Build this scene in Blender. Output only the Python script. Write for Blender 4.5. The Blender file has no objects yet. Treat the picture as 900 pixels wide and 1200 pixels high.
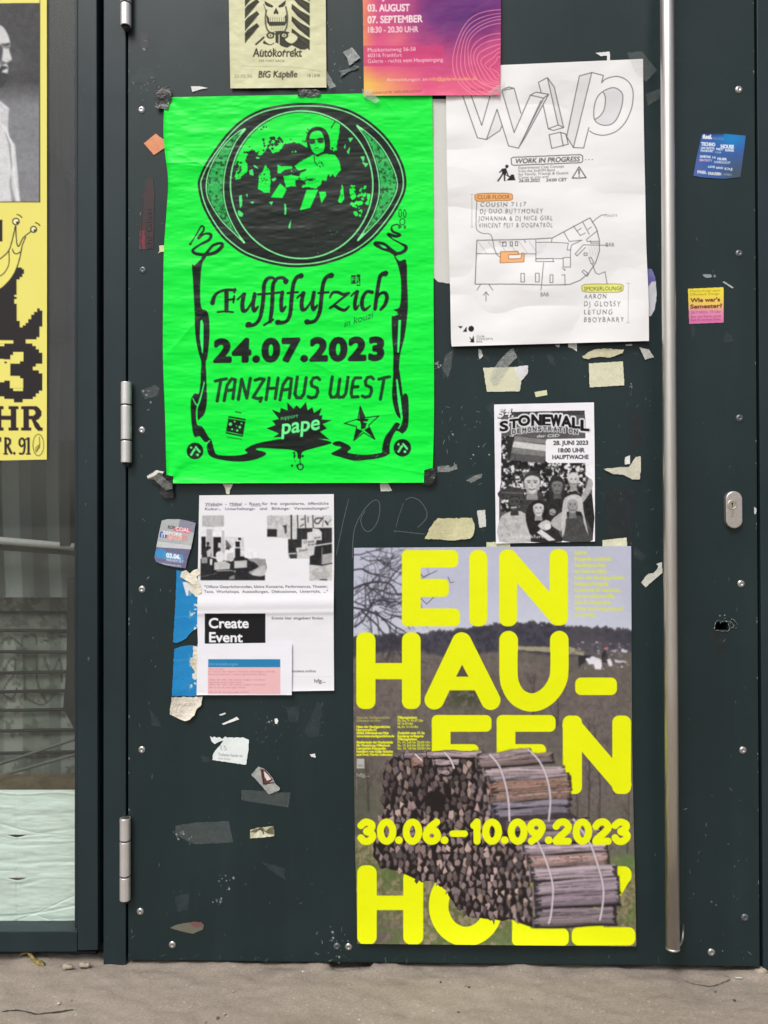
import bpy, bmesh, math, random
import numpy as np

# ------------------------------------------------------------------ camera, sky, sun, exposure
scene = bpy.context.scene
COL = scene.collection
F = 950.0                                   # focal length in photo pixels (photo 900 x 1200)
CAM = np.array([0.602, -1.734, 0.9535])
YAW, PITCH, ROLL = -0.0431, 0.0095, -0.0080
cy_, sy_ = math.cos(YAW), math.sin(YAW)
cp_, sp_ = math.cos(PITCH), math.sin(PITCH)
fw = np.array([sy_ * cp_, cy_ * cp_, sp_])
r0 = np.array([cy_, -sy_, 0.0])
u0 = np.cross(r0, fw)
cr_, sr_ = math.cos(ROLL), math.sin(ROLL)
RT = cr_ * r0 + sr_ * u0
UP = -sr_ * r0 + cr_ * u0

cam_d = bpy.data.cameras.new('camera')
cam = bpy.data.objects.new('camera', cam_d)
COL.objects.link(cam)
cam_d.sensor_fit = 'VERTICAL'
cam_d.sensor_height = 36
cam_d.lens = F / 1200 * 36
cam_d.clip_start = 0.02
cam_d.clip_end = 2000
from mathutils import Matrix, Vector
cam.matrix_world = Matrix(((RT[0], UP[0], -fw[0], CAM[0]), (RT[1], UP[1], -fw[1], CAM[1]),
                           (RT[2], UP[2], -fw[2], CAM[2]), (0, 0, 0, 1)))
scene.camera = cam

SUN_EL, SUN_AZ = math.radians(52), math.radians(205)
world = bpy.data.worlds.new('World')
scene.world = world
world.use_nodes = True
wn, wl = world.node_tree.nodes, world.node_tree.links
wn.clear()
w_out = wn.new('ShaderNodeOutputWorld')
w_bg = wn.new('ShaderNodeBackground')
w_hs = wn.new('ShaderNodeHueSaturation')
w_sky = wn.new('ShaderNodeTexSky')
w_sky.sky_type = 'NISHITA'
w_sky.sun_disc = False
w_sky.sun_elevation = SUN_EL
w_sky.sun_rotation = SUN_AZ
w_sky.dust_density = 4.0
w_sky.air_density = 1.0
w_hs.inputs['Saturation'].default_value = 0.28          # overcast: greyer than a clear sky
w_bg.inputs['Strength'].default_value = 0.11
wl.new(w_sky.outputs[0], w_hs.inputs['Color'])
wl.new(w_hs.outputs[0], w_bg.inputs['Color'])
wl.new(w_bg.outputs[0], w_out.inputs['Surface'])

sun_d = bpy.data.lights.new('sun', 'SUN')
sun_d.energy = 1.5
sun_d.angle = math.radians(20)
sun_d.color = (1.0, 0.97, 0.93)
sun = bpy.data.objects.new('sun', sun_d)
COL.objects.link(sun)
# towards the sun: high, in front of the door, a little to the left
sdir = Vector((math.sin(SUN_AZ) * math.cos(SUN_EL), math.cos(SUN_AZ) * math.cos(SUN_EL), math.sin(SUN_EL)))
sun.rotation_euler = sdir.to_track_quat('Z', 'Y').to_euler()

scene.view_settings.view_transform = 'Standard'
scene.view_settings.look = 'None'
scene.view_settings.gamma = 1.0
scene.view_settings.use_curve_mapping = False
scene.view_settings.exposure = 0.22

rng = np.random.default_rng(7)
random.seed(7)


# ------------------------------------------------------------------ helpers: measured points on real planes
def P(px, py, Y=0.0):
    """point of the vertical plane y=Y that the measured photo position (px,py) shows"""
    px = np.asarray(px, float); py = np.asarray(py, float); Y = np.asarray(Y, float)
    dx = fw[0] + (px - 450) / F * RT[0] - (py - 600) / F * UP[0]
    dy = fw[1] + (px - 450) / F * RT[1] - (py - 600) / F * UP[1]
    dz = fw[2] + (px - 450) / F * RT[2] - (py - 600) / F * UP[2]
    t = (Y - CAM[1]) / dy
    return np.stack([CAM[0] + t * dx, CAM[1] + t * dy, CAM[2] + t * dz], -1)


def GP(px, py, Z=0.0):
    d = fw + (px - 450) / F * RT - (py - 600) / F * UP
    t = (Z - CAM[2]) / d[2]
    return CAM + t * d


def lin(c):
    c = np.asarray(c, float) / 255.0
    return np.where(c <= 0.04045, c / 12.92, ((c + 0.055) / 1.055) ** 2.4)


def L4(c):
    a = lin(c)
    return (float(a[0]), float(a[1]), float(a[2]), 1.0)


def tag(o, label, cat=None, group=None, kind=None):
    if label: o['label'] = label
    if cat: o['category'] = cat
    if group: o['group'] = group
    if kind: o['kind'] = kind
    return o


def empty(name, loc=(0, 0, 0)):
    o = bpy.data.objects.new(name, None)
    o.empty_display_size = 0.05
    COL.objects.link(o)
    o.location = loc
    return o


def link_mesh(name, me, mats, parent=None):
    o = bpy.data.objects.new(name, me)
    COL.objects.link(o)
    for m in (mats if isinstance(mats, (list, tuple)) else [mats]):
        me.materials.append(m)
    if parent is not None:
        o.parent = parent
        o.matrix_parent_inverse = Matrix.Translation(-Vector(parent.location))
    return o


def bm_obj(name, bm, mats, parent=None, smooth=False):
    me = bpy.data.meshes.new(name)
    bmesh.ops.recalc_face_normals(bm, faces=bm.faces)
    bm.to_mesh(me); bm.free()
    if smooth:
        me.polygons.foreach_set('use_smooth', [True] * len(me.polygons))
    return link_mesh(name, me, mats, parent)


def add_box(bm, x0, x1, y0, y1, z0, z1, bevel=0.0):
    r = bmesh.ops.create_cube(bm, size=1.0)
    vs = r['verts']
    for v in vs:
        v.co = Vector((x0 + (v.co.x + .5) * (x1 - x0), y0 + (v.co.y + .5) * (y1 - y0), z0 + (v.co.z + .5) * (z1 - z0)))
    if bevel:
        es = list({e for v in vs for e in v.link_edges})
        bmesh.ops.bevel(bm, geom=es, offset=bevel, segments=2, affect='EDGES', profile=.5)


def add_prism(bm, quad, yf, depth, bevel=0.0):
    """four measured corners (TL,TR,BR,BL) on the plane y=yf, extruded straight back"""
    a = P([q[0] for q in quad], [q[1] for q in quad], yf)
    f = [bm.verts.new(p) for p in a]
    b = [bm.verts.new(p + np.array([0, depth, 0])) for p in a]
    n = len(f)
    fs = [bm.faces.new(f), bm.faces.new(b[::-1])]
    for i in range(n):
        j = (i + 1) % n
        fs.append(bm.faces.new((f[j], f[i], b[i], b[j])))
    if bevel:
        es = list({e for v in f for e in v.link_edges})
        bmesh.ops.bevel(bm, geom=es, offset=bevel, segments=2, affect='EDGES', profile=.5)


def add_tube(bm, pts, rad, seg=24, caps=True):
    pts = [Vector(p) for p in pts]
    rad = rad if isinstance(rad, (list, tuple)) else [rad] * len(pts)
    rings = []
    for i, p in enumerate(pts):
        t = (pts[min(i + 1, len(pts) - 1)] - pts[max(i - 1, 0)]).normalized()
        a = t.cross(Vector((0, 1, 0)))
        if a.length < 1e-4: a = t.cross(Vector((1, 0, 0)))
        a.normalize(); b = t.cross(a).normalized()
        rings.append([bm.verts.new(p + (a * math.cos(2 * math.pi * k / seg) + b * math.sin(2 * math.pi * k / seg)) * rad[i]) for k in range(seg)])
    for i in range(len(rings) - 1):
        for k in range(seg):
            bm.faces.new((rings[i][k], rings[i][(k + 1) % seg], rings[i + 1][(k + 1) % seg], rings[i + 1][k]))
    if caps:
        bm.faces.new(rings[0][::-1]); bm.faces.new(rings[-1])


# ------------------------------------------------------------------ materials
def new_mat(name):
    m = bpy.data.materials.new(name)
    m.use_nodes = True
    nt = m.node_tree
    b = nt.nodes['Principled BSDF']
    return m, nt, b


def N(nt, typ, **kw):
    n = nt.nodes.new(typ)
    for k, v in kw.items():
        if k in n.inputs: n.inputs[k].default_value = v
        else: setattr(n, k, v)
    return n


def ramp(nt, src, stops):
    r = nt.nodes.new('ShaderNodeValToRGB')
    e = r.color_ramp.elements
    while len(e) < len(stops): e.new(0.5)
    for i, (p, c) in enumerate(stops):
        e[i].position = p; e[i].color = c
    nt.links.new(src, r.inputs[0])
    return r


def g4(v): return (v, v, v, 1)


def noise(nt, scale, detail=6, rough=.6, mapping=None):
    tc = nt.nodes.new('ShaderNodeTexCoord')
    n = nt.nodes.new('ShaderNodeTexNoise')
    n.inputs['Scale'].default_value = scale
    n.inputs['Detail'].default_value = detail
    n.inputs['Roughness'].default_value = rough
    if mapping:
        mp = nt.nodes.new('ShaderNodeMapping')
        mp.inputs['Scale'].default_value = mapping
        nt.links.new(tc.outputs['Object'], mp.inputs[0]); nt.links.new(mp.outputs[0], n.inputs['Vector'])
    else:
        nt.links.new(tc.outputs['Object'], n.inputs['Vector'])
    return n


def bump(nt, b, src, strength, dist):
    bp = nt.nodes.new('ShaderNodeBump')
    bp.inputs['Strength'].default_value = strength
    bp.inputs['Distance'].default_value = dist
    nt.links.new(src, bp.inputs['Height'])
    nt.links.new(bp.outputs[0], b.inputs['Normal'])


def mixc(nt, fac, a, b_):
    m = nt.nodes.new('ShaderNodeMix'); m.data_type = 'RGBA'
    for sock, v in ((0, fac), (6, a), (7, b_)):
        if hasattr(v, 'default_value') or hasattr(v, 'is_linked'):
            nt.links.new(v, m.inputs[sock])
        else:
            m.inputs[sock].default_value = v
    return m.outputs[2]


def paint_mat(name, c, rough=.36, chips=True):
    m, nt, b = new_mat(name)
    c = np.array(c)
    n1 = noise(nt, 2.2, 8, .65)
    r1 = ramp(nt, n1.outputs[0], [(.3, (*(c * .82), 1)), (.72, (*(c * 1.15), 1))])
    # rain streaks and hand grease: long vertical wear
    n2 = noise(nt, 9, 6, .7, (1.0, 1.0, .12))
    r2 = ramp(nt, n2.outputs[0], [(.5, g4(0)), (.78, g4(.35))])
    c1 = mixc(nt, r2.outputs[0], r1.outputs[0], (*(c * 1.5 + .004), 1))
    col = c1
    if chips:
        n3 = noise(nt, 70, 3, .55, (1.0, 1.0, .45))
        r3 = ramp(nt, n3.outputs[0], [(.735, g4(0)), (.76, g4(.55))])
        col = mixc(nt, r3.outputs[0], c1, (.16, .18, .18, 1))
        n5 = noise(nt, 300, 2, .5)
        r5 = ramp(nt, n5.outputs[0], [(.75, g4(0)), (.8, g4(.35))])
        col = mixc(nt, r5.outputs[0], col, (.2, .21, .2, 1))
    nt.links.new(col, b.inputs['Base Color'])
    n4 = noise(nt, 5, 6, .7)
    r4 = ramp(nt, n4.outputs[0], [(.3, g4(rough - .1)), (.75, g4(rough + .14))])
    nt.links.new(r4.outputs[0], b.inputs['Roughness'])
    nb = noise(nt, 260, 3, .5)
    bump(nt, b, nb.outputs[0], .12, .0008)
    b.inputs['Specular IOR Level'].default_value = .32
    return m


def paper_mat(name, rough=.55, spec=.4, coat=0.0):
    m, nt, b = new_mat(name)
    a = nt.nodes.new('ShaderNodeAttribute'); a.attribute_name = 'Col'
    nt.links.new(a.outputs['Color'], b.inputs['Base Color'])
    b.inputs['Roughness'].default_value = rough
    b.inputs['Specular IOR Level'].default_value = spec
    if coat:
        b.inputs['Coat Weight'].default_value = coat
        b.inputs['Coat Roughness'].default_value = .25
    nb = noise(nt, 420, 3, .6)
    bump(nt, b, nb.outputs[0], .1, .0006)
    return m


def plain_mat(name, c, rough=.5, metal=0.0, spec=.5, nscale=40, var=.15, bmp=.0):
    m, nt, b = new_mat(name)
    c = np.array(c)
    n1 = noise(nt, nscale, 6, .65)
    r1 = ramp(nt, n1.outputs[0], [(.3, (*(c * (1 - var)), 1)), (.7, (*np.minimum(c * (1 + var), 1), 1))])
    nt.links.new(r1.outputs[0], b.inputs['Base Color'])
    b.inputs['Roughness'].default_value = rough
    b.inputs['Metallic'].default_value = metal
    b.inputs['Specular IOR Level'].default_value = spec
    if bmp:
        bump(nt, b, n1.outputs[0], .4, bmp)
    return m


def tape_mat(name, c, alpha, rough=.25):
    m, nt, b = new_mat(name)
    b.inputs['Base Color'].default_value = (*c, 1)
    b.inputs['Roughness'].default_value = rough
    n1 = noise(nt, 130, 5, .7)
    r1 = ramp(nt, n1.outputs[0], [(.3, g4(alpha * .6)), (.7, g4(min(1, alpha * 1.5)))])
    nt.links.new(r1.outputs[0], b.inputs['Alpha'])
    bump(nt, b, n1.outputs[0], .3, .001)
    return m


M_DOOR = paint_mat('door_paint', (.0130, .0265, .0285))
M_FRAME = paint_mat('frame_paint', (.0165, .030, .0355))
M_DARK = plain_mat('dark_rubber', (.008, .01, .01), .8)
M_PAPER = paper_mat('matte_paper', .65, .2)
M_GLOSSY = paper_mat('coated_paper', .5, .25)
M_NEON = paper_mat('neon_paper', .36, .22)
M_STICK = paper_mat('vinyl_sticker', .4, .3)
M_TAPE = tape_mat('clear_tape', (.40, .43, .42), .12)
M_TAPE2 = tape_mat('clear_tape_dense', (.55, .58, .55), .34)
M_BTAPE = plain_mat('black_tape', (.012, .013, .013), .38, 0, .5, 90, .3, .002)
M_SCUFF = plain_mat('bare_scuff', (.22, .25, .24), .7, 0, .3, 300, .4)
M_CHALK = plain_mat('chalk_line', (.10, .125, .12), .8, 0, .2, 300, .3)
M_RESID = plain_mat('glue_residue', (.026, .040, .044), .5, 0, .3, 60, .25)
M_RESID2 = plain_mat('dark_residue', (.014, .020, .022), .35, 0, .4, 60, .3)
M_ALU = plain_mat('hinge_aluminium', (.80, .79, .78), .42, .75, .5, 60, .05)
M_RIVET = plain_mat('rivet_steel', (.50, .50, .50), .3, .9, .5, 200, .2)
M_DRIV = plain_mat('rivet_dull', (.14, .15, .16), .35, .6, .5, 200, .3)


def steel_mat():
    m, nt, b = new_mat('brushed_steel')
    n1 = noise(nt, 900, 4, .6, (1, 1, .02))
    r1 = ramp(nt, n1.outputs[0], [(.3, (.60, .57, .53, 1)), (.7, (.72, .685, .645, 1))])
    n2 = noise(nt, 6, 6, .7)
    c = mixc(nt, ramp(nt, n2.outputs[0], [(.45, g4(0)), (.8, g4(.3))]).outputs[0], r1.outputs[0], (.47, .43, .39, 1))
    nt.links.new(c, b.inputs['Base Color'])
    b.inputs['Metallic'].default_value = 1
    b.inputs['Roughness'].default_value = .4
    bump(nt, b, n1.outputs[0], .15, .0004)
    return m


M_STEEL = steel_mat()


def glass_mat():
    m = bpy.data.materials.new('window_glass'); m.use_nodes = True
    nt = m.node_tree; nt.nodes.clear()
    o = nt.nodes.new('ShaderNodeOutputMaterial')
    t = N(nt, 'ShaderNodeBsdfTransparent'); t.inputs[0].default_value = (.96, .975, .965, 1)
    g = N(nt, 'ShaderNodeBsdfGlossy'); g.inputs['Roughness'].default_value = .03
    lw = N(nt, 'ShaderNodeLayerWeight'); lw.inputs[0].default_value = .5       # Schlick reflectance, the same from both faces
    pw = N(nt, 'ShaderNodeMath'); pw.operation = 'POWER'; pw.inputs[1].default_value = 5
    f = N(nt, 'ShaderNodeMath'); f.operation = 'MULTIPLY_ADD'; f.inputs[1].default_value = .96; f.inputs[2].default_value = .04
    nt.links.new(lw.outputs['Facing'], pw.inputs[0]); nt.links.new(pw.outputs[0], f.inputs[0])
    mx = nt.nodes.new('ShaderNodeMixShader')
    nt.links.new(f.outputs[0], mx.inputs[0]); nt.links.new(t.outputs[0], mx.inputs[1]); nt.links.new(g.outputs[0], mx.inputs[2])
    # thin film of dust
    d = N(nt, 'ShaderNodeBsdfDiffuse'); d.inputs[0].default_value = (.35, .37, .33, 1)
    n = noise(nt, 5, 8, .7)
    r = ramp(nt, n.outputs[0], [(.3, g4(.008)), (.8, g4(.045))])
    m2 = nt.nodes.new('ShaderNodeMixShader')
    nt.links.new(r.outputs[0], m2.inputs[0]); nt.links.new(mx.outputs[0], m2.inputs[1]); nt.links.new(d.outputs[0], m2.inputs[2])
    nt.links.new(m2.outputs[0], o.inputs[0])
    return m


M_GLASS = glass_mat()


def ground_mat():
    m, nt, b = new_mat('worn_concrete')
    big = noise(nt, 2.2, 6, .5)
    c0 = ramp(nt, big.outputs[0], [(.3, (0.250, 0.209, 0.169, 1)), (.55, (0.343, 0.290, 0.240, 1)), (.8, (0.435, 0.369, 0.305, 1))])
    fine = noise(nt, 190, 6, .8)
    f1 = ramp(nt, fine.outputs[0], [(.36, g4(0)), (.62, g4(1))])
    c1 = mixc(nt, f1.outputs[0], (0.232, 0.199, 0.166, 1), (0.427, 0.365, 0.305, 1))
    c2 = mixc(nt, .62, c0.outputs[0], c1)
    vo = nt.nodes.new('ShaderNodeTexVoronoi'); vo.inputs['Scale'].default_value = 95
    tc = nt.nodes.new('ShaderNodeTexCoord'); nt.links.new(tc.outputs['Object'], vo.inputs['Vector'])
    wn_ = nt.nodes.new('ShaderNodeTexWhiteNoise'); nt.links.new(vo.outputs['Color'], wn_.inputs['Vector'])
    spk = nt.nodes.new('ShaderNodeMath'); spk.operation = 'GREATER_THAN'; spk.inputs[1].default_value = .9
    nt.links.new(wn_.outputs['Value'], spk.inputs[0])
    dst = nt.nodes.new('ShaderNodeMath'); dst.operation = 'LESS_THAN'; dst.inputs[1].default_value = .26
    nt.links.new(vo.outputs['Distance'], dst.inputs[0])
    mul = nt.nodes.new('ShaderNodeMath'); mul.operation = 'MULTIPLY'
    nt.links.new(spk.outputs[0], mul.inputs[0]); nt.links.new(dst.outputs[0], mul.inputs[1])
    m2 = nt.nodes.new('ShaderNodeMath'); m2.operation = 'MULTIPLY'; m2.inputs[1].default_value = .35
    nt.links.new(mul.outputs[0], m2.inputs[0])
    c3 = mixc(nt, m2.outputs[0], c2, (0.547, 0.539, 0.491, 1))
    pit = noise(nt, 45, 3, .6)
    pr = ramp(nt, pit.outputs[0], [(.22, g4(.7)), (.27, g4(0))])
    c4 = mixc(nt, pr.outputs[0], c3, (0.130, 0.112, 0.095, 1))
    st = noise(nt, 5, 5, .6, (1, 2.2, 1))
    sr = ramp(nt, st.outputs[0], [(.6, g4(0)), (.68, g4(.45))])
    c5 = mixc(nt, sr.outputs[0], c4, (0.185, 0.157, 0.132, 1))
    nt.links.new(c5, b.inputs['Base Color'])
    b.inputs['Roughness'].default_value = .9
    b.inputs['Specular IOR Level'].default_value = .2
    bump(nt, b, fine.outputs[0], .5, .004)
    return m


M_GROUND = ground_mat()


# ------------------------------------------------------------------ drawing engine: prints are drawn in code and stored as mesh colours
def smooth(pts, n=6, closed=False):
    p = np.asarray(pts, float)
    m = len(p)
    out = []
    rngi = range(m) if closed else range(m - 1)
    for i in rngi:
        a, b = p[i], p[(i + 1) % m]
        a0 = p[i - 1] if (closed or i > 0) else a
        b1 = p[(i + 2) % m] if (closed or i + 2 < m) else b
        for k in range(n):
            t = k / n
            out.append(.5 * (2 * a + (b - a0) * t + (2 * a0 - 5 * a + 4 * b - b1) * t * t + (3 * a - a0 - 3 * b + b1) * t ** 3))
    if not closed: out.append(p[-1])
    return np.array(out)


_tc = {}


def glyph_edges(s, sp=1.):
    key = (s, sp)
    if key in _tc: return _tc[key]
    cu = bpy.data.curves.new('lettering', 'FONT')
    cu.body = s; cu.size = 1.0; cu.space_character = sp; cu.resolution_u = 4
    ob = bpy.data.objects.new('lettering', cu)
    COL.objects.link(ob)
    dg = bpy.context.evaluated_depsgraph_get()
    me = bpy.data.meshes.new_from_object(ob.evaluated_get(dg))
    nv = len(me.vertices)
    co = np.zeros(nv * 3); me.vertices.foreach_get('co', co); co = co.reshape(-1, 3)
    E = {}
    for p in me.polygons:
        v = list(p.vertices)
        for i in range(len(v)):
            E[(v[i], v[(i + 1) % len(v)])] = 1
    ed = [(a, b) for (a, b) in E if (b, a) not in E]
    r = np.array([[co[a][0], co[a][1], co[b][0], co[b][1]] for a, b in ed]) if ed else np.zeros((0, 4))
    bpy.data.objects.remove(ob); bpy.data.curves.remove(cu); bpy.data.meshes.remove(me)
    _tc[key] = r
    return r


CAPH = None


class Art:
    def __init__(s, x0, y0, x1, y1, base, r=1.8):
        s.x0, s.y0, s.r = x0, y0, r
        s.w = int(math.ceil((x1 - x0) * r)) + 1
        s.h = int(math.ceil((y1 - y0) * r)) + 1
        s.a = np.zeros((s.h, s.w, 3)); s.a[:] = np.array(base) / 255.

    def clip(s, x0, y0, x1, y1):
        s.cl = (x0, y0, x1, y1)

    def T(s, p):
        p = np.asarray(p, float).copy()
        p[..., 0] = (p[..., 0] - s.x0) * s.r; p[..., 1] = (p[..., 1] - s.y0) * s.r
        return p

    def comp(s, ix, iy, cov, c, a):
        h, w = cov.shape
        X0, Y0 = max(ix, 0), max(iy, 0); X1, Y1 = min(ix + w, s.w), min(iy + h, s.h)
        if X1 <= X0 or Y1 <= Y0: return
        k = (cov[Y0 - iy:Y1 - iy, X0 - ix:X1 - ix] * a)[..., None]
        s.a[Y0:Y1, X0:X1] = s.a[Y0:Y1, X0:X1] * (1 - k) + np.array(c) / 255. * k

    def cover(s, E):
        SS = 4
        E = E[np.abs(E[:, 1] - E[:, 3]) > 1e-9]
        if len(E) == 0: return None
        ix = int(math.floor(min(E[:, 0].min(), E[:, 2].min()))) - 1; iy = int(math.floor(min(E[:, 1].min(), E[:, 3].min())))
        w = int(math.ceil(max(E[:, 0].max(), E[:, 2].max()))) - ix + 3
        h = int(math.ceil(max(E[:, 1].max(), E[:, 3].max()))) - iy + 1
        if w > 4000 or h > 4000: return None
        sgn = np.where(E[:, 3] > E[:, 1], 1., -1.)
        lo = np.minimum(E[:, 1], E[:, 3]); hi = np.maximum(E[:, 1], E[:, 3])
        k0 = np.ceil((lo - iy) * SS - .5).astype(int); k1 = np.ceil((hi - iy) * SS - .5).astype(int)
        cnt = np.maximum(k1 - k0, 0)
        if cnt.sum() == 0: return None
        idx = np.repeat(np.arange(len(E)), cnt)
        off = np.arange(cnt.sum()) - np.repeat(np.cumsum(cnt) - cnt, cnt)
        row = k0[idx] + off
        yy = iy + (row + .5) / SS
        e = E[idx]
        x = e[:, 0] + (yy - e[:, 1]) / (e[:, 3] - e[:, 1]) * (e[:, 2] - e[:, 0]) - ix
        D = np.zeros((h * SS, w + 2))
        fx = np.floor(x).astype(int); fr = x - fx
        row = np.clip(row, 0, h * SS - 1); fx = np.clip(fx, 0, w)
        np.add.at(D, (row, fx), sgn[idx] * (1 - fr)); np.add.at(D, (row, fx + 1), sgn[idx] * fr)
        C = np.clip(np.abs(np.cumsum(D, 1)), 0, 1)[:, :w]
        return ix, iy, C.reshape(h, SS, w).mean(1)

    def edges(s, E, c, a=1.):
        r = s.cover(E)
        if r: s.comp(r[0], r[1], r[2], c, a)

    def poly(s, pts, c, a=1., sm=0):
        if sm: pts = smooth(pts, sm, True)
        p = s.T(pts)
        s.edges(np.hstack([p, np.roll(p, -1, 0)]), c, a)

    def rect(s, x0, y0, x1, y1, c, a=1.):
        s.poly([(x0, y0), (x1, y0), (x1, y1), (x0, y1)], c, a)

    def ell(s, cx, cy, rx, ry, c, a=1., rot=0, n=40):
        t = np.linspace(0, 2 * np.pi, n, endpoint=False)
        x, y = rx * np.cos(t), ry * np.sin(t)
        s.poly(np.stack([cx + x * math.cos(rot) - y * math.sin(rot), cy + x * math.sin(rot) + y * math.cos(rot)], 1), c, a)

    def line(s, pts, w, c, a=1., sm=0, closed=False):
        if sm: pts = smooth(pts, sm, closed)
        p = s.T(pts)
        if closed: p = np.vstack([p, p[:1]])
        n = len(p)
        ws = np.interp(np.linspace(0, 1, n), np.linspace(0, 1, len(w)), w) if isinstance(w, (list, tuple)) else np.full(n, float(w))
        ws = ws * s.r / 2
        pad = ws.max() + 2
        ix, iy = int(math.floor(p[:, 0].min() - pad)), int(math.floor(p[:, 1].min() - pad))
        W = int(math.ceil(p[:, 0].max() + pad)) - ix + 1; H = int(math.ceil(p[:, 1].max() + pad)) - iy + 1
        if W > 4000 or H > 4000: return
        m = np.zeros((H, W))
        for i in range(n - 1):
            ax, ay = p[i] - (ix, iy); bx, by = p[i + 1] - (ix, iy)
            q = max(ws[i], ws[i + 1]) + 1.5
            X0, X1 = max(int(min(ax, bx) - q), 0), min(int(max(ax, bx) + q) + 2, W)
            Y0, Y1 = max(int(min(ay, by) - q), 0), min(int(max(ay, by) + q) + 2, H)
            gx = np.arange(X0, X1)[None, :] + .5; gy = np.arange(Y0, Y1)[:, None] + .5
            dx, dy = bx - ax, by - ay
            l2 = dx * dx + dy * dy + 1e-9
            t = np.clip(((gx - ax) * dx + (gy - ay) * dy) / l2, 0, 1)
            d = np.hypot(gx - ax - t * dx, gy - ay - t * dy)
            hw = ws[i] + (ws[i + 1] - ws[i]) * t
            # a line thinner than a cell keeps its weight by getting paler
            al = np.clip(hw - d + .5, 0, 1) * np.clip(2 * hw, 0, 1)
            m[Y0:Y1, X0:X1] = np.maximum(m[Y0:Y1, X0:X1], al)
        s.comp(ix, iy, m, c, a)

    def text(s, t, x0, x1, yb, h, c, bold=0., shear=0., dy=0., a=1., jit=0., sp=1.):
        global CAPH
        if CAPH is None:
            e = glyph_edges('H'); CAPH = e[:, 1].max() - min(0, e[:, 1].min())
        E = glyph_edges(t, sp).copy()
        if len(E) == 0: return
        mn = min(E[:, 0].min(), E[:, 2].min()); mx = max(E[:, 0].max(), E[:, 2].max())
        q = E.reshape(-1, 2, 2)
        sy = h / CAPH
        sx = (x1 - x0) / (mx - mn)
        X = (q[..., 0] - mn) * sx + x0
        Yv = q[..., 1] * sy
        X = X + Yv * shear
        Y = yb - Yv + (X - x0) * dy
        if jit:
            Y = Y + jit * np.sin(X * .9 + len(t)) + jit * .6 * np.sin(X * 2.3); X = X + jit * .5 * np.sin(Y * 1.7 + X * .31)
        p = s.T(np.stack([X, Y], -1)).reshape(-1, 4)
        r = s.cover(p)
        if r is None: return
        ix, iy, cov = r
        w_ = bold * sy * s.r                       # heavier weights: the outline is thickened
        if w_ > .15:
            pd = int(w_) + 2
            m = np.pad(cov, pd); ix -= pd; iy -= pd
            H, W = m.shape
            for ax, ay, bx, by in p - np.array([ix, iy, ix, iy]):
                q = w_ + 1.5
                X0, X1 = max(int(min(ax, bx) - q), 0), min(int(max(ax, bx) + q) + 2, W)
                Y0, Y1 = max(int(min(ay, by) - q), 0), min(int(max(ay, by) + q) + 2, H)
                if X1 <= X0 or Y1 <= Y0: continue
                gx_ = np.arange(X0, X1)[None, :] + .5; gy_ = np.arange(Y0, Y1)[:, None] + .5
                dx, dy_ = bx - ax, by - ay
                tt = np.clip(((gx_ - ax) * dx + (gy_ - ay) * dy_) / (dx * dx + dy_ * dy_ + 1e-9), 0, 1)
                d = np.hypot(gx_ - ax - tt * dx, gy_ - ay - tt * dy_)
                m[Y0:Y1, X0:X1] = np.maximum(m[Y0:Y1, X0:X1], np.clip(w_ - d + .5, 0, 1))
            cov = m
        s.comp(ix, iy, cov, c, a)

    def blur(s, mask, rad, grain=0., seed=0):
        """printed photographs are soft: average inside the mask, then add print grain"""
        k = max(int(round(rad * s.r)), 1); a = s.a
        for _ in range(2):
            for ax in (0, 1):
                p = np.pad(a, [(k, k) if i == ax else (0, 0) for i in range(3)], mode='edge')
                c = np.cumsum(p, ax); c = np.concatenate([np.zeros_like(np.take(c, [0], ax)), c], ax)
                n = 2 * k + 1
                a = (np.take(c, range(n, c.shape[ax]), ax) - np.take(c, range(0, c.shape[ax] - n), ax)) / n
        if grain:
            a = a + ((fbm(s.h, s.w, 2.2, 2, seed) - .5) * grain)[..., None] + ((fbm(s.h, s.w, 9, 3, seed + 1) - .5) * grain)[..., None]
        m = np.clip(mask, 0, 1)[..., None]
        s.a = np.clip(s.a * (1 - m) + a * m, 0, 1)

    def region(s, x0, y0, x1, y1):
        X0, Y0 = max(int((x0 - s.x0) * s.r), 0), max(int((y0 - s.y0) * s.r), 0)
        return slice(Y0, min(int((y1 - s.y0) * s.r) + 1, s.h)), slice(X0, min(int((x1 - s.x0) * s.r) + 1, s.w))

    def tint(s, mask, c, a=1.):
        k = (np.clip(mask, 0, 1) * a)[..., None]
        s.a = s.a * (1 - k) + np.array(c) / 255. * k

    def mask_poly(s, pts, sm=0):
        if sm: pts = smooth(pts, sm, True)
        p = s.T(pts); r = s.cover(np.hstack([p, np.roll(p, -1, 0)]))
        m = np.zeros((s.h, s.w))
        if r is None: return m
        ix, iy, cov = r; h, w = cov.shape
        X0, Y0 = max(ix, 0), max(iy, 0); X1, Y1 = min(ix + w, s.w), min(iy + h, s.h)
        if X1 > X0 and Y1 > Y0: m[Y0:Y1, X0:X1] = cov[Y0 - iy:Y1 - iy, X0 - ix:X1 - ix]
        return m

    def xy(s):
        return np.meshgrid(s.x0 + (np.arange(s.w) + .5) / s.r, s.y0 + (np.arange(s.h) + .5) / s.r)

    def noise(s, px, oct=4, seed=0, asp=1.):
        return fbm(s.h, s.w, px * s.r, oct, seed, asp)

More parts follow.
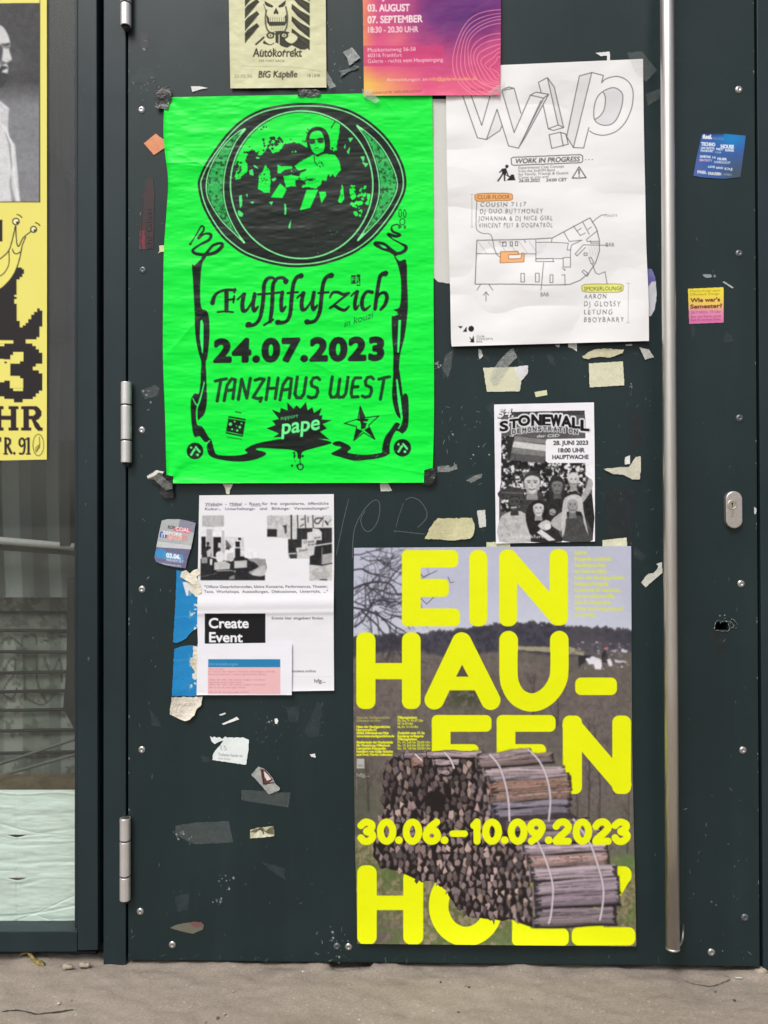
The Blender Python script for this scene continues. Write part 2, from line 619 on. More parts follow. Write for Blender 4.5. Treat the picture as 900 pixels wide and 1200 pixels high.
    def sample(s, px, py):
        fx = np.clip((np.asarray(px) - s.x0) * s.r - .5, 0, s.w - 1.001); fy = np.clip((np.asarray(py) - s.y0) * s.r - .5, 0, s.h - 1.001)
        ix, iy = fx.astype(int), fy.astype(int); tx, ty = (fx - ix)[..., None], (fy - iy)[..., None]
        a = s.a
        return (a[iy, ix] * (1 - tx) + a[iy, ix + 1] * tx) * (1 - ty) + (a[iy + 1, ix] * (1 - tx) + a[iy + 1, ix + 1] * tx) * ty


def fbm(h, w, cell, oct=4, seed=0, asp=1., gain=.55):
    """value noise 0..1; cell = feature size in cells, asp > 1 stretches along x"""
    g = np.random.default_rng(seed)
    out = np.zeros((h, w)); amp, tot = 1., 0.
    for o in range(oct):
        cx, cyy = max(cell * asp, 1.), max(cell, 1.)
        nx, ny = int(w / cx) + 3, int(h / cyy) + 3
        r = g.random((ny, nx))
        x = np.arange(w) / cx; y = np.arange(h) / cyy
        ix, iy = x.astype(int), y.astype(int)
        tx, ty = x - ix, y - iy
        tx = tx * tx * (3 - 2 * tx); ty = ty * ty * (3 - 2 * ty)
        A = r[iy][:, ix] * (1 - tx) + r[iy][:, ix + 1] * tx
        B = r[iy + 1][:, ix] * (1 - tx) + r[iy + 1][:, ix + 1] * tx
        out += amp * (A * (1 - ty[:, None]) + B * ty[:, None])
        tot += amp; amp *= gain; cell /= 2.
    out /= tot
    return np.clip((out - .5) * 1.6 + .5, 0, 1)


def grid_mesh(name, V, C, mask, mat, parent=None, smoothf=True):
    """V (ny,nx,3) points, C (ny,nx,3) sRGB colours, mask (ny-1,nx-1) of kept cells"""
    ny, nx = V.shape[:2]
    iy, ix = np.nonzero(mask)
    a = iy * nx + ix
    quads = np.stack([a, a + nx, a + nx + 1, a + 1], 1)
    used, inv = np.unique(quads, return_inverse=True)
    quads = inv.reshape(-1, 4)
    vv = V.reshape(-1, 3)[used]; cc = C.reshape(-1, 3)[used]
    me = bpy.data.meshes.new(name)
    me.vertices.add(len(vv)); me.vertices.foreach_set('co', vv.ravel().astype(np.float32))
    me.loops.add(quads.size); me.loops.foreach_set('vertex_index', quads.ravel().astype(np.int32))
    me.polygons.add(len(quads)); me.polygons.foreach_set('loop_start', np.arange(0, quads.size, 4, dtype=np.int32))
    me.polygons.foreach_set('loop_total', np.full(len(quads), 4, np.int32))
    me.polygons.foreach_set('use_smooth', np.full(len(quads), smoothf))
    at = me.attributes.new('Col', 'FLOAT_COLOR', 'POINT')
    c4 = np.ones((len(vv), 4), np.float32); c4[:, :3] = lin(cc * 255)
    at.data.foreach_set('color', c4.ravel())
    me.update(calc_edges=True)
    return link_mesh(name, me, mat, parent)


def sheet(name, art, left, right, off, wr, mat, res=1.5, top=None, plane=0.0, parent=None, notch=None):
    """a sheet of paper on the door: left/right edges as measured polylines from top to bottom;
    wr(u, v, shape) gives how far it stands off (m) over the sheet"""
    left, right = np.array(left, float), np.array(right, float)
    Hpx = max(left[-1, 1] - left[0, 1], right[-1, 1] - right[0, 1]); Wpx = max(np.abs(right[:, 0].max() - left[:, 0].min()), 2)
    ny, nx = int(Hpx * res) + 2, int(Wpx * res) + 2
    v = np.linspace(0, 1, ny)

    def edge(p):
        t = (p[:, 1] - p[0, 1]) / (p[-1, 1] - p[0, 1])
        ps = smooth(p, 8); ts = np.clip((ps[:, 1] - p[0, 1]) / (p[-1, 1] - p[0, 1]), 0, 1); ts = np.maximum.accumulate(ts)
        return np.stack([np.interp(v, ts, ps[:, 0]), np.interp(v, ts, ps[:, 1])], 1)
    Lp, Rp = edge(left), edge(right)
    u = np.linspace(0, 1, nx)[None, :, None]
    XY = Lp[:, None] * (1 - u) + Rp[:, None] * u
    disp = wr(nx, ny)
    Y = plane - off - disp
    V = P(XY[..., 0], XY[..., 1], Y)
    C = art.sample(XY[..., 0], XY[..., 1])
    mask = np.ones((ny - 1, nx - 1), bool)
    if notch is not None:
        cx = (XY[:-1, :-1] + XY[1:, 1:]) / 2
        mask = notch(cx[..., 0], cx[..., 1])
    return grid_mesh(name, V, C, mask, mat, parent)


def in_poly(px, py, pts):
    p = np.asarray(pts, float); r = np.zeros(px.shape, bool)
    for i in range(len(p)):
        x0, y0 = p[i]; x1, y1 = p[i - 1]
        if y0 == y1: continue
        c = ((y0 > py) != (y1 > py)) & (px < (x1 - x0) * (py - y0) / (y1 - y0) + x0)
        r ^= c
    return r


def ragged(pts, amp, seed, step=2.5):
    g = np.random.default_rng(seed); p = np.asarray(pts, float); out = []
    for i in range(len(p)):
        a, b = p[i], p[(i + 1) % len(p)]
        n = max(int(np.hypot(*(b - a)) / step), 1)
        for k in range(n):
            out.append(a + (b - a) * k / n + (g.random(2) - .5) * 2 * amp * (0 if k == 0 else 1))
    return np.array(out)


_sd = [100]


def scrap(name, pts, col, off=.0012, curl=.0015, tear=0., mat=None, art=None, res=2.2, var=10, parent=None, plane=0., dirx=1, diry=0):
    _sd[0] += 1
    sd = _sd[0]
    if tear: pts = ragged(pts, tear, sd)
    p = np.asarray(pts, float)
    x0, y0 = p.min(0) - .3; x1, y1 = p.max(0) + .3
    nx, ny = int((x1 - x0) * res) + 3, int((y1 - y0) * res) + 3
    X, Yp = np.meshgrid(np.linspace(x0, x1, nx), np.linspace(y0, y1, ny))
    n1 = fbm(ny, nx, max(nx, ny) / 3., 4, sd); n2 = fbm(ny, nx, 4, 3, sd + 50)
    U = (X - x0) / (x1 - x0) - .5; Vv = (Yp - y0) / (y1 - y0) - .5
    d = off + curl * (n1 * .8 + n2 * .15) + curl * 1.3 * np.abs(U * dirx + Vv * diry) ** 2 * 2
    if art is not None: C = art.sample(X, Yp)
    else:
        C = np.array(col)[None, None] / 255. + (((n2 - .5) + (n1 - .5)) * var / 255.)[..., None]
    C = np.clip(C, 0, 1)
    mask = in_poly((X[:-1, :-1] + X[1:, 1:]) / 2, (Yp[:-1, :-1] + Yp[1:, 1:]) / 2, p)
    return grid_mesh(name, P(X, Yp, plane - d), C, mask, mat or M_PAPER, parent)


# ------------------------------------------------------------------ setting: ground, wall, door frame, door leaf, window
def cut(px, py, Y=0.): return P(px, py, Y)


# ground: one sheet, fine in front of the door, running out to the horizon and under the door
gx = np.concatenate([[-120, -40, -12, -4, -1.5], np.arange(-.6, 1.9, .009), [2.6, 5, 13, 40, 120]])
gy = np.concatenate([[-150, -60, -20, -7, -3, -1.5, -.8], np.arange(-.45, .12, .007), [.5, 1.6]])
GX, GY = np.meshgrid(gx, gy)
gz = (fbm(len(gy), len(gx), 16, 5, 5) - .5) * .012 + (fbm(len(gy), len(gx), 3, 3, 6) - .5) * .0036
lip = np.exp(-((GY + .005) / .03) ** 2)
gz += lip * (fbm(len(gy), len(gx), 9, 3, 8) - .5) * .014
gz -= .012 * ((GX > .40) & (GX < .49) & (GY > -.012)) * 1.0       # broken edge of the paving below the door
fade = np.clip((GY + 1.0) / .4, 0, 1) * np.clip((1.9 - GX) / .3, 0, 1) * np.clip((GX + .6) / .3, 0, 1)
gz *= fade
gm = np.ones((len(gy) - 1, len(gx) - 1), bool)
ground = grid_mesh('pavement', np.stack([GX, GY, gz], -1), np.full(GX.shape + (3,), .5), gm, M_GROUND)
tag(ground, 'worn beige grey concrete pavement in front of the door', 'pavement', kind='structure')

# dark room behind the window and the door
M_ROOM = plain_mat('room_wall', (.10, .105, .095), .9, 0, .2, 3, .25)
bm = bmesh.new()
add_box(bm, -1.7, 2.6, .95, 1.0, -.02, 2.9)
add_box(bm, -1.75, -1.7, .06, .95, -.02, 2.9)
add_box(bm, 2.6, 2.65, .06, .95, -.02, 2.9)
add_box(bm, -1.7, 2.6, .06, .95, 2.9, 2.95)
add_box(bm, -.07, -.03, .08, .95, -.02, 2.9)
tag(bm_obj('interior_wall', bm, M_ROOM), 'dim room behind the window', kind='structure')
bm = bmesh.new()
add_box(bm, -2.2, 3.2, .0, .06, 2.62, 3.6)
add_box(bm, -2.2, -1.30, .0, .06, -.02, 2.62)
add_box(bm, 2.32, 3.2, .0, .06, -.02, 2.62)
tag(bm_obj('facade_wall', bm, plain_mat('facade_render', (.30, .29, .27), .9, 0, .2, 8, .15)), 'pale rendered facade around the dark door and window', 'wall', kind='thing')

TOPY = -270      # measured rows above the picture: the frame and the door go on to about 2.6 m

frame = empty('door_frame', (1.3, .03, 0))
tag(frame, 'dark green grey steel frame around the poster covered door', 'door frame', kind='thing')
bm = bmesh.new(); add_prism(bm, [(121.3, TOPY), (147.6, TOPY), (147.4, 1130.5), (121.0, 1130.5)], 0, .07, .0015)
bm_obj('jamb', bm, M_FRAME, frame)
bm = bmesh.new(); add_prism(bm, [(885.0, TOPY), (1010, TOPY), (1010, 1137.5), (894.4, 1136.5)], 0, .07, .0015)
bm_obj('jamb', bm, M_FRAME, frame)
# groove between the door frame and the window frame
bm = bmesh.new(); add_prism(bm, [(111, TOPY), (124, TOPY), (124, 1124), (112, 1124)], .045, .02)
bm_obj('joint_strip', bm, M_DARK, frame)
bm = bmesh.new(); add_box(bm, -.04, 1.33, .062, .085, -.02, 2.62)
bm_obj('rebate', bm, M_DARK, frame)

# --- door leaf
door = empty('steel_door', (float(P(149, 1126)[0]), 0, float(P(149, 1126)[2])))
tag(door, 'dark green grey steel door pasted with posters, long vertical pull handle', 'door', kind='thing')
LTx, LBx, RTx, RBx = 149.9, 150.0, 882.4, 890.6
out_q = [(LTx, TOPY), (RTx, TOPY), (RBx, 1133.0), (LBx, 1125.5)]
hole_q = [(838.5, 729), (853.5, 729.5), (853, 738.5), (837, 738)]
bm = bmesh.new()
fo = [bm.verts.new(p) for p in P([q[0] for q in out_q], [q[1] for q in out_q], 0.)]
fh = [bm.verts.new(p) for p in P([q[0] for q in hole_q], [q[1] for q in hole_q], 0.)]
bo = [bm.verts.new(v.co + Vector((0, .055, 0))) for v in fo]
bh = [bm.verts.new(v.co + Vector((0, .055, 0))) for v in fh]
for i in range(4):
    j = (i + 1) % 4
    bm.faces.new((fo[i], fo[j], fh[j], fh[i])); bm.faces.new((bo[j], bo[i], bh[i], bh[j]))
    bm.faces.new((fo[j], fo[i], bo[i], bo[j])); bm.faces.new((fh[i], fh[j], bh[j], bh[i]))
bmesh.ops.bevel(bm, geom=[e for e in bm.edges if e.verts[0] in fo and e.verts[1] in fo], offset=.0018, segments=2, affect='EDGES')
bmesh.ops.recalc_face_normals(bm, faces=bm.faces)


# wear that belongs to the leaf's surface: flakes, scratches, chalk, glue
def wear_strip(bm, pts, w, mi, off=.0004, sm=0):
    if sm: pts = smooth(pts, sm)
    p = np.asarray(pts, float)
    ws = np.interp(np.linspace(0, 1, len(p)), np.linspace(0, 1, len(w)), w) if isinstance(w, (list, tuple)) else np.full(len(p), w)
    d = np.gradient(p, axis=0); d /= np.hypot(d[:, 0], d[:, 1])[:, None] + 1e-9
    nn = np.stack([-d[:, 1], d[:, 0]], 1) * ws[:, None] / 2
    a, b = p + nn, p - nn
    va = [bm.verts.new(q) for q in P(a[:, 0], a[:, 1], -off)]; vb = [bm.verts.new(q) for q in P(b[:, 0], b[:, 1], -off)]
    for i in range(len(p) - 1):
        f = bm.faces.new((va[i], va[i + 1], vb[i + 1], vb[i])); f.material_index = mi


def wear_patch(bm, pts, mi, off=.0003, jag=.5, seed=1):
    p = ragged(pts, jag, seed, 1.6)
    f = bm.faces.new([bm.verts.new(q) for q in P(p[:, 0], p[:, 1], -off)]); f.material_index = mi


CH, SC, RE, DR = 2, 1, 3, 4
# chalk letters between the white sheet and the log poster
wear_strip(bm, [(408.5, 585), (402, 612), (394, 650)], .8, CH)
wear_strip(bm, [(413, 654), (415, 622), (425, 600), (437, 587), (444, 588), (445, 600), (441, 614), (432, 623), (425, 618), (423, 608), (428, 599)], .9, CH, sm=6)
wear_strip(bm, [(475, 586), (482, 583), (492, 587), (499, 597), (500, 606), (494, 614), (489, 618)], .9, CH, sm=6)
wear_strip(bm, [(473, 589), (467, 606), (464, 618)], .6, CH)
wear_strip(bm, [(461, 622), (480, 624), (498, 626)], .8, CH)
g = np.random.default_rng(31)
# fine scuffs, denser by the hinge side, bottom edge and around the posters
for (x0, y0, x1, y1, n, ln, mi) in [(151, 0, 190, 1120, 26, 5, SC), (200, 575, 400, 640, 8, 4, CH), (500, 400, 770, 640, 60, 7, CH), (515, 405, 570, 570, 20, 6, SC),
                                    (690, 400, 775, 650, 22, 6, CH), (380, 10, 425, 110, 16, 7, SC), (150, 90, 182, 110, 10, 5, SC), (590, 405, 625, 425, 12, 8, CH),
                                    (195, 830, 410, 1115, 34, 4, CH), (300, 820, 380, 870, 26, 5, CH), (800, 880, 885, 1120, 16, 6, SC), (795, 0, 885, 1125, 26, 5, CH),
                                    (370, 1085, 410, 1128, 16, 5, SC), (150, 1118, 890, 1124, 30, 7, CH), (745, 140, 775, 480, 14, 6, CH), (570, 550, 690, 640, 8, 6, CH)]:
    for k in range(n):
        x, y = x0 + g.random() * (x1 - x0), y0 + g.random() * (y1 - y0)
        th = g.normal(np.pi / 2, .5) if g.random() < .6 else g.random() * np.pi
        l = ln * (.3 + g.random() ** 2)
        wear_strip(bm, [(x, y), (x + math.cos(th) * l * .5 + g.normal(0, .5), y + math.sin(th) * l * .5), (x + math.cos(th) * l, y + math.sin(th) * l)], [.15, .35 + .8 * g.random() ** 2, .1], mi, .0004 + .00002 * k)
# chips of paint along the leaf's edges
for k in range(42):
    y = g.random() * 1120
    for (xt, xb, s) in ((LTx, LBx, 1), (RTx, RBx, -1)):
        if g.random() < .5: continue
        x = xt + (xb - xt) * (y + 270) / 1400
        l = 1 + 4 * g.random() ** 2
        wear_patch(bm, [(x + s * .8, y), (x + s * (1.3 + g.random()), y + l * .3), (x + s * 1.0, y + l)], SC, .0004, .2, k)
# glue marks and old sticker ghosts
for i, q in enumerate([[(165, 40), (174, 39), (174, 57), (165, 57)], [(165, 78), (178, 80), (183, 92), (172, 97), (153, 98), (152, 92)]]):
    wear_patch(bm, q, DR if i == 0 else RE, .00035, .4, i)
for i, q in enumerate([[(520, 420), (529, 412), (527, 440), (519, 443)], [(570, 476), (579, 470), (578, 484), (571, 482)], [(562, 412), (572, 417), (573, 424), (568, 420)],
                       [(512, 546), (526, 545), (536, 544), (535, 550), (526, 553), (512, 553)], [(546, 558), (563, 555), (564, 560), (548, 563)], [(744, 640), (757, 652), (752, 658), (742, 650)],
                       [(235, 885), (246, 888), (248, 893), (238, 893)], [(306, 1010), (334, 1017), (334, 1031), (317, 1020)], [(205, 1050), (222, 1047), (220, 1066), (208, 1068)],
                       [(810, 395), (806, 348), (812, 350), (815, 394)], [(850, 388), (856, 392), (862, 400), (848, 402)], [(830, 740), (850, 746), (853, 760), (846, 768), (836, 756)],
                       [(736, 480), (752, 485), (752, 520), (740, 530)], [(708, 575), (745, 570), (740, 640), (712, 630)], [(250, 640), (262, 640), (262, 660)], [(175, 830), (184, 840), (190, 852), (178, 850)],
                       [(640, 414), (648, 418), (652, 430), (644, 426)], [(356, 858), (372, 822), (378, 826), (374, 862), (366, 866)], [(336, 830), (352, 826), (350, 846), (338, 846)]]):
    wear_patch(bm, q, DR if i in (11, 12, 13) else RE, .00025 + .00001 * i, .8, 40 + i)
# flakes of torn paper fibre left in the glue
for (cx, cyv, n, sp) in [(211, 976, 7, 6), (222, 984, 3, 4), (256, 1056, 11, 6), (266, 1042, 6, 3), (263, 1033, 9, 11), (316, 845, 2, 2), (393, 1098, 4, 6), (170, 57, 3, 2), (175, 464, 4, 8), (513, 428, 8, 5), (545, 400, 4, 5),
                         (740, 452, 5, 3), (532, 506, 3, 3), (560, 530, 4, 8), (388, 1124, 7, 16), (845, 727, 4, 8), (838, 324, 3, 3), (836, 1058, 2, 4), (738, 1052, 3, 5)]:
    for k in range(n):
        x, y = cx + g.normal(0, sp * .6), cyv + g.normal(0, sp * .35 if n > 8 else sp * .5)
        r = .5 + g.random() * 1.3
        wear_patch(bm, [(x - r, y - r * .5), (x + r * .3, y - r), (x + r, y + r * .2), (x - r * .2, y + r)], CH if (k % 3 and cyv > 960) else SC, .0005 + .00003 * k, .5, k + int(cx))
panel = bm_obj('door_panel', bm, [M_DOOR, M_SCUFF, M_CHALK, M_RESID, M_RESID2], door)

# rivets round the edge of the sheet
def rivet(px, py, r_px, mat):
    c = P(px, py, 0.)
    R = r_px * .00183
    bm = bmesh.new()
    prof = [(R * 1.06, 0), (R * 1.05, .0007), (R * .92, .0019), (R * .62, .0030), (R * .36, .0033), (R * .30, .0024), (0, .0022)]
    rings = []
    for (rr, h) in prof[:-1]:
        rings.append([bm.verts.new((c[0] + rr * math.cos(2 * math.pi * k / 20), -h, c[2] + rr * math.sin(2 * math.pi * k / 20))) for k in range(20)])
    tip = bm.verts.new((c[0], -prof[-1][1], c[2]))
    for a, b in zip(rings, rings[1:]):
        for k in range(20): bm.faces.new((a[k], a[(k + 1) % 20], b[(k + 1) % 20], b[k]))
    for k in range(20): bm.faces.new((rings[-1][k], rings[-1][(k + 1) % 20], tip))
    return bm_obj('rivet', bm, mat, door, True)


for (x, y, m_) in [(166, 128.7, 0), (167.5, 316.5, 1), (166.3, 504, 0), (166.5, 690.5, 0), (166.3, 878.5, 0), (164.4, 1068, 0), (202, 1107, 0), (395, 1109, 1), (408.6, 1109.5, 0),
                   (865.6, 105, 0), (866, 297, 1), (866.5, 490, 1), (868.3, 684, 0), (870.5, 879, 0), (872.8, 1075, 1), (833.5, 1115.8, 0)]:
    rivet(x, y, 4.1, M_DRIV if m_ else M_RIVET)

# pull handle: a long brushed tube on bent brackets
HY = -.058
hp = [P(781.6 + (788.3 - 781.6) * (y / 1112.), y, HY) for y in (-240, 100, 450, 800, 1110.5)]
hr = 7.75 * (HY - CAM[1]) / F
bm = bmesh.new(); add_tube(bm, hp, hr, 40)
hd = bm_obj('pull_handle', bm, M_STEEL, door, True)
bm = bmesh.new()
e0 = P(788.3, 1110.5, HY)
add_tube(bm, [e0 + np.array([0, 0, .0012]), e0 - np.array([0, 0, .0022]), e0 - np.array([0, 0, .0036])], [hr * 1.04, hr * 1.04, hr * .9], 40)
cap = bm_obj('end_cap', bm, M_STEEL, hd, True)
for base in (0, -1290):
    bm = bmesh.new()
    path = smooth([P(791, 1109.5 + base, HY + .002), P(796.5, 1107.5 + base, -.05), P(799.6, 1101 + base, -.036), P(800.6, 1091 + base, -.022), P(800.8, 1084 + base, -.001)], 5)
    add_tube(bm, path, .0021, 12)
    bm_obj('bracket', bm, M_STEEL, hd, True)

# lock: oval escutcheon with cylinder
lock = None
bm = bmesh.new()
c0, c1 = P(858, 585.3, 0.), P(858, 609.5, 0.)
RL = 9.4 * .00183
def oval(k, rr, y):
    a = 2 * math.pi * k / 48
    cz = c0[2] if math.sin(a) >= 0 else c1[2]
    return (c0[0] + rr * math.cos(a), y, cz + rr * math.sin(a))
rings = [[bm.verts.new(oval(k, rr, y)) for k in range(48)] for rr, y in ((RL, 0), (RL, -.0085), (RL * .96, -.0105), (RL * .88, -.0112))]
for a, b in zip(rings, rings[1:]):
    for k in range(48): bm.faces.new((a[k], a[(k + 1) % 48], b[(k + 1) % 48], b[k]))
bm.faces.new(rings[-1])
M_LOCK = plain_mat('lock_plate_metal', (.60, .56, .52), .42, .85, .5, 300, .12)
lock = bm_obj('lock_plate', bm, M_LOCK, door, False)
kc = P(857.8, 591.5, -.011)
bm = bmesh.new()
for (rr0, rr1, y0, y1) in ((.0098, .0098, -.0085, -.0128),):
    vs = [[bm.verts.new((kc[0] + r_ * math.cos(2 * math.pi * k / 28), y, kc[2] + r_ * math.sin(2 * math.pi * k / 28))) for k in range(28)] for r_, y in ((.0098, -.0105), (.0098, -.0122), (.0078, -.0126), (.0074, -.0112))]
    for a, b in zip(vs, vs[1:]):
        for k in range(28): bm.faces.new((a[k], a[(k + 1) % 28], b[(k + 1) % 28], b[k]))
cyl = bm_obj('lock_collar', bm, M_LOCK, lock, True)
bm = bmesh.new()
add_tube(bm, [(kc[0], -.0105, kc[2]), (kc[0], -.0125, kc[2])], .0066, 28)
core = bm_obj('lock_cylinder', bm, plain_mat('brass_core', (.66, .58, .45), .3, .9, .5, 300, .1), lock)
bm = bmesh.new(); add_box(bm, kc[0] - .0017, kc[0] + .0017, -.0129, -.012, kc[2] + .0006, kc[2] + .0046); add_box(bm, kc[0] - .0008, kc[0] + .0008, -.01285, -.012, kc[2] - .0046, kc[2] + .0006)
bm_obj('keyhole', bm, M_DARK, lock)
bm = bmesh.new(); add_box(bm, kc[0] - .0034, kc[0] + .0034, -.0119, -.0105, kc[2] - .026, kc[2] - .0085, .0006)
bm_obj('lock_body', bm, plain_mat('brass_body', (.52, .45, .37), .42, .8, .5, 300, .1), lock)

# the hole torn by a removed lock, sheet metal bent around it
bm = bmesh.new()
for pts, r_ in (([(837, 738.6), (837.4, 733), (839, 729), (842, 727), (845.5, 728.6), (849, 727.6), (853, 729)], .0009), ([(853, 729), (856, 728), (858.6, 731), (860, 734), (857, 736), (854.6, 734.6)], .0013), ([(857, 725.4), (860.5, 727), (864, 731.6)], .0011), ([(853.6, 731), (854.4, 738.6), (846, 739.4), (837, 739)], .0007), ([(848, 725.6), (850, 724.6)], .001), ([(861, 737), (863, 735.6)], .001)):
    q_ = np.array(smooth(pts, 3)); q_ = q_ + np.random.default_rng(5).normal(0, .25, q_.shape)
    dd = -.0006 - .0022 * np.random.default_rng(8).random(len(q_))
    add_tube(bm, list(P(q_[:, 0], q_[:, 1], dd)), [r_ * (.6 + .8 * random.random()) for _ in q_], 8)
tm = bm_obj('torn_metal', bm, plain_mat('torn_sheet', (.16, .18, .18), .4, .6, .5, 200, .5), door)
bm = bmesh.new(); add_prism(bm, [(830, 720), (860, 720), (860, 745), (830, 745)], .057, .004)
bm_obj('lock_case', bm, M_DARK, door)

# hinges
for (yt, s1, s2, yb) in ((-62, -36, 4.5, 31), (448, 474.6, 516, 542), (958.5, 985, 1026.6, 1054.5)):
    cx = 147.6 if yt < 0 else (148.0 if yt < 900 else 146.7)
    hy = -.0115
    root = None
    R = 6.25 * (1.734 + hy) / F
    bm = bmesh.new()
    a, b = P(cx, yt, hy), P(cx, yb, hy)
    add_tube(bm, [a, b], R * .86, 28)
    root = bm_obj('hinge', bm, M_DARK, door, True)
    for (p0, p1) in ((yt, s1 - .9), (s1 + .9, s2 - .9), (s2 + .9, yb)):
        q0, q1 = P(cx, p0, hy), P(cx, p1, hy)
        bm = bmesh.new()
        add_tube(bm, [q0, q0 + (q1 - q0) * .02, q1 - (q1 - q0) * .02, q1], [R * .95, R, R, R * .95], 32)
        bm_obj('knuckle', bm, M_ALU, root, False)
    bm = bmesh.new()
    e = P(cx, yb, hy)
    add_tube(bm, [e + np.array([0, .002, .001]), e + np.array([.001, .004, -.006]), e + np.array([.0015, .006, -.009])], [R * .8, R * .55, R * .25], 20)
    bm_obj('pin_tip', bm, M_DARK, root, True)

# --- window
win = empty('shop_window', (float(P(45, 1115)[0]), .03, float(P(45, 1115)[2])))
tag(win, 'dark steel framed window left of the door with dusty glass', 'window', kind='thing')
FY = -.006
WL = -760                                     # the window runs on to the left of the picture
bm = bmesh.new(); add_prism(bm, [(90.9, TOPY), (113.2, TOPY), (114.6, 1113.5), (90.8, 1114.2)], FY, .06, .0018)
bm_obj('window_frame', bm, M_FRAME, win)
bm = bmesh.new(); add_prism(bm, [(WL, 1092.2), (90.4, 1091.4), (90.4, 1115.5), (WL, 1118)], FY + .001, .06, .0015)
bm_obj('bottom_rail', bm, M_FRAME, win)
# sill chamfer
bm = bmesh.new()
a = P([WL, 88.5, 90.3, WL], [1086, 1085.2, 1091.2, 1092.0], [.026, .026, -.004, -.004])
b = a + np.array([0, .03, -.01])
va = [bm.verts.new(p) for p in a]; vb = [bm.verts.new(p) for p in b]
bm.faces.new(va); bm.faces.new(vb[::-1])
for i in range(4): bm.faces.new((va[(i + 1) % 4], va[i], vb[i], vb[(i + 1) % 4]))
bm_obj('window_sill', bm, plain_mat('sill_metal', (.085, .088, .09), .4, .3, .5, 30, .25), win)
bm = bmesh.new(); add_prism(bm, [(87.2, TOPY), (90.2, TOPY), (90.4, 1086), (87.6, 1086)], .012, .03)
bm_obj('glazing_bead', bm, M_FRAME, win)
bm = bmesh.new(); add_prism(bm, [(90.0, TOPY), (91.4, TOPY), (91.2, 1090), (90.1, 1090)], .010, .03)
bm_obj('gasket', bm, M_DARK, win)
GLY = .028
bm = bmesh.new(); add_prism(bm, [(WL, TOPY), (88.6, TOPY), (89, 1087), (WL, 1087)], GLY, .006)
bm_obj('pane', bm, M_GLASS, win)
bm = bmesh.new(); add_prism(bm, [(WL, 1118.5), (112.5, 1115), (112.5, 1135), (WL, 1140)], .034, .03)
bm_obj('plinth', bm, plain_mat('plinth_metal', (.022, .027, .03), .6, 0, .4, 12, .3), win)
bm = bmesh.new(); add_box(bm, -1.76, -1.70, FY, .05, .03, 2.62, .002)
bm_obj('window_frame', bm, M_FRAME, win)

# --- behind the glass
def art_flat(x0, y0, x1, y1, base, r=1.2): return Art(x0, y0, x1, y1, base, r)


M_REFL = paper_mat('reflection_cloth', .9, .1)
nx, ny = 700, 120
cxs = np.linspace(-330, 96, nx); cys = np.linspace(-200, 700, ny)
X, Yp = np.meshgrid(cxs, cys)
pl = .010 * (np.sin(X / 6.5 + .5 * np.sin(Yp / 160)) * .5 + .5)
A = np.zeros((ny, nx, 3))
bands = np.interp(X + 3 * np.sin(Yp / 70.), [-330, 0, 4, 6, 24, 26, 38, 40, 56, 58, 70, 72, 96], [.36, .38, .38, .58, .56, .42, .42, .36, .36, .47, .5, .40, .44])  # pale and dark bands imitate street reflections in the pane
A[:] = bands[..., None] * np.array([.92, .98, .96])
cur = grid_mesh('reflection_sheet', P(X, Yp, .20 + pl), A, np.ones((ny - 1, nx - 1), bool), M_REFL)
tag(cur, 'grey pleated sheet behind the window glass, added to imitate street reflections', 'reflection_sheet')
bm = bmesh.new()
q = P([-330, 88, 88, -330], [618, 638.5, 644, 624], .12)
add_tube(bm, [P(-330, 604, .12), P(87.6, 641.0, .12)], .0085, 16)
t = bm_obj('handrail', bm, plain_mat('rail_white', (.62, .63, .61), .4, .1, .5, 40, .1), None, True)
tag(t, 'pale horizontal rail crossing behind the window pane', 'rail')
bm = bmesh.new(); add_prism(bm, [(-330, 616), (88.5, 645), (88.5, 651), (-330, 622)], .135, .03)
tag(bm_obj('shelf_board', bm, M_DARK), 'dark board just under the pale rail inside the window', 'board')
refl_slats = empty('reflection_slats', tuple(P(40, 880, .3)))  # added slats stand in for a graffiti wall reflected in the pane
tag(refl_slats, 'grey slats with graffiti scrawl inside the window, imitating a reflected wall', 'slat_reflection')
rows = [684, 696, 718, 739, 764, 788, 810, 832, 856, 882, 910, 935]
sl_art = Art(-200, 670, 96, 940, (120, 126, 118), 1.5)
for x0_, x1_, c_ in ((-60, -20, (100, 106, 98)), (4, 26, (150, 154, 148)), (28, 40, (112, 120, 112)), (58, 72, (96, 104, 98)), (72, 96, (132, 138, 132))): sl_art.rect(x0_, 660, x1_, 945, c_, .8)
nz = sl_art.noise(30, 5, 61, .5)
sl_art.tint((nz > .58) * .5, (98, 106, 98)); sl_art.tint((sl_art.noise(10, 4, 62) > .68) * .6, (75, 80, 72))
for pts in ([(0, 757), (6, 749), (12, 747), (20, 752), (26, 757), (27, 747), (41, 745), (42, 756)], [(48, 752), (62, 748), (78, 745)], [(3, 790), (10, 776), (18, 772), (16, 790), (8, 800), (4, 812), (14, 818), (20, 806)], [(28, 762), (29, 820)],
            [(42, 764), (44, 800), (54, 822)], [(52, 770), (60, 790), (70, 772), (73, 800)], [(30, 818), (50, 826), (66, 812)]):
    sl_art.line(pts, 1.8, (44, 50, 46), .9, sm=4)
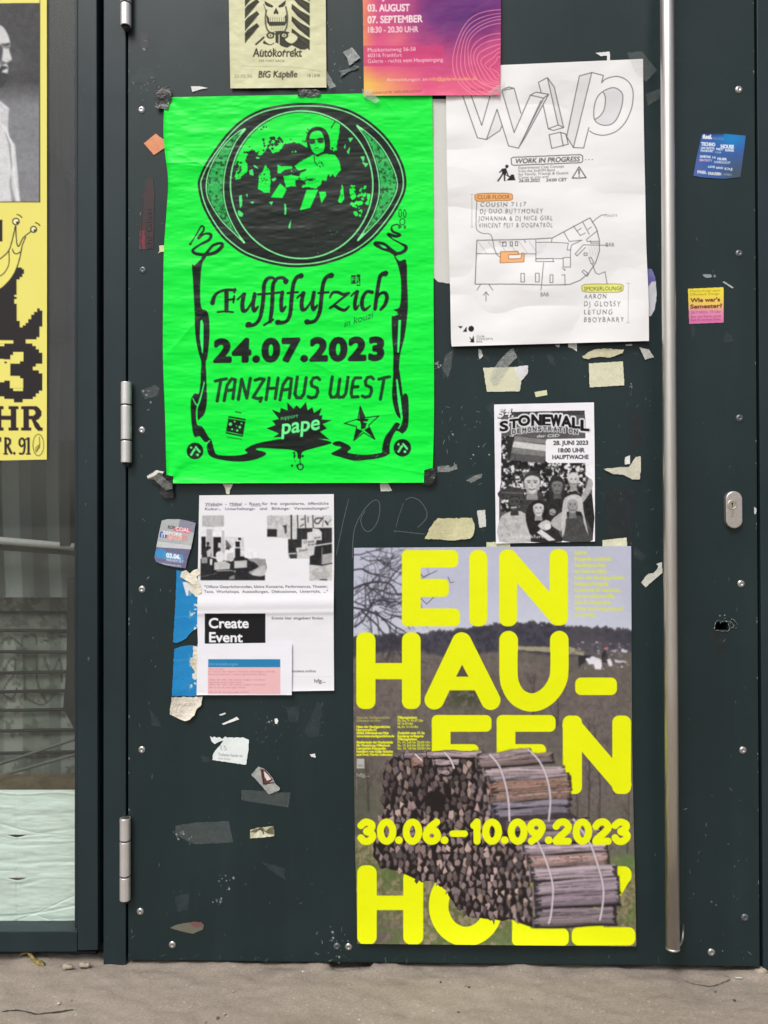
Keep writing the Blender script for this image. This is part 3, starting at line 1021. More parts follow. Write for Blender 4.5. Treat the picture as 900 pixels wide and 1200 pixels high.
for i in range(len(rows) - 1):
    ya, yb_ = rows[i], rows[i + 1]
    x_ = np.linspace(-200, 92, 150); yy_ = np.linspace(ya, yb_, 12)
    X, Yp = np.meshgrid(x_, yy_)
    vv = (Yp - ya) / (yb_ - ya)
    bow = (40 - X) * .02 * (1 if i > 4 else -.4)
    grid_mesh('slat', P(X, Yp + bow, .26 + .0 * X), sl_art.sample(X, Yp), np.ones((11, 149), bool), M_REFL, refl_slats)
    bm = bmesh.new(); add_tube(bm, [P(-200, ya + 240 * .02 * (1 if i > 4 else -.4), .238), P(92, ya - 52 * .02 * (1 if i > 4 else -.4), .252)], .0042, 8)
    bm_obj('slat_joint', bm, M_DARK, refl_slats)
bm = bmesh.new(); add_prism(bm, [(79, 678), (90, 678), (90, 860), (74, 830), (78, 780)], .15, .05)
tag(bm_obj('post', bm, M_DARK), 'black post standing inside the window near the right edge', 'post')
for k, (p0, p1) in enumerate((((-30, 918), (88, 884)), ((-30, 905), (88, 866)))):
    bm = bmesh.new(); add_tube(bm, [P(p0[0], p0[1], .17 + .02 * k), P(p1[0], p1[1], .17 + .02 * k)], .004, 10)
    tag(bm_obj('stick', bm, plain_mat('stick_wood', (.09, .10, .085), .7)), ['lower', 'upper'][k] + ' of the two thin slanted sticks inside the window above the mint paper', 'stick')
bm = bmesh.new()
add_prism(bm, [(-200, 919), (30, 915), (90, 915.5), (90, 926), (-200, 928)], .075, .05)
tag(bm_obj('folded_cloth', bm, plain_mat('brown_cloth', (.13, .10, .06), .9, 0, .2, 14, .6)), 'brown olive folded cloth lying behind the mint paper in the window', 'cloth')
bm = bmesh.new(); add_prism(bm, [(54, 168), (92, 218), (92, 226), (54, 178)], .1, .03)  # added bar imitates a dark diagonal in the reflected buildings
tag(bm_obj('reflection_bar', bm, M_DARK), 'dark slanted bar beside the yellow poster, imitating reflected buildings in the glass', 'reflection_bar')
bm = bmesh.new(); add_prism(bm, [(55, 172), (76, 200), (75, 400), (55, 400)], .14, .03)  # added panel imitates the dark reflection below that diagonal
tag(bm_obj('reflection_panel', bm, plain_mat('dark_panel_paint', (.03, .036, .03), .7)), 'dark narrow panel under the slanted bar, imitating reflected buildings in the glass', 'reflection_panel')
bm = bmesh.new(); add_prism(bm, [(70, 516), (82, 516), (82, 640), (70, 640)], .11, .03)
tag(bm_obj('dark_batten', bm, M_DARK), 'short dark batten behind the glass right of the yellow poster corner', 'batten')

# mint paper taped inside the pane
for k, (ya, yb_, lab) in enumerate(((925.5, 978, 'topmost of the three crinkled mint green paper strips at the window bottom'), (976.5, 1028.5, 'middle of the three crinkled mint green paper strips at the window bottom'), (1027, 1087, 'lowest crinkled mint green paper strip, resting on the window sill'))):
    nx, ny = 380, int((yb_ - ya) * 2.2)
    X, Yp = np.meshgrid(np.linspace(-190, 88.3, nx), np.linspace(0, 1, ny))
    Xn = fbm(ny, nx, 46, 4, 70 + k, 2.2); Xr = np.abs(fbm(ny, nx, 40, 4, 80 + k, 2.2) - .5); folds = np.zeros_like(Yp); gm_ = np.random.default_rng(300 + k)
    for _ in range(7):
        folds += gm_.uniform(-1, 1.4) * np.exp(-((Yp - gm_.random() - (X - 40) / 130. * gm_.normal(0, .35) - .03 * np.sin(X / gm_.uniform(12, 30))) / gm_.uniform(.012, .05)) ** 2) * np.clip((X - gm_.uniform(-190, 40)) / 20, 0, 1)
    vf = np.exp(-((X - 20) / 1.0) ** 2)
    gap = 4.6 * np.exp(-((X - 20) / 11.) ** 2)
    YY = ya + (yb_ - ya) * Yp + gap * (Yp < .15) * (1 - Yp / .15) * (k > 0) * 1.0
    d = .0372 + .0028 * Xn - .0050 * Xr + .0012 * folds + .001 * vf + .004
    A = np.zeros((ny, nx, 3)); A[:] = np.array([222, 236, 229]) / 255.
    A += ((fbm(ny, nx, 20, 3, 90 + k) - .5) * .03)[..., None]
    t = grid_mesh('mint_paper', P(X, YY, d + .0008 * (k % 2)), A, np.ones((ny - 1, nx - 1), bool), M_PAPER)
    tag(t, lab, 'paper sheet', 'mint paper strips behind the window pane')


# ------------------------------------------------------------------ posters
def flat(k=0.0):
    return lambda nx, ny: np.zeros((ny, nx)) + k


def wr_paper(amp_broad, amp_fine, cell, seed, asp=1.5, edge=0.0, fine_cell=9, fine_asp=4., bottom=0.0, crease=0.0):
    def f(nx, ny):
        d = amp_broad * fbm(ny, nx, cell, 3, seed, asp)
        if amp_fine: d = d + amp_fine * fbm(ny, nx, fine_cell, 3, seed + 1, fine_asp)
        if crease: d = d + crease * np.abs(fbm(ny, nx, cell * .8, 3, seed + 2, 1.3) - .5) * 2
        u = np.linspace(0, 1, nx)[None]; v = np.linspace(0, 1, ny)[:, None]
        if edge: d = d + edge * (np.exp(-u / .03) + np.exp(-(1 - u) / .03)) * fbm(ny, nx, ny / 5., 2, seed + 3)
        if bottom: d = d + bottom * np.exp(-(1 - v) / .02) * fbm(ny, nx, nx / 4., 2, seed + 4)
        return d
    return f


# ===== green concert poster
GRN, INK, LGT = (0, 242, 66), (20, 28, 23), (132, 250, 160)
A = Art(186, 102, 514, 572, GRN, 1.9)
A.tint(A.noise(60, 3, 3, 2.), (1, 243, 62), .5)
outer = [(231.7, 217), (234, 206), (241, 191), (253, 173), (267, 155), (282, 141), (297, 132), (313, 126), (335, 122), (357, 120.5), (380, 121.5), (398, 125), (415, 131), (433, 142), (449, 156), (461, 171), (470, 187),
         (475, 202), (476.2, 217), (473, 230), (463, 249), (450, 267), (435, 283), (415, 297), (390, 307), (368, 312), (345, 313.3), (327, 311.5), (308, 307), (287, 299), (272, 289), (258, 276), (245, 257), (236, 238)]
A.poly(outer, INK, 1, 4)
oc = np.array(outer); cen = np.array([354, 217.]); inn = cen + (oc - cen) * (1 - 3.6 / np.hypot(*(oc - cen).T))[:, None]
A.line(inn, 1.5, LGT, .95, 4, True)
# crescents
crL = [(287.5, 151), (276, 157), (261, 172), (249, 191), (242.5, 210), (242.5, 228), (249, 243), (260, 259), (273, 272), (286.5, 284.5), (277, 271), (268, 253), (263, 235), (262, 217), (264, 199), (269, 182), (277, 165)]
crR = [(418, 147), (432, 157), (446, 171), (457, 189), (464.5, 208), (465, 222), (458, 238), (447, 254), (434, 268), (419, 282), (429, 267), (438, 250), (443.5, 232), (444.5, 216), (442, 198), (436, 178), (428, 161)]
for cr in (crL, crR):
    m = A.mask_poly(smooth(cr, 4, True))
    nz = A.noise(2.6, 3, 12)
    A.tint(m, (30, 140, 66)); A.tint(m * (nz > .5), (46, 196, 92), .8); A.tint(m * (nz < .3), (20, 70, 36), .8)
    c0 = np.array(cr); cc = c0.mean(0)
    A.line(cr, 2.6, INK, 1, 4, True); A.line(cr, 1.4, LGT, .95, 4, True)
A.line([(280, 158), (287, 151.5)], [1, 2.6], LGT); A.line([(425, 153), (419, 147.8)], [1, 2.6], LGT)
A.line([(280, 276), (286, 284)], [1, 2.4], LGT); A.line([(427, 273), (420, 281)], [1, 2.4], LGT)
# round picture
t_ = np.linspace(0, 2 * np.pi, 80, endpoint=False)
circ = np.stack([353.5 + 83.5 * np.cos(t_), 216.5 + 86.5 * np.sin(t_)], 1)
A.poly(circ, (30, 38, 33)); A.line(circ, 1.7, LGT, .95, 0, True)
cm = A.mask_poly(np.array([353.5, 216.5]) + (circ - [353.5, 216.5]) * .978)
save = A.a.copy()
sky = [(273, 196), (276, 185), (281, 172), (287, 162), (295, 152), (306, 143), (320, 136), (338, 131.5), (355, 131), (375, 133), (390, 138), (398.5, 143), (397, 158), (394, 170), (395, 176), (391, 178), (386, 174), (384, 166), (362, 168), (359, 173), (356, 171), (350, 168), (343, 166.5),
       (335, 168), (331, 172), (327, 178), (320, 180), (316, 176), (312, 174), (308, 181), (303, 182), (298, 176), (292, 177), (289, 183), (287, 188), (290, 192), (290, 200), (285, 205), (280, 210), (276, 211), (275.5, 205), (280, 196), (279, 188)]
A.poly(ragged(sky, .9, 2, 2.), GRN)
A.line([(293, 152), (285, 160), (279, 171), (273, 190), (271, 215)], 2.4, (20, 50, 28), .8, 4)
g = np.random.default_rng(9)
def blobs(x0, y0, x1, y1, n, rmin, rmax, c, a=1., asp=1.):
    for _ in range(n):
        x, y = x0 + g.random() * (x1 - x0), y0 + g.random() * (y1 - y0)
        r = rmin + g.random() * (rmax - rmin)
        q = [(x + r * asp * math.cos(k * 1.05) * (.5 + g.random()), y + r * math.sin(k * 1.05) * (.5 + g.random())) for k in range(6)]
        A.poly(q, c, a)
blobs(308, 160, 328, 178, 34, .6, 2.2, INK); blobs(311, 163, 322, 172, 8, .6, 1.4, GRN)
blobs(325, 163, 345, 170, 12, .5, 1.4, INK); blobs(275, 188, 283, 208, 10, .6, 1.8, INK); blobs(296, 148, 312, 152, 4, .8, 2, INK)
blobs(286, 172, 306, 180, 8, .6, 1.6, INK); blobs(350, 165, 362, 174, 10, .5, 1.3, INK)
A.poly(ragged([(311, 193), (316, 200), (317, 210), (316, 226), (311, 226), (303, 222), (303, 206), (307, 202)], .8, 5, 2), GRN); blobs(305, 198, 317, 215, 10, .5, 1.3, INK, 1., .6)
for q in ([(297, 193), (302, 196), (303, 198), (298, 196)], [(300, 184), (304, 184.5), (304, 186), (300, 186)], [(292, 200), (296, 198), (297, 206), (293, 205)], [(318, 210), (323, 208), (324, 210), (320, 213)], [(333, 239), (335, 239), (335.5, 251), (333.5, 252)],
          [(339, 262), (341, 257), (340, 268), (338, 267)], [(315, 237), (320, 236), (318, 241)], [(293, 237), (298, 236), (296, 239)], [(280, 230), (283, 228), (284, 240), (281, 244)], [(279, 246), (285, 250), (284, 254), (277, 253)], [(288, 228), (290, 227), (290, 232)],
          [(341, 178), (344, 177), (343, 179)], [(346, 176), (348, 178), (345, 179)], [(408, 162), (414, 161), (410, 167)], [(403, 172), (405, 168), (404, 175)], [(406, 178), (410, 172), (409, 181)], [(422, 184), (427, 183), (426, 190)], [(424, 190), (432, 192), (428, 196)]):
    A.poly(ragged(q, .4, 4, 2), (70, 240, 120), .95)
# tree trunk at the right
A.poly(ragged([(392, 140), (397, 142), (397, 158), (394, 176), (388, 176), (390, 158)], .7, 6, 2), GRN); A.line([(388, 150), (393, 142)], 1.2, INK); blobs(386, 168, 397, 180, 10, .5, 1.4, INK)
# sitting figure with a guitar-like bundle, sun glasses
A.poly([(360, 170), (359, 160), (364, 151), (372, 148.5), (380, 151), (385, 158), (387, 170), (385, 178), (380, 182), (364, 176)], INK, 1, 3)
A.line([(360, 151), (364, 154)], 1., INK); A.line([(359, 155), (363, 157)], .8, INK)
A.poly([(362.5, 166), (364, 157), (369, 153.5), (375, 153.5), (378.5, 158), (380.5, 168), (379.5, 176), (375.5, 180), (369, 180.5), (365.5, 176)], GRN, 1, 4)
A.ell(365.4, 165.8, 4.2, 3.2, (30, 60, 30)); A.ell(375.6, 164.6, 3.8, 3.2, (30, 60, 30)); A.line([(359, 163.5), (380, 162.5)], .9, INK)
A.line([(369, 173.5), (373, 173)], 1.1, (20, 90, 40)); A.line([(370, 168), (369, 171), (371, 171)], .6, (10, 170, 60)); A.line([(366, 179), (371, 182), (378, 179)], 2.2, INK, 1, 4)
shirt = [(344.8, 194.5), (353.5, 188.7), (362, 184), (368, 181), (372, 184), (381, 180.5), (392.5, 181.5), (398, 189), (399.7, 199), (396, 203), (392.5, 208), (390, 204), (386.7, 207.5), (385, 204), (382, 212), (378, 211), (375, 217.6), (369, 221), (362, 219), (353.5, 220), (358, 213), (349, 210), (352, 203)]
A.poly(ragged(shirt, .6, 8, 2), GRN)
A.line([(368, 182), (369, 190), (372, 194)], 1., INK, .9); A.line([(377, 190), (379, 195)], .8, INK, .8); blobs(366, 188, 380, 196, 6, .4, .9, INK, .9)
A.poly(ragged([(325, 193), (331, 195), (342, 194.5), (342.6, 197.3), (334, 199), (329, 203), (325.3, 203)], .4, 3, 2), GRN)
A.line([(332, 202), (343, 203), (352, 201), (358, 199)], [2.5, 2, 3.2, 2], INK, 1, 4); blobs(341, 199, 347, 206, 5, .4, .9, GRN)
A.poly(ragged([(331.8, 206), (342, 204.6), (350.6, 206.7), (356.4, 207.5), (355, 209.6), (346.2, 211), (347, 219), (341, 218), (334.7, 220.5), (334, 214.7)], .5, 9, 2), GRN)
A.poly([(328.2, 214.7), (336, 222), (331, 232), (317.3, 231.3)], GRN)
blobs(349, 208, 366, 219, 9, .5, 1.5, INK, 1, 1.6); A.line([(352, 214), (362, 210), (369, 210)], 1.2, INK, 1, 3)
A.poly([(359.2, 222.6), (373, 222.2), (363.6, 243.6), (351.3, 246.5)], GRN); A.poly([(373.7, 224.8), (381.6, 224.8), (382.4, 229), (376.6, 238.5)], GRN)
A.poly(ragged([(400.4, 216), (402, 218), (403.3, 233.5), (400, 238), (396, 236), (399, 228)], .6, 10, 2), GRN); blobs(396, 224, 404, 236, 4, .4, 1, INK)
blobs(410, 218, 434, 240, 26, 1, 3.6, GRN); blobs(413, 238, 426, 253, 12, .8, 3, GRN); blobs(410, 220, 434, 252, 22, .5, 1.5, INK)
A.a = save * (1 - cm[..., None]) + A.a * cm[..., None]
# ribbons
for pts in ([(225, 310), (228, 311), (236, 303), (240, 298), (243, 296), (237, 309), (235, 325), (234.5, 345), (236, 361), (242, 364), (245, 373), (245.5, 395), (243, 418), (241, 425), (241, 440), (236, 440), (236, 425), (233, 414), (230, 400), (228.5, 385), (228, 365), (227, 345), (226, 325)],
            [(236, 430), (241, 430), (242, 450), (242.5, 470), (240, 484), (235, 490), (232, 492), (231.5, 480), (234, 470), (230, 478), (230.5, 497), (237, 500), (243, 510), (246.5, 516), (240, 518), (234, 511), (228, 512), (225, 500), (223.5, 480), (224, 468), (228, 461), (233, 461), (235, 448)],
            [(243, 520), (247, 514), (251, 527), (255, 533), (275, 534), (290, 531), (287, 527), (300, 520), (325, 515), (350, 512), (372, 514), (388, 518), (384, 521), (365, 526), (354, 530), (353, 537), (349, 537), (348, 530), (340, 527), (325, 526), (305, 525), (300, 527), (311, 530), (310, 534), (297, 539), (280, 541), (260, 539), (247, 535), (243, 528)],
            [(390, 519), (398, 517), (409, 522), (411, 526), (407, 530), (415, 532), (430, 533), (445, 531), (452, 529), (457, 531), (448, 536), (430, 539), (415, 540), (400, 536), (388, 532), (396, 527), (400, 524), (392, 522)],
            [(461, 298), (468, 306), (476, 305), (477, 330), (478, 355), (477, 372), (474, 395), (469, 415), (467.5, 432), (467.5, 440), (461, 440), (461, 415), (459.5, 395), (459, 372), (461, 370), (466, 366), (461, 363), (468, 360), (470, 345), (469.5, 325), (466, 310)],
            [(462, 430), (467, 430), (470, 448), (472, 463), (474, 461), (478, 464), (479, 480), (478, 500), (472, 508), (468, 506), (463, 506), (457, 520), (456, 532), (448, 532), (450, 515), (458, 503), (464, 495), (470, 497), (472, 490), (468, 490), (463, 482), (459.5, 465), (460, 450)]):
    A.poly(pts, INK, 1, 3)
for pts in ([(235, 376), (237, 374.5), (238.5, 380), (238.5, 400), (238, 414), (236.5, 413), (234, 395)], [(239, 446), (240, 449), (235, 470), (231.5, 478), (231, 476), (236, 460)], [(467, 375), (470, 375), (469, 395), (467.5, 413), (465.5, 413), (466, 395)], [(464, 444), (466, 445), (470, 470), (472, 490), (470, 492), (466, 470)]):
    A.poly(pts, (40, 252, 100))
for pts in ([(241, 521), (246, 516)], [(226, 467), (229, 473), (231, 475)], [(466, 368), (461, 370)], [(470, 497), (467, 502)]):
    A.line(pts, 1.3, (40, 252, 100))
A.line([(223, 286), (230, 275), (236, 265), (239, 269), (232.5, 279), (240, 274), (247, 275), (245, 281), (234, 287), (226, 293), (229, 297), (240, 298.5), (252, 296), (260, 289), (259, 285), (250, 287.5), (244, 294), (238, 303)], [1.4, 1.4, 2, 2.2, 3.4, 2, 3.6, 3.4, 2.4, 3.2, 3.6, 3.6, 4.2, 4.4, 3, 3.4, 3.4, 4.4], INK, 1, 5)
A.ell(223, 286, 1.6, 1.4, INK)
A.line([(464, 298), (457, 294), (448, 291), (440, 286.5), (441, 284.5), (450, 286), (459, 293), (466, 297), (474, 294), (475.5, 289), (469, 285), (460, 280), (455, 274.5), (464, 277), (469, 275), (460, 271), (459.5, 265), (466, 263), (470, 266)], [4.4, 4, 4, 4, 3.4, 3.6, 3.4, 3.6, 4.2, 4, 2, 1.4, 3.6, 3.4, 2.2, 3, 1.4, 1.2, 1.2], INK, 1, 5)
A.ell(450, 289.5, 3.4, 1.2, (40, 252, 100), 1, .4)
for (x, y, rx, ry) in ((469, 250, 2, 5), (474.3, 250.5, 2, 5), (471.5, 260, 3.4, 4.2), (468, 266, 1.3, 2), (474.5, 266, 1.3, 2)):
    A.ell(x, y, rx, ry, INK); A.ell(x, y, rx - .9, ry - .9, GRN)
# round seals
for (x, y, r) in ((228.5, 528.5, 9.8), (471.5, 524.8, 10.3)):
    A.ell(x, y, r, r, INK)
    A.line([(x - 4.5, y + 4.5), (x - .5, y - 2)], 2.6, (90, 240, 130)); A.line([(x + 1, y - 4.5), (x + 5.5, y + 1)], 2.6, (90, 240, 130)); A.ell(x + 3, y + 4.5, 1.6, 1.6, (90, 240, 130)); A.ell(x - 4.5, y - 4, 1.4, 1.4, (90, 240, 130))
# star burst, support line
A.poly([(318.5, 480), (328, 483.5), (329, 478), (337, 481), (336.5, 471.5), (344, 479), (347.5, 475), (352, 479), (358.5, 471), (360.5, 481), (366, 477), (368, 484), (377, 478), (374, 487), (378, 486.5), (377, 491.5), (389, 492.5), (378, 497), (383, 502), (375, 506), (386, 515), (370, 514), (350, 518), (328, 516), (333, 512), (320, 512.5), (327, 508), (312.5, 502), (323, 498), (319, 493), (327, 491)], INK)
A.text('support', 328.5, 349, 492, 4.6, (90, 245, 130), .0, .1, -.14)
A.text('pape', 330.5, 374, 508.6, 17, (110, 250, 150), .022, .06, -.13)
# little sheet and star
q = [(268, 487.5), (288, 491), (284.5, 512), (264.5, 508)]
A.poly(q, INK); A.line([(268.5, 490), (287, 493.2)], 1, GRN); A.line([(265.5, 506), (284, 509.8)], 1, GRN); A.line([(276, 482.5), (282.5, 484)], 1, INK); A.line([(266, 512), (283, 515)], .8, INK, .7)
for (x, y, r) in ((270, 497, 2.), (275, 494, 1), (281, 500.5, 1.6), (272, 503, 1.1), (278, 504.5, 1.2), (283, 496, 1.1), (277, 499, .8)): A.ell(x, y, r, r, (70, 240, 110))
st = [(422, 476), (428, 489.5), (444, 487.5), (432, 498.5), (439.5, 515), (426, 507), (414.5, 516.5), (418, 500), (403.5, 496), (419.5, 491)]
A.line(st, 1.1, INK, 1, 0, True)
A.poly([(422, 476), (428, 489.5), (424, 500), (421, 491)], INK); A.poly([(418, 502), (425, 505), (414.5, 516.5)], INK); A.poly([(427, 504), (433, 500), (439.5, 515)], INK); A.poly([(418, 491), (432, 491), (430, 494), (419, 493)], INK); A.poly([(423, 494), (430, 496), (428, 502), (423, 503)], INK)
for k in range(12): A.ell(349 + g.normal(0, 3.4), 542 + g.normal(0, 5), 1.2, 1.5, INK, .9)
A.ell(352, 547, 4, 4.2, INK); A.ell(352, 547, 2.6, 2.8, (40, 230, 90)); A.line([(351, 530), (352, 545)], 1, INK); A.ell(346.5, 538, 1.3, 2.6, GRN)
# lettering: band name
BL = INK
W = 4.4
def st_(p, w): A.line(p, w, BL, 1, 5)
st_([(249, 355), (251.5, 347), (257, 342), (265, 339.8), (275.5, 340)], [5.5, 4, 3, 3.4, 3.6]); st_([(265.3, 341), (265.5, 352), (265.3, 364)], [5, 5.2, 5]); st_([(255, 365.8), (264, 365), (273, 365.8)], 2.2); st_([(266, 351.7), (274, 350.5)], 2.4); st_([(274.5, 347), (273.5, 354.5)], 2.4); st_([(275.5, 338), (274.5, 343)], 2)
def u_(x, y):
    st_([(x - 4, y + 6), (x, y + 2), (x + 4, y)], [2, 2.4, 4.4]); st_([(x + 3.5, y), (x + 1.5, y + 11), (x + 2.5, y + 19), (x + 7, y + 18), (x + 13.5, y + 8)], [4.6, 4.8, 5.2, 3, 2]); st_([(x + 16, y - .5), (x + 14, y + 12), (x + 15.5, y + 19), (x + 20, y + 14)], [4.6, 4.6, 4.8, 2])
u_(282.5, 345); u_(352, 343.5)
st_([(309, 345), (309.5, 334), (313, 327), (319, 325.5), (324, 329)], [4.6, 4.6, 4.4, 3.6, 2.4]); st_([(309, 345), (307, 362), (304, 374), (298, 380.5), (290, 381.5)], [4.8, 4.8, 4.2, 4, 5]); A.ell(291.5, 380, 3.6, 3, BL)
st_([(319.5, 345), (320, 334), (324, 327), (331, 325.5), (336, 329)], [4.6, 4.6, 4, 4, 4.6]); A.ell(334.8, 329.8, 3, 3.4, BL); st_([(319.5, 344), (318.5, 362), (316.5, 377)], [4.8, 4.8, 4]); st_([(309.5, 381), (320, 374.5)], 2.6)
st_([(302.5, 345), (316, 344), (330, 342.5)], 2.6); st_([(331, 342.5), (329.5, 354), (330.5, 364), (335, 359)], [4.4, 4.6, 4.8, 2])
st_([(353, 323), (347, 326), (343.5, 335), (341.5, 352), (340, 368), (335, 377), (325, 378.5)], [6, 4.6, 4.6, 4.8, 4.6, 4, 5]); A.ell(326, 377.5, 3.6, 2.8, BL); A.ell(352.5, 323.5, 3, 3.2, BL); st_([(337, 343.5), (349, 342.5)], 2.6)
st_([(388.5, 322.5), (382, 325.5), (378.5, 334), (376.5, 350), (374.5, 366), (369, 376), (359.5, 378)], [6, 4.6, 4.6, 4.8, 4.6, 4, 5]); A.ell(360, 377, 3.6, 2.8, BL); A.ell(388, 323, 3, 3.2, BL); st_([(373, 343.5), (385, 342.5)], 2.6)
st_([(386.5, 349), (390, 343), (396, 342.5), (402, 345), (409, 343.5)], [2, 3.4, 3.8, 3.8, 3]); st_([(408, 344.5), (398, 352), (387, 361)], [2.4, 2.6, 2.4]); st_([(386.5, 361), (392, 358.5), (398, 362), (404, 363.5), (409, 359)], [2.6, 3.8, 4, 3.8, 2.2])
st_([(411.5, 347), (415, 343.5), (419, 342)], [2, 2.4, 4]); st_([(418.5, 342), (416, 354), (416.5, 362), (420.5, 358)], [4.4, 4.4, 4.4, 1.8])
st_([(436, 342.5), (430, 342), (425.5, 348), (424, 357), (427, 363), (434, 358.5)], [4.4, 3.6, 4.4, 4.8, 4.2, 1.8])
st_([(452, 320), (446, 323), (443.5, 333), (441, 350), (439.5, 362)], [6, 4.6, 4.4, 4.6, 4.4]); A.ell(451.5, 320.8, 3, 3.2, BL); st_([(440.5, 352), (446, 344), (451.5, 343.5), (453.5, 349), (451, 357), (446, 363)], [2, 3, 4.4, 4.6, 4.4, 3])
A.rect(411.5, 322.5, 417, 332.5, INK, .9); A.rect(418, 321.5, 422, 335, INK, .9); A.text('FR', 412, 421.5, 330.5, 5.5, GRN, .02); A.ell(420, 332.5, 1.4, 1.6, GRN)
A.text('in kouzi', 403.5, 436.5, 383.5, 8, (14, 96, 40), -.01, .12, -.33)
# date
A.text('24.07.2023', 252, 448, 423.4, 24.4, (19, 28, 23), .062, .03, -.013, sp=1.12)
# place
TW = 3.8
def L_(p, x, w, y): A.line([(x + px_ * w + (1 - py_) * 3.4, y - (1 - py_) * 0 + (py_ - 1) * 23.5) for px_, py_ in p], TW, (12, 66, 28))
def place(ch, x, w, y):
    S = {'T': [[(-.1, .12), (1.1, 0.0)], [(.5, .05), (.42, 1.12)]], 'A': [[(0, 1.1), (.08, .35), (.5, 0), (.95, .05), (1, 1)], [(.05, .62), (1, .55)]], 'N': [[(0, 1.05), (.05, .05)], [(.05, .05), (.9, .95)], [(.92, .98), (1, 0)]],
         'Z': [[(0, .1), (.5, .02), (1, .06), (.05, .95), (.6, 1.02), (1, .98), (.9, 1.15)]], 'H': [[(0, 0), (0, 1.08)], [(1, 0), (1, 1.02)], [(0, .52), (1, .5)]], 'U': [[(0, -.03), (0, .8), (.25, 1), (.75, 1), (1, .8), (1, 0)]],
         'S': [[(1, .1), (.7, 0), (.25, .03), (.05, .22), (.2, .42), (.85, .52), (1, .72), (.85, .96), (.3, 1.02), (-.05, .95)]], 'W': [[(0, -.02), (0, .8), (.12, 1), (.4, .98), (.5, .8), (.5, .1)], [(.5, .8), (.6, 1), (.88, .98), (1, .8), (1, 0)]],
         'E': [[(1, .04), (.3, .04), (.05, .2), (.05, .82), (.25, 1), (1, .98)], [(.05, .5), (.8, .48)]]}
    for p in S[ch]: L_(p, x, w, y)
for ch, x0, x1 in (('T', 250.5, 261), ('A', 263, 273), ('N', 279.5, 290), ('Z', 296, 306.5), ('H', 312, 322.5), ('A', 328.5, 339), ('U', 345, 355.5), ('S', 361.5, 371.5), ('W', 386, 404.5), ('E', 410.5, 419.5), ('S', 425, 434.5), ('T', 442, 452)):
    place(ch, x0, x1 - x0, 467.3 - (x0 - 250) * .012)
# print wear: specks missing in the black
for _ in range(170):
    k = g.integers(0, 5)
    x, y = [(g.uniform(461, 478), g.uniform(300, 430)), (g.uniform(445, 478), g.uniform(440, 535)), (g.uniform(360, 470), g.uniform(270, 310)), (g.uniform(390, 455), g.uniform(516, 540)), (g.uniform(225, 250), g.uniform(300, 540))][k]
    A.ell(x, y, .3 + .5 * g.random(), .3 + .5 * g.random(), (70, 205, 110), .65)
greenart = A


def wr_green(nx, ny):
    u = np.linspace(0, 1, nx)[None]; v = np.linspace(0, 1, ny)[:, None]
    d = .0035 * fbm(ny, nx, 130, 2, 21, 1.6) + .0019 * fbm(ny, nx, 17, 3, 22, 3.2) + .0034 * fbm(ny, nx, 46, 2, 23, 2.2) * fbm(ny, nx, 160, 2, 26)
    gfold = np.random.default_rng(28)
    for _ in range(9):
        cu, cv, th, ln_ = gfold.random(), gfold.random() ** 1.6, gfold.normal(0, .5), gfold.uniform(.08, .22)
        a_ = (u - cu) * math.cos(th) + (v - cv) * 1.4 * math.sin(th); b_ = -(u - cu) * math.sin(th) + (v - cv) * 1.4 * math.cos(th)
        d = d + .0016 * np.exp(-(a_ / ln_) ** 2) * np.exp(-np.abs(b_) / .014)
    # taped corners pull diagonal folds
    for (cu, cv, s) in ((0, 0, 1), (0, 1, 1), (1, 1, 1)):
        r = np.hypot(u - cu, (v - cv) * 1.4); an = np.arctan2(np.abs(v - cv) * 1.4, np.abs(u - cu) + 1e-6)
        d = d + .0022 * np.exp(-r / .22) * (np.sin(an * 7 + 1.) * .5 + .5)
    d = d + .003 * np.exp(-u / .012) * fbm(ny, nx, ny / 6., 2, 25) + .006 * np.exp(-(1 - v) / .02) * (.3 + fbm(ny, nx, nx / 3., 2, 27))
    return d


tl = sheet('concert_poster', greenart, [(193, 114), (191.5, 150), (193, 176), (197, 212), (195, 250), (192, 295), (191.2, 350), (191, 420), (193.5, 490), (194.5, 535), (195.5, 566.5)],
           [(506.5, 108), (507.5, 200), (508, 330), (508.6, 480), (507, 550), (506.5, 565.5)], .002, wr_green, M_NEON, 1.6,
           notch=lambda x, y: ~((x < 203) & (y > 556 + (x - 194) * .25)) & ~((x > 497) & (y > 551)) & ~((x < 200.5 - (y - 114) * .55) & (y < 128)))
tag(tl, 'large neon green concert poster with black eye shaped picture and date 24.07.2023', 'poster')

# ===== white map poster with outlined letters
PAP, LN = (237, 237, 238), (88, 88, 90)
A = Art(520, 64, 764, 410, PAP, 2.0)
def ln(p, w=.95, a=1., sm=0, cl=False): A.line(p, w, LN, a, sm, cl)
SH = (224, 224, 226)
A.poly([(570, 163.5), (586, 153), (588.5, 147), (582.5, 128)], SH); A.poly([(643, 110.5), (637, 115), (607.5, 173.7), (616, 160)], SH); A.poly([(641.5, 91), (649.5, 102), (660.5, 149.5), (654, 146.5)], SH); A.poly([(679, 89), (693.5, 85), (672, 173), (664, 160)], SH)
A.poly([(588, 106), (596, 102), (602.5, 103.5)], SH); A.poly([(716, 103), (725, 105), (730, 113), (727, 130), (720, 143), (710, 147), (697, 140), (704, 135), (709, 122), (708, 108)], (219, 219, 223), 1, 3); A.poly([(602.5, 103.5), (610.5, 133), (602, 155), (588, 106)], (228, 228, 230))
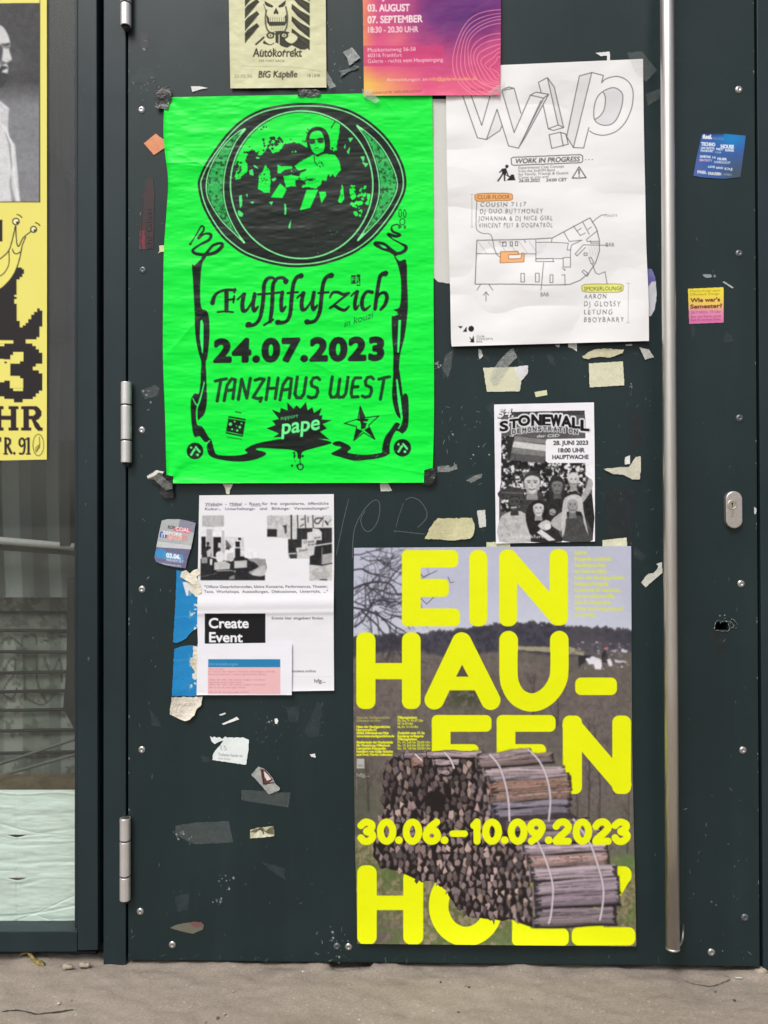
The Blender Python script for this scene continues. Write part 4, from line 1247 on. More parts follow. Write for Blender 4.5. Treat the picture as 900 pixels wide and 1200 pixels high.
ln([(541, 109), (559.5, 161.5), (570, 163.5), (582.5, 128), (596, 171), (607.5, 173.7), (637, 115), (621.5, 111.5), (602.5, 155.5), (588, 106)]); ln([(551.5, 110), (564.5, 147), (574.5, 112), (583, 107)]); ln([(570, 163.5), (586, 153), (588.5, 147)]); ln([(588.5, 105), (596, 102), (602.5, 103.5), (610.5, 133)]); ln([(588, 106), (602, 103.5)])
ln([(621.5, 111.5), (628, 108), (643, 110.5), (637, 115)]); ln([(643, 110.5), (616, 160), (607.5, 173.7)]); ln([(634, 118), (609, 171)], .8)
ln([(634, 108), (631, 96.5), (641.5, 91), (643, 93), (649.5, 102), (660.5, 149.5), (654, 146.5), (642.5, 151), (636.5, 123)]); ln([(641.5, 91), (654, 146.5)]); ln([(642.5, 151), (648.5, 153), (660.5, 149.5)])
ln([(643.5, 158), (656, 155), (663, 157), (666, 169), (646.5, 174), (643.5, 158)]); ln([(657, 155), (660, 171)])
ln([(679, 89), (693.5, 85), (707, 88.5), (705, 97)]); ln([(705, 97), (710, 92.5), (722, 89.5), (733, 93), (740, 101), (742, 112), (740, 127), (733, 143), (722, 154), (708, 158.5), (697, 157), (691, 153.5)], .95, 1, 5); ln([(690, 149.5), (684, 173.5), (672, 173), (664, 160), (679, 89)]); ln([(693.5, 85), (672, 173)])
ln([(716, 103), (725, 105), (730, 113), (727, 130), (720, 143), (710, 147), (700, 144), (696, 137), (697, 122), (703, 110)], .95, 1, 5, True); ln([(707, 108), (709.5, 115), (708, 128), (703, 136), (697, 140)], .9, 1, 5)
BK = (60, 60, 62)
rr = [(601, 184.4), (680, 181.2), (682.6, 182.5), (683, 188.6), (681, 190.6), (602, 193.8), (599.6, 192.6), (599, 186)]
A.line(rr, .9, BK, 1, 0, True); A.text('WORK IN PROGRESS', 603.5, 679, 191.6, 5.4, BK, .02, .15, -.035); A.text('- - -', 685.5, 695, 188.5, 4, BK, 0, 0, -.03)
A.ell(594, 195, 1.9, 2.1, (35, 35, 37)); A.poly([(590, 197.5), (593, 197), (594, 200), (593, 205), (588.5, 204), (588, 200)], (35, 35, 37)); A.line([(589, 198), (585.6, 202)], 1.3, (35, 35, 37)); A.line([(593, 199), (595.5, 206), (598, 207.5)], 1.2, (35, 35, 37)); A.line([(589, 204), (586.5, 208), (583.6, 212)], 1.7, (35, 35, 37)); A.line([(591, 204), (591.5, 211.6)], 1.7, (35, 35, 37)); A.line([(589, 203), (600, 209)], .8, (35, 35, 37)); A.poly([(593.5, 211.6), (597, 208), (599, 204.5), (602, 204.5), (604, 211.3)], (35, 35, 37))
for s_, x1_, y_ in (('Experimental Club Concept', 661, 198.2), ('from the 2ndOM-Band', 650, 202.1), ('for Family, Friends & Guests', 666, 206.), ('Come as you are!', 643, 209.6)):
    A.text(s_, 607.5, x1_, y_, 3.1, (95, 95, 98), 0, 0, -.035)
A.text('26.05.2022', 608, 632.5, 213.6, 3.4, (55, 55, 58), .02, .12, -.03); A.text('24:00 CET', 640, 664, 212.8, 3.4, (55, 55, 58), .02, .12, -.03)
A.line([(678.6, 195.6), (686.8, 208.4), (670.6, 208.8)], 1.1, BK, 1, 0, True); A.line([(678.5, 199), (678.6, 204)], 1.5, BK); A.ell(678.7, 206.4, .8, .8, BK)
A.poly([(559, 227.4), (580, 226.4), (598, 227), (600.6, 230.5), (598.5, 234.6), (580, 235.2), (560, 235.8), (556.6, 232)], (243, 178, 110), 1, 3); A.line([(559, 227.4), (580, 226.4), (598, 227), (600.6, 230.5), (598.5, 234.6), (580, 235.2), (560, 235.8), (556.6, 232)], .8, (150, 110, 70), 1, 3, True)
A.text('CLUB FLOOR', 559.5, 597.5, 233.3, 4.4, (110, 82, 50), .0, 0, -.01, 1, .15)
HW = (92, 92, 95)
for s_, x0_, x1_, y_ in (('COUSIN 7117', 563, 616.5, 242.5), ('DJ DUO BUTTMONEY', 562.5, 636, 250.3), ('JOHANNA & DJ NICE GIRL', 560.5, 647.5, 258.7), ('VINCENT PEIT & DOGPATROL', 561, 647.5, 266.9)):
    A.text(s_, x0_, x1_, y_, 5.2, HW, 0, .02, -.008, 1, .4, 1.3)
ln([(558.8, 235.5), (557.8, 262), (559.5, 270), (566, 273.6), (573, 274), (576.5, 278), (579, 290), (582, 298), (586, 301)], .7, 1, 4); ln([(553, 228), (553, 266)], .5, .5); ln([(551.5, 228), (555, 228)], .5, .5); ln([(551.5, 266), (555, 266)], .5, .5)
ln([(558.8, 281.6), (600, 281), (628, 280), (647, 279), (662, 271), (690, 256), (691.5, 255.3), (699, 268), (702.3, 281), (702.6, 294), (698, 308), (690, 320), (680, 328.5), (667, 333.6), (640, 334), (600, 333), (556.8, 333), (558.8, 281.6)], .9)
for p in ([(559, 297.3), (628, 297.5)], [(628, 281), (628, 306.5), (649, 306.5)], [(628, 303.4), (648, 303), (648.5, 307)], [(629, 284), (647, 284), (666, 285), (664.5, 293), (669, 293)], [(647, 279), (646, 284)], [(661, 272.5), (667, 283), (682, 281.5), (670, 287), (668.5, 292), (668.5, 313), (660, 313), (660, 302), (668, 301.5)],
          [(628, 303), (660, 303)], [(672, 265), (680, 276), (686, 273)], [(676, 271), (681, 267.5)], [(683, 260.5), (690.5, 274.5)], [(689, 269), (693, 266)], [(700, 270.5), (687.5, 280.5), (688, 283), (702, 282.8)], [(692, 282), (692.5, 285), (702, 285)], [(684, 287), (712, 287.5)],
          [(683.5, 287), (674, 297.5), (676, 300), (686, 290)], [(698.5, 256.5), (705, 252), (711, 251.5)], [(694, 261), (698.5, 256.5)], [(690, 302), (693, 309.5), (696, 308), (692.5, 301.5), (690, 302)], [(694, 309), (698, 320), (702, 321.5), (709, 318.5), (711.5, 333)], [(682, 318.5), (688, 324), (690, 321), (684, 316.5), (682, 318.5)],
          [(658.5, 322.5), (662, 322), (662, 334)], [(585.5, 283), (590, 285), (592, 283)], [(616, 284), (614.5, 282)], [(637, 308), (634, 340)], [(563, 333.5), (559, 340)], [(573, 333.5), (577.5, 340)], [(569.5, 353), (569.5, 342), (566.5, 346)], [(569.5, 342), (572.5, 346)], [(659, 314), (662, 317), (662, 315)]):
    ln(p, .75, .95)
for (x, y, w_, h_) in ((589, 283.5, 4, 5), (598, 283.3, 2.6, 5), (604, 283, 2.6, 5), (610.5, 320.5, 4, 10), (627.5, 320.3, 4.3, 10.2), (644.5, 322, 3.4, 9.2), (684.5, 296.5, 3.6, 2.8)):
    ln([(x, y), (x + w_, y), (x + w_, y + h_), (x, y + h_)], .75, 1, 0, True)
for k in range(6): ln([(560 + k * 12, 283), (570 + k * 12, 296.5)], .45, .55)
for k in range(4): ln([(690 + k * 3, 289), (692 + k * 3, 299)], .45, .4)
A.poly([(630, 285.5), (664, 286), (663, 293), (667, 294), (667, 301), (630, 302)], (228, 228, 231))
A.poly([(586.5, 295), (607, 294.5), (608, 298.5), (596, 298.5), (596, 303.5), (610.5, 303), (611.5, 296.5), (614.5, 297), (614, 307), (586, 308)], (244, 180, 120)); A.line([(586.5, 295), (607, 294.5), (608, 298.5), (596, 298.5), (596, 303.5), (610.5, 303), (611.5, 296.5), (614.5, 297), (614, 307), (586, 308)], .8, (150, 105, 70), 1, 0, True)
A.text('BAR', 633.5, 643.5, 347.3, 4.6, HW, 0, 0, 0, 1, .2); A.text('BAR', 710, 720, 289, 4.6, HW, 0, 0, 0, 1, .2); A.text('TOILETS', 707, 723, 254.2, 2.6, (130, 130, 132), 0, .2, -.02)
yp = [(685, 333.4), (710, 332.8), (728, 333.2), (730.2, 337), (727, 342), (705, 342.6), (685, 342), (682, 338.5)]
A.poly(yp, (232, 232, 128), 1, 3); A.line(yp, .8, (140, 140, 80), 1, 3, True); A.text('SMOKERLOUNGE', 684.5, 729, 340.6, 4.4, (95, 98, 55), .0, 0, -.008, 1, .2)
for s_, x1_, y_ in (('AARON', 710.5, 350.2), ('DJ GLOSSY', 727, 359), ('LETUNG', 717.5, 368.6), ('BBOYBARRY', 731, 377.4)):
    A.text(s_, 684.5, x1_, y_, 5.6, HW, 0, .02, -.006, 1, .45, 1.35)
ln([(736.5, 332), (736, 378)], .5, .5); ln([(734, 332), (738.5, 332)], .5, .5); ln([(733.5, 378.5), (738, 378)], .5, .5)
A.poly([(536.8, 382.3), (542.2, 382.3), (539.8, 385.2)], (30, 30, 32)); A.poly([(547, 382.5), (547, 389), (542.5, 388.8)], (30, 30, 32)); A.ell(552.2, 385.3, 3.3, 3.4, (30, 30, 32))
A.poly([(550, 394.5), (553, 397.5), (555, 393), (555.8, 401.5), (550.5, 401), (552, 399)], (30, 30, 32))
for s_, x1_, y_ in (('CLUB', 567.5, 395.4), ('CONCEPTS', 577.5, 398.4), ('BAR', 565.5, 401.4)): A.text(s_, 558.5, x1_, y_, 2.2, (80, 80, 82), .0)
wipart = A


def wr_wip(nx, ny):
    u = np.linspace(0, 1, nx)[None]; v = np.linspace(0, 1, ny)[:, None]
    d = .007 * fbm(ny, nx, 150, 2, 41, 1.2) + .0045 * np.abs(fbm(ny, nx, 110, 2, 43, 1.5) - .5) * 2 + .0011 * fbm(ny, nx, 42, 3, 42, 1.8)
    d = d + .002 * np.exp(-(1 - v) / .02) * fbm(ny, nx, nx / 4., 2, 44)
    k = np.clip(np.maximum((u - .3) / .15, (v - .16) / .1), 0, 1)
    return d * (.3 + .7 * k * k * (3 - 2 * k))


t = sheet('map_poster', wipart, [(522.5, 79), (523.5, 180), (525.5, 270), (527.5, 340), (528.5, 395), (529.5, 406)], [(753.5, 69), (754.5, 150), (756, 220), (757.5, 290), (760, 350), (760.5, 399.5)], .0042,
          wr_wip, M_PAPER, 1.7)
tag(t, 'white crumpled poster with outlined letters wip above a hand drawn floor plan', 'poster')

# sheet that shows between the green and the white poster
A = Art(500, 108, 540, 340, (212, 213, 207), 1.5)
t = scrap('blank_sheet', [(498, 116), (530, 116), (532, 333), (523, 332), (513, 330), (508.8, 326), (498, 326)], None, .001, .0012, .3, M_PAPER, A, 1.6)
tag(t, 'blank off white sheet showing between the neon green poster and the floor plan poster', 'paper sheet')

# ===== cream skull flyer
CR, KI = (222, 222, 184), (62, 62, 50)
A = Art(262, -110, 392, 108, CR, 2.2)
A.tint(A.noise(14, 4, 2), (208, 208, 168), .55)
for k in range(9):
    y = 52 - k * 14.3
    A.poly([(287, y - 1), (300, y - 9 - 8), (304, y - 21), (301, y - 25), (290, y - 17), (287, y - 13)], KI)
    A.poly([(363, y + 7), (349, y - 4), (341.5, y - 13), (342, y - 19), (352, y - 11), (363, y - 5)], KI)
    A.line([(289, y - 4), (301, y - 17)], .7, (120, 120, 100), .6); A.line([(361, y), (346, y - 13)], .7, (120, 120, 100), .6)
A.poly([(308, 50), (316, 39), (330, 36), (344, 40), (353, 49), (360, 57), (352, 58), (342, 53), (337, 56), (330, 54), (324, 50), (318, 53), (312, 52)], KI, 1, 2)
A.poly([(308, 45), (316, 52), (322, 48), (318, 40), (312, 40)], CR, 1, 3); A.poly([(334, 46), (342, 51), (349, 44), (340, 38)], CR, 1, 3); A.ell(317, 41.5, 5, 4, KI, .85); A.ell(333, 41.5, 5, 4, KI, .85); A.ell(317, 41.5, 2.6, 2, CR); A.ell(333, 41.5, 2.6, 2, CR); A.ell(317, 41.5, 1., 1., KI); A.ell(333, 41.5, 1., 1., KI)
A.line([(322, 38), (322, 54)], 1.6, CR); A.line([(327, 40), (327, 55)], 1.2, CR); A.line([(300, 52), (309, 44)], 2.2, KI)
A.ell(323.5, -20, 24, 38, CR); A.line([(312, 12), (311, 24), (314, 36), (324, 40), (334, 36), (337, 22), (335, 8)], 2., KI, .75, 4)
A.poly([(310, 1), (317, 5), (320.5, 7), (319, 9), (313, 7.5), (310.5, 5)], KI); A.poly([(335, 0), (329, 5), (326, 7), (327, 9), (332, 8), (334.5, 5)], KI); A.poly([(323.5, 9), (326.5, 15), (325.5, 17), (323.3, 15.8), (321, 17), (320.5, 15)], KI)
A.poly([(312, 17), (316, 22), (332, 22), (336, 16), (337, 24), (334, 30), (316, 30.5), (313, 26)], KI); A.rect(315.5, 20.5, 334, 25.5, CR); A.rect(317, 30.5, 332, 35, CR)
for k in range(7): A.line([(317 + k * 2.6, 20.5), (317 + k * 2.6, 25.5)], .6, KI, .7); A.line([(318 + k * 2.2, 31), (318 + k * 2.2, 35)], .5, KI, .6)
A.line([(309, 5), (312, 14)], 1.4, KI, .5)
# gothic lettering: sans shapes broken by nib strokes
A.text('Autokorrekt', 296.5, 353.5, 66.4, 9.6, (38, 38, 30), .016, .04, 0)
for x in (300, 306, 316.5, 322, 333, 344): A.line([(x - 1., 60.2), (x + 1., 58.4)], .9, (38, 38, 30))
A.text('DER FÜRST NACH', 303.5, 333, 72.6, 2.6, (95, 95, 78), 0)
A.text('BfG Kapelle', 303, 348, 91, 7.6, (70, 70, 56), .02, .08, -.01)
for x in (306, 313, 322, 329, 336, 342): A.line([(x - 1, 86), (x + 1, 84.4)], .9, (70, 70, 56))
A.text('30.05.96', 274.5, 295.5, 91, 3.6, (150, 150, 124), 0); A.text('18 UHR', 360.5, 375.5, 90.6, 4., (112, 112, 92), .01)
A.line([(283, 77), (300, 78), (330, 78), (355, 80), (376, 84)], .5, (150, 150, 125), .7, 3)
t = sheet('skull_flyer', A, [(267, -100), (268.5, 20), (270, 103.5)], [(381, -100), (381.8, 20), (382.6, 102.5)], .0042, wr_paper(.0022, .0006, 50, 51, 1.2, .0012, 12, 2., .0016, .0008), M_PAPER, 2.)
tag(t, 'cream paper flyer with a printed skull and gothic lettering above the green poster', 'flyer')

# ===== pink and purple flyer
A = Art(420, -120, 594, 122, (224, 82, 130), 1.9)
X, Yp = A.xy()
n1, n2 = A.noise(60, 4, 5), A.noise(36, 5, 6)
pur = np.exp(-(((X - 535) / 62) ** 2 + ((Yp + 6) / 58) ** 2)) * 1.5 * (.55 + .9 * n1); A.tint(pur, (112, 34, 118)); A.tint(np.exp(-(((X - 545) / 30) ** 2 + ((Yp - 18) / 26) ** 2)) * (.4 + n2), (88, 30, 112), .8)
A.tint(np.clip(1 - (X - 426) / 16, 0, 1) * (.6 + .4 * n2), (238, 160, 90)); A.tint(np.clip((Yp - 76) / 22, 0, 1) * np.clip((500 - X) / 70, 0, 1) * .95, (240, 196, 84)); A.tint(np.clip(1 - np.abs(X - 465) / 24, 0, 1) * np.clip(1 - np.abs(Yp - 48) / 30, 0, 1) * n2, (238, 120, 130), .9)
A.tint((n2 > .62) * np.clip((X - 560) / 30, 0, 1) * np.clip((110 - Yp) / 60, 0, 1), (160, 60, 140), .35); A.tint(np.clip((Yp - 85) / 30, 0, 1) * np.clip((X - 480) / 40, 0, 1), (238, 112, 142), .8)
A.rect(424, 53.5, 520, 77.5, (206, 60, 118), .8)
WH = (246, 226, 226)
A.text('03. AUGUST', 431, 480, 13.4, 8, WH, .03, 0, -.01); A.text('07. SEPTEMBER', 431, 495, 27.2, 8, WH, .03, 0, -.022); A.text('18:30 - 20.30 UHR', 431.5, 490, 38.2, 6.6, WH, .02, 0, -.012); A.text('04. JUNI', 432, 470, -1, 8, WH, .02)
A.text('Musikantenweg 56-58', 431, 487, 60.6, 4.4, WH, .0, 0, -.02); A.text('60316 Frankfurt', 431, 471, 67.2, 4.4, WH, .0, 0, -.02); A.text('Galerie - rechts vom Haupteingang', 431, 519, 73.8, 4.4, WH, 0, 0, -.022)
A.text('Anmeldungen an', 453, 501, 95.2, 3.6, (245, 205, 205), 0, 0, -.015); A.text('info@galerie-studio.de', 503, 559, 94.4, 3.8, (238, 208, 92), .0, 0, -.01); A.text('FRANKFURTER TAFELGESELLSCHAFT', 436, 495, 110.6, 2.8, (120, 70, 40), .01, 0, -.045); A.text('Eintritt frei', 552, 575, 106, 2.6, (160, 50, 80), 0)
for k in range(11):
    r = 56 - k * 4.6
    ph = np.linspace(np.pi * .52, np.pi * 1.62, 26)
    px_ = 588 + r * np.cos(ph) * (1.02 + .02 * k) + 2.2 * np.sin(ph * 4 + k * .5); py_ = 66 - r * .98 * np.sin(-ph) * -1 + 0
    py_ = 66 + r * np.sin(ph) * 1.0 + (k * 1.2 if k > 4 else 0) + 1.4 * np.sin(ph * 3 + k)
    A.line(np.stack([px_, py_], 1), .9, (244, 150, 168), .85)
t = sheet('exhibition_flyer', A, [(424, -110), (425.5, 30), (426.5, 112)], [(586.8, -110), (586.8, 30), (586, 111.5)], 0.0088, wr_paper(.002, .0004, 70, 52, 1.3, .0012, 14, 2., .003, .0005), M_GLOSSY, 1.8)
tag(t, 'pink orange purple flyer with curved white lines, overlapping the green and white posters', 'flyer')

# ===== black and white demonstration poster
A = Art(576, 468, 702, 640, (240, 239, 246), 2.6)
im = [(587.5, 483), (685, 481), (686, 493), (686, 557), (690, 560), (694, 574), (694.5, 633), (585, 635), (585, 580), (587.5, 560)]
m = A.mask_poly(im)
A.tint(m, (84, 84, 86)); A.tint(A.mask_poly([(588, 483), (685, 481), (685, 486), (588, 488)]), (58, 58, 60)); A.tint(m * (A.noise(2.4, 3, 14, 3.) > .55) * 1., (120, 120, 122), .35)
crowd = A.mask_poly([(587.5, 512), (602, 510), (604, 538), (640, 541), (686, 542), (686, 600), (587, 600)])
nzc = A.noise(3.6, 4, 17)
A.tint(crowd, (34, 34, 36)); A.tint(crowd * ((nzc > .52) & (nzc < .60)), (112, 112, 114)); A.tint(crowd * (nzc > .60), (222, 222, 224)); A.tint(crowd * (A.noise(2.2, 2, 19) > .66), (24, 24, 26), .8)
for q, c in (([(603, 511), (640, 515), (641, 520), (602, 517)], (128,) * 3), ([(602, 517), (640, 521.5), (641, 529), (600, 524)], (208,) * 3), ([(600, 524), (641, 529), (640, 535), (598, 531)], (122,) * 3), ([(598, 531), (640, 535), (638, 543), (596, 539)], (86,) * 3), ([(594, 513), (603, 511), (597, 540), (595, 540)], (44,) * 3)):
    A.poly(q, c)
A.text('54.', 583.5, 602, 490, 9.5, (40, 40, 42), .05, .25, -.05); A.text('54.', 583.2, 601.4, 489.4, 9.2, (226, 226, 230), .02, .25, -.05)
LET = (('S', 586.3, 595, 505, 10.6, -.08), ('T', 597.6, 607, 502, 10, -.1), ('O', 608, 620.6, 498.6, 11, -.04), ('N', 623.4, 634, 499, 12.6, 0), ('E', 636, 644.6, 499, 12.6, 0), ('W', 645.8, 657.4, 499, 12.4, 0), ('A', 658, 669.4, 500, 12, .04), ('L', 671, 679, 501.4, 11.6, .06), ('L', 681, 690, 504, 11.4, .08))
for ch, x0, x1, y, h_, r_ in LET: A.text(ch, x0 - .2, x1 + .2, y + .2, h_ + .3, (222, 222, 226), .15, 0, r_)
for ch, x0, x1, y, h_, r_ in LET: A.text(ch, x0, x1, y, h_, (16, 16, 18), .05, 0, r_)
for k, ch in enumerate('DEMONSTRATION'):
    x = 600 + k * 6.05; y = 508.5 - 3.4 * math.sin(k / 12 * math.pi)
    A.text(ch, x, x + (4.6 if ch != 'I' else 1.4), y, 5.4, (196, 196, 200), .16); A.text(ch, x + .3, x + (4.3 if ch != 'I' else 1.2), y, 5.2, (54, 54, 58), .03)
A.text('der CSD', 629, 655, 512.6, 3.2, (222, 222, 224), .03, .2, -.03)
A.poly([(641, 514.5), (690, 513.5), (692, 515), (692, 541), (690, 542.5), (642, 542.5), (639.5, 540), (639.5, 517)], (240, 239, 246))
A.text('28. JUNI 2023', 648.5, 689, 521.4, 4.7, (48, 48, 52), .035, 0, -.006); A.text('18:00 UHR', 654.5, 685, 530.1, 4.8, (48, 48, 52), .035, 0, -.006); A.text('HAUPTWACHE', 647.5, 689.5, 538, 4.6, (48, 48, 52), .035, 0, -.006)
def head(x, y, rx, ry, skin, hair, hh=.5, beard=None, smile=True):
    A.poly([(x - rx * .55, y + ry * .5), (x + rx * .55, y + ry * .5), (x + rx * .75, y + ry * 1.6), (x - rx * .75, y + ry * 1.6)], tuple(int(v * .72) for v in skin))
    A.ell(x, y - ry * .22, rx * 1.1, ry * .95, hair)
    A.poly([(x - rx * .96, y - ry * .3), (x - rx * .5, y - ry * .62), (x + rx * .2, y - ry * .7), (x + rx * .85, y - ry * .5), (x + rx * .98, y - ry * .1), (x + rx * .92, y + ry * .35), (x + rx * .5, y + ry * .86), (x, y + ry), (x - rx * .5, y + ry * .86), (x - rx * .92, y + ry * .35)], skin, 1, 4)
    if hh < .4: A.ell(x, y - ry * .35, rx * .98, ry * .72, skin)
    d = tuple(int(v * .45) for v in skin); d2 = tuple(int(v * .78) for v in skin)
    A.poly([(x - rx, y), (x - rx * .55, y + ry * .2), (x - rx * .4, y + ry), (x - rx * .7, y + ry * .8)], d2, .8, 2); A.poly([(x + rx, y), (x + rx * .6, y + ry * .2), (x + rx * .45, y + ry), (x + rx * .7, y + ry * .8)], d2, .8, 2)
    for s in (-1, 1):
        A.ell(x + s * rx * .42, y - ry * .05, rx * .2, ry * .075, d); A.line([(x + s * rx * .18, y - ry * .22), (x + s * rx * .65, y - ry * .22)], rx * .12, d, .8)
    A.line([(x, y), (x - rx * .1, y + ry * .3), (x + rx * .14, y + ry * .33)], rx * .13, d2); A.line([(x - rx * .36, y + ry * .56), (x, y + ry * .64), (x + rx * .36, y + ry * .54)], rx * .14, d, 1, 3)
    if beard: A.poly([(x - rx * .85, y + ry * .4), (x, y + ry * .5), (x + rx * .85, y + ry * .4), (x + rx * .4, y + ry * 1.1), (x - rx * .4, y + ry * 1.1)], beard, .55, 3)
# bodies of the group, back row first
A.poly([(612, 585), (620, 577), (634, 577), (640, 590), (642, 610), (608, 610)], (58,) * 3, 1, 2); A.poly([(636, 592), (648, 578), (660, 578), (668, 590), (668, 612), (636, 612)], (40,) * 3, 1, 2); A.poly([(664, 583), (672, 576), (682, 580), (694, 580), (694.5, 633), (668, 633)], (36,) * 3, 1, 2)
A.poly([(677, 590), (686, 572), (690, 561), (694, 563), (694, 572), (684, 588)], (170,) * 3, 1, 3)
A.poly([(643, 572), (645, 562), (653, 557.5), (660, 562), (662, 574), (660, 584), (645, 584)], (44,) * 3, 1, 3); head(623.5, 566, 9.3, 12.4, (200,) * 3, (58,) * 3, .5); head(653, 570, 6.6, 9, (122,) * 3, (48,) * 3); head(672, 562.5, 6.2, 8, (210,) * 3, (170,) * 3, .3, (120,) * 3)
A.poly([(585, 610), (592, 602), (604, 598), (616, 602), (621, 612), (622, 635), (585, 635)], (190,) * 3, 1, 2); A.tint(A.mask_poly([(585, 610), (592, 602), (604, 598), (616, 602), (621, 612), (622, 635), (585, 635)]) * (A.noise(5, 3, 44) > .55), (160,) * 3, .6)
head(603, 589, 6.6, 9.4, (74,) * 3, (40,) * 3); A.poly([(583, 579), (588, 574), (598, 571.5), (610, 572), (614, 577), (613, 583), (600, 581), (589, 586)], (60,) * 3, 1, 3); A.line([(588, 577), (612, 578)], 1.6, (96,) * 3); A.line([(599, 595), (605, 594.5)], 1.2, (225,) * 3)
A.poly([(617, 610), (619, 596), (626, 588), (636, 588), (642, 598), (643, 612), (636, 622), (628, 630), (622, 628)], (30,) * 3, 1, 3)
A.poly([(622, 635), (628, 618), (638, 610), (650, 616), (657, 628), (658, 635)], (40,) * 3, 1, 2); A.poly([(630, 616), (640, 609), (646, 614), (640, 622)], (196,) * 3, 1, 2); A.poly([(629, 624), (634, 620), (651, 633), (643, 634)], (214,) * 3); A.poly([(619, 620), (616, 604), (620, 592), (628, 586.5), (637, 588), (642, 597), (643, 608), (638, 604), (636, 590), (626, 591), (624, 602), (628, 612), (630, 622), (624, 626)], (34,) * 3, 1, 3); head(631, 596, 6.4, 8.8, (206,) * 3, (34,) * 3)
A.poly([(645, 612), (655, 602), (664, 600), (664, 622), (652, 620)], (176,) * 3, 1, 2); A.poly([(660, 612), (672, 604), (684, 606), (692, 618), (693, 634), (660, 634)], (72,) * 3, 1, 2); A.poly([(660, 588), (664, 582), (674, 579), (682, 584), (684, 600), (690, 628), (684, 612), (681, 600), (664, 600), (663, 616), (659, 630), (658, 608)], (196,) * 3, .95, 2)
head(671, 592, 6.3, 9.6, (160,) * 3, (196,) * 3, .5, None); A.ell(642, 617, 3.8, 3.8, (222,) * 3); A.ell(647.5, 600, 4, 4, (150,) * 3); A.line([(644, 600), (650, 603)], 1, (70,) * 3)
A.blur(A.mask_poly([(587, 543), (694, 543), (694, 633), (586, 634)]) + A.mask_poly([(588, 511), (639, 514), (639, 543), (588, 543)]), .4, .07, 4)
A.text('@csd.frankfurt', 589, 637, 630.6, 4, (215, 215, 218), .01, 0, 0, .9)
t = sheet('demonstration_poster', A, [(579, 474), (580, 550), (581.2, 637)], [(696, 471.5), (697, 550), (697.2, 634.5)], .0034, wr_paper(.0014, .0003, 60, 53, 1.3, .0008, 14, 2., .001), M_PAPER, 2.2)
tag(t, 'small black and white poster with a group of people and 28. Juni 2023', 'poster')

# ===== white sheet with two photo collages and the heading Create Event
A = Art(228, 572, 396, 818, (234, 234, 240), 2.4)
TX = (88, 88, 98)
A.text('Website  -  Möbel  -  Raum für  frei  organisierte,  öffentliche', 240.5, 385, 592.2, 2.9, TX, .02, 0, -.006)
A.text('Kultur-,   Unterhaltungs-   und   Bildungs-   Veranstaltungen"', 240.5, 385, 597.9, 2.9, TX, .02, 0, -.006)
for x0, x1 in ((240.5, 257), (270, 282.5), (294, 306)): A.line([(x0, 593), (x1, 592.9)], .5, (80, 80, 140))
# left collage: street scene
A.rect(237, 604, 262.5, 617.5, (188, 188, 192)); nz = A.noise(2, 2, 3); A.tint(A.mask_poly([(237, 604), (262.5, 604), (262.5, 617.5), (237, 617.5)]) * (nz > .6), (168, 168, 172), .6)
A.poly([(236, 628), (286, 629.5), (286.5, 655), (311, 655.5), (310.5, 680), (235, 680)], (214, 214, 218))
A.rect(242, 620, 249, 650, (182, 182, 186)); A.rect(260, 622, 263, 650, (190, 190, 194))
A.rect(236, 629, 241, 650, (28, 28, 32)); A.rect(250, 629.5, 259, 652.5, (26, 26, 30)); A.rect(255.5, 636, 259, 650, (204, 204, 208))
A.rect(264, 631, 286, 655, (222, 222, 226)); A.tint(A.mask_poly([(264, 631), (286, 631), (286, 655), (264, 655)]) * (nz > .62), (190, 190, 194), .6)
A.poly([(264.5, 632), (268, 636), (271.5, 641), (268, 644), (264.5, 640)], (96, 96, 98)); A.rect(276, 634.5, 281, 641, (30, 30, 34)); A.rect(275.5, 642.5, 281.5, 656, (34, 34, 38)); A.rect(279, 630, 282.5, 633, (60, 60, 64))
A.poly([(235, 655), (246, 653), (262, 657), (282, 652), (292, 655), (311, 655.5), (310.5, 680), (235, 680)], (38, 38, 42))
A.poly([(290, 655.5), (311, 655.3), (310.7, 674), (299, 674.5), (291, 671), (296, 668), (303, 664), (298, 659)], (150, 150, 152), 1, 2); A.poly([(294, 672), (305, 664), (310.7, 663), (310.7, 674), (300, 675)], (196, 196, 198), .9, 2)
for (x, y, r) in ((243.7, 637, 1.8), (256.5, 644, 2), (266.5, 643, 2)): A.ell(x, y, r, r * 1.2, (44, 44, 46))
A.poly([(238, 645), (243, 639), (247, 641), (248, 652), (240, 655), (236, 654)], (40, 40, 44)); A.poly([(242, 646), (248, 642), (247, 652), (243, 653)], (188, 188, 192)); A.poly([(253, 649), (257, 646), (262, 649), (262, 655), (259, 660), (254, 657)], (226, 226, 230), 1, 2); A.poly([(262.5, 650), (266, 643), (269, 646), (274, 640), (274.5, 653), (272, 658), (263, 657)], (232, 232, 236), 1, 1)
A.rect(266, 648, 274, 657, (198, 198, 200)); A.poly([(251, 659), (264, 657.5), (270, 661), (269, 667), (251, 668)], (190, 190, 190)); A.poly([(274.5, 657.5), (289.5, 656.5), (289.5, 665), (274.5, 666)], (194, 194, 194)); A.poly([(269, 676), (275, 673.5), (275, 678.5), (268, 679)], (128, 128, 130)); A.poly([(272, 669), (277, 668), (276, 671.5)], (120, 120, 122))
A.rect(236, 653, 243, 660, (150, 150, 152)); A.poly([(246, 655), (249, 655), (248.5, 662), (246, 662)], (228, 228, 232)); A.line([(237, 676), (254, 671.5)], 1.4, (78, 78, 82)); A.line([(254, 669), (272, 668.5)], .9, (200, 200, 202)); A.line([(250, 660), (249, 672)], 1.2, (20, 20, 22)); A.rect(281, 652, 286, 656, (28, 28, 30))
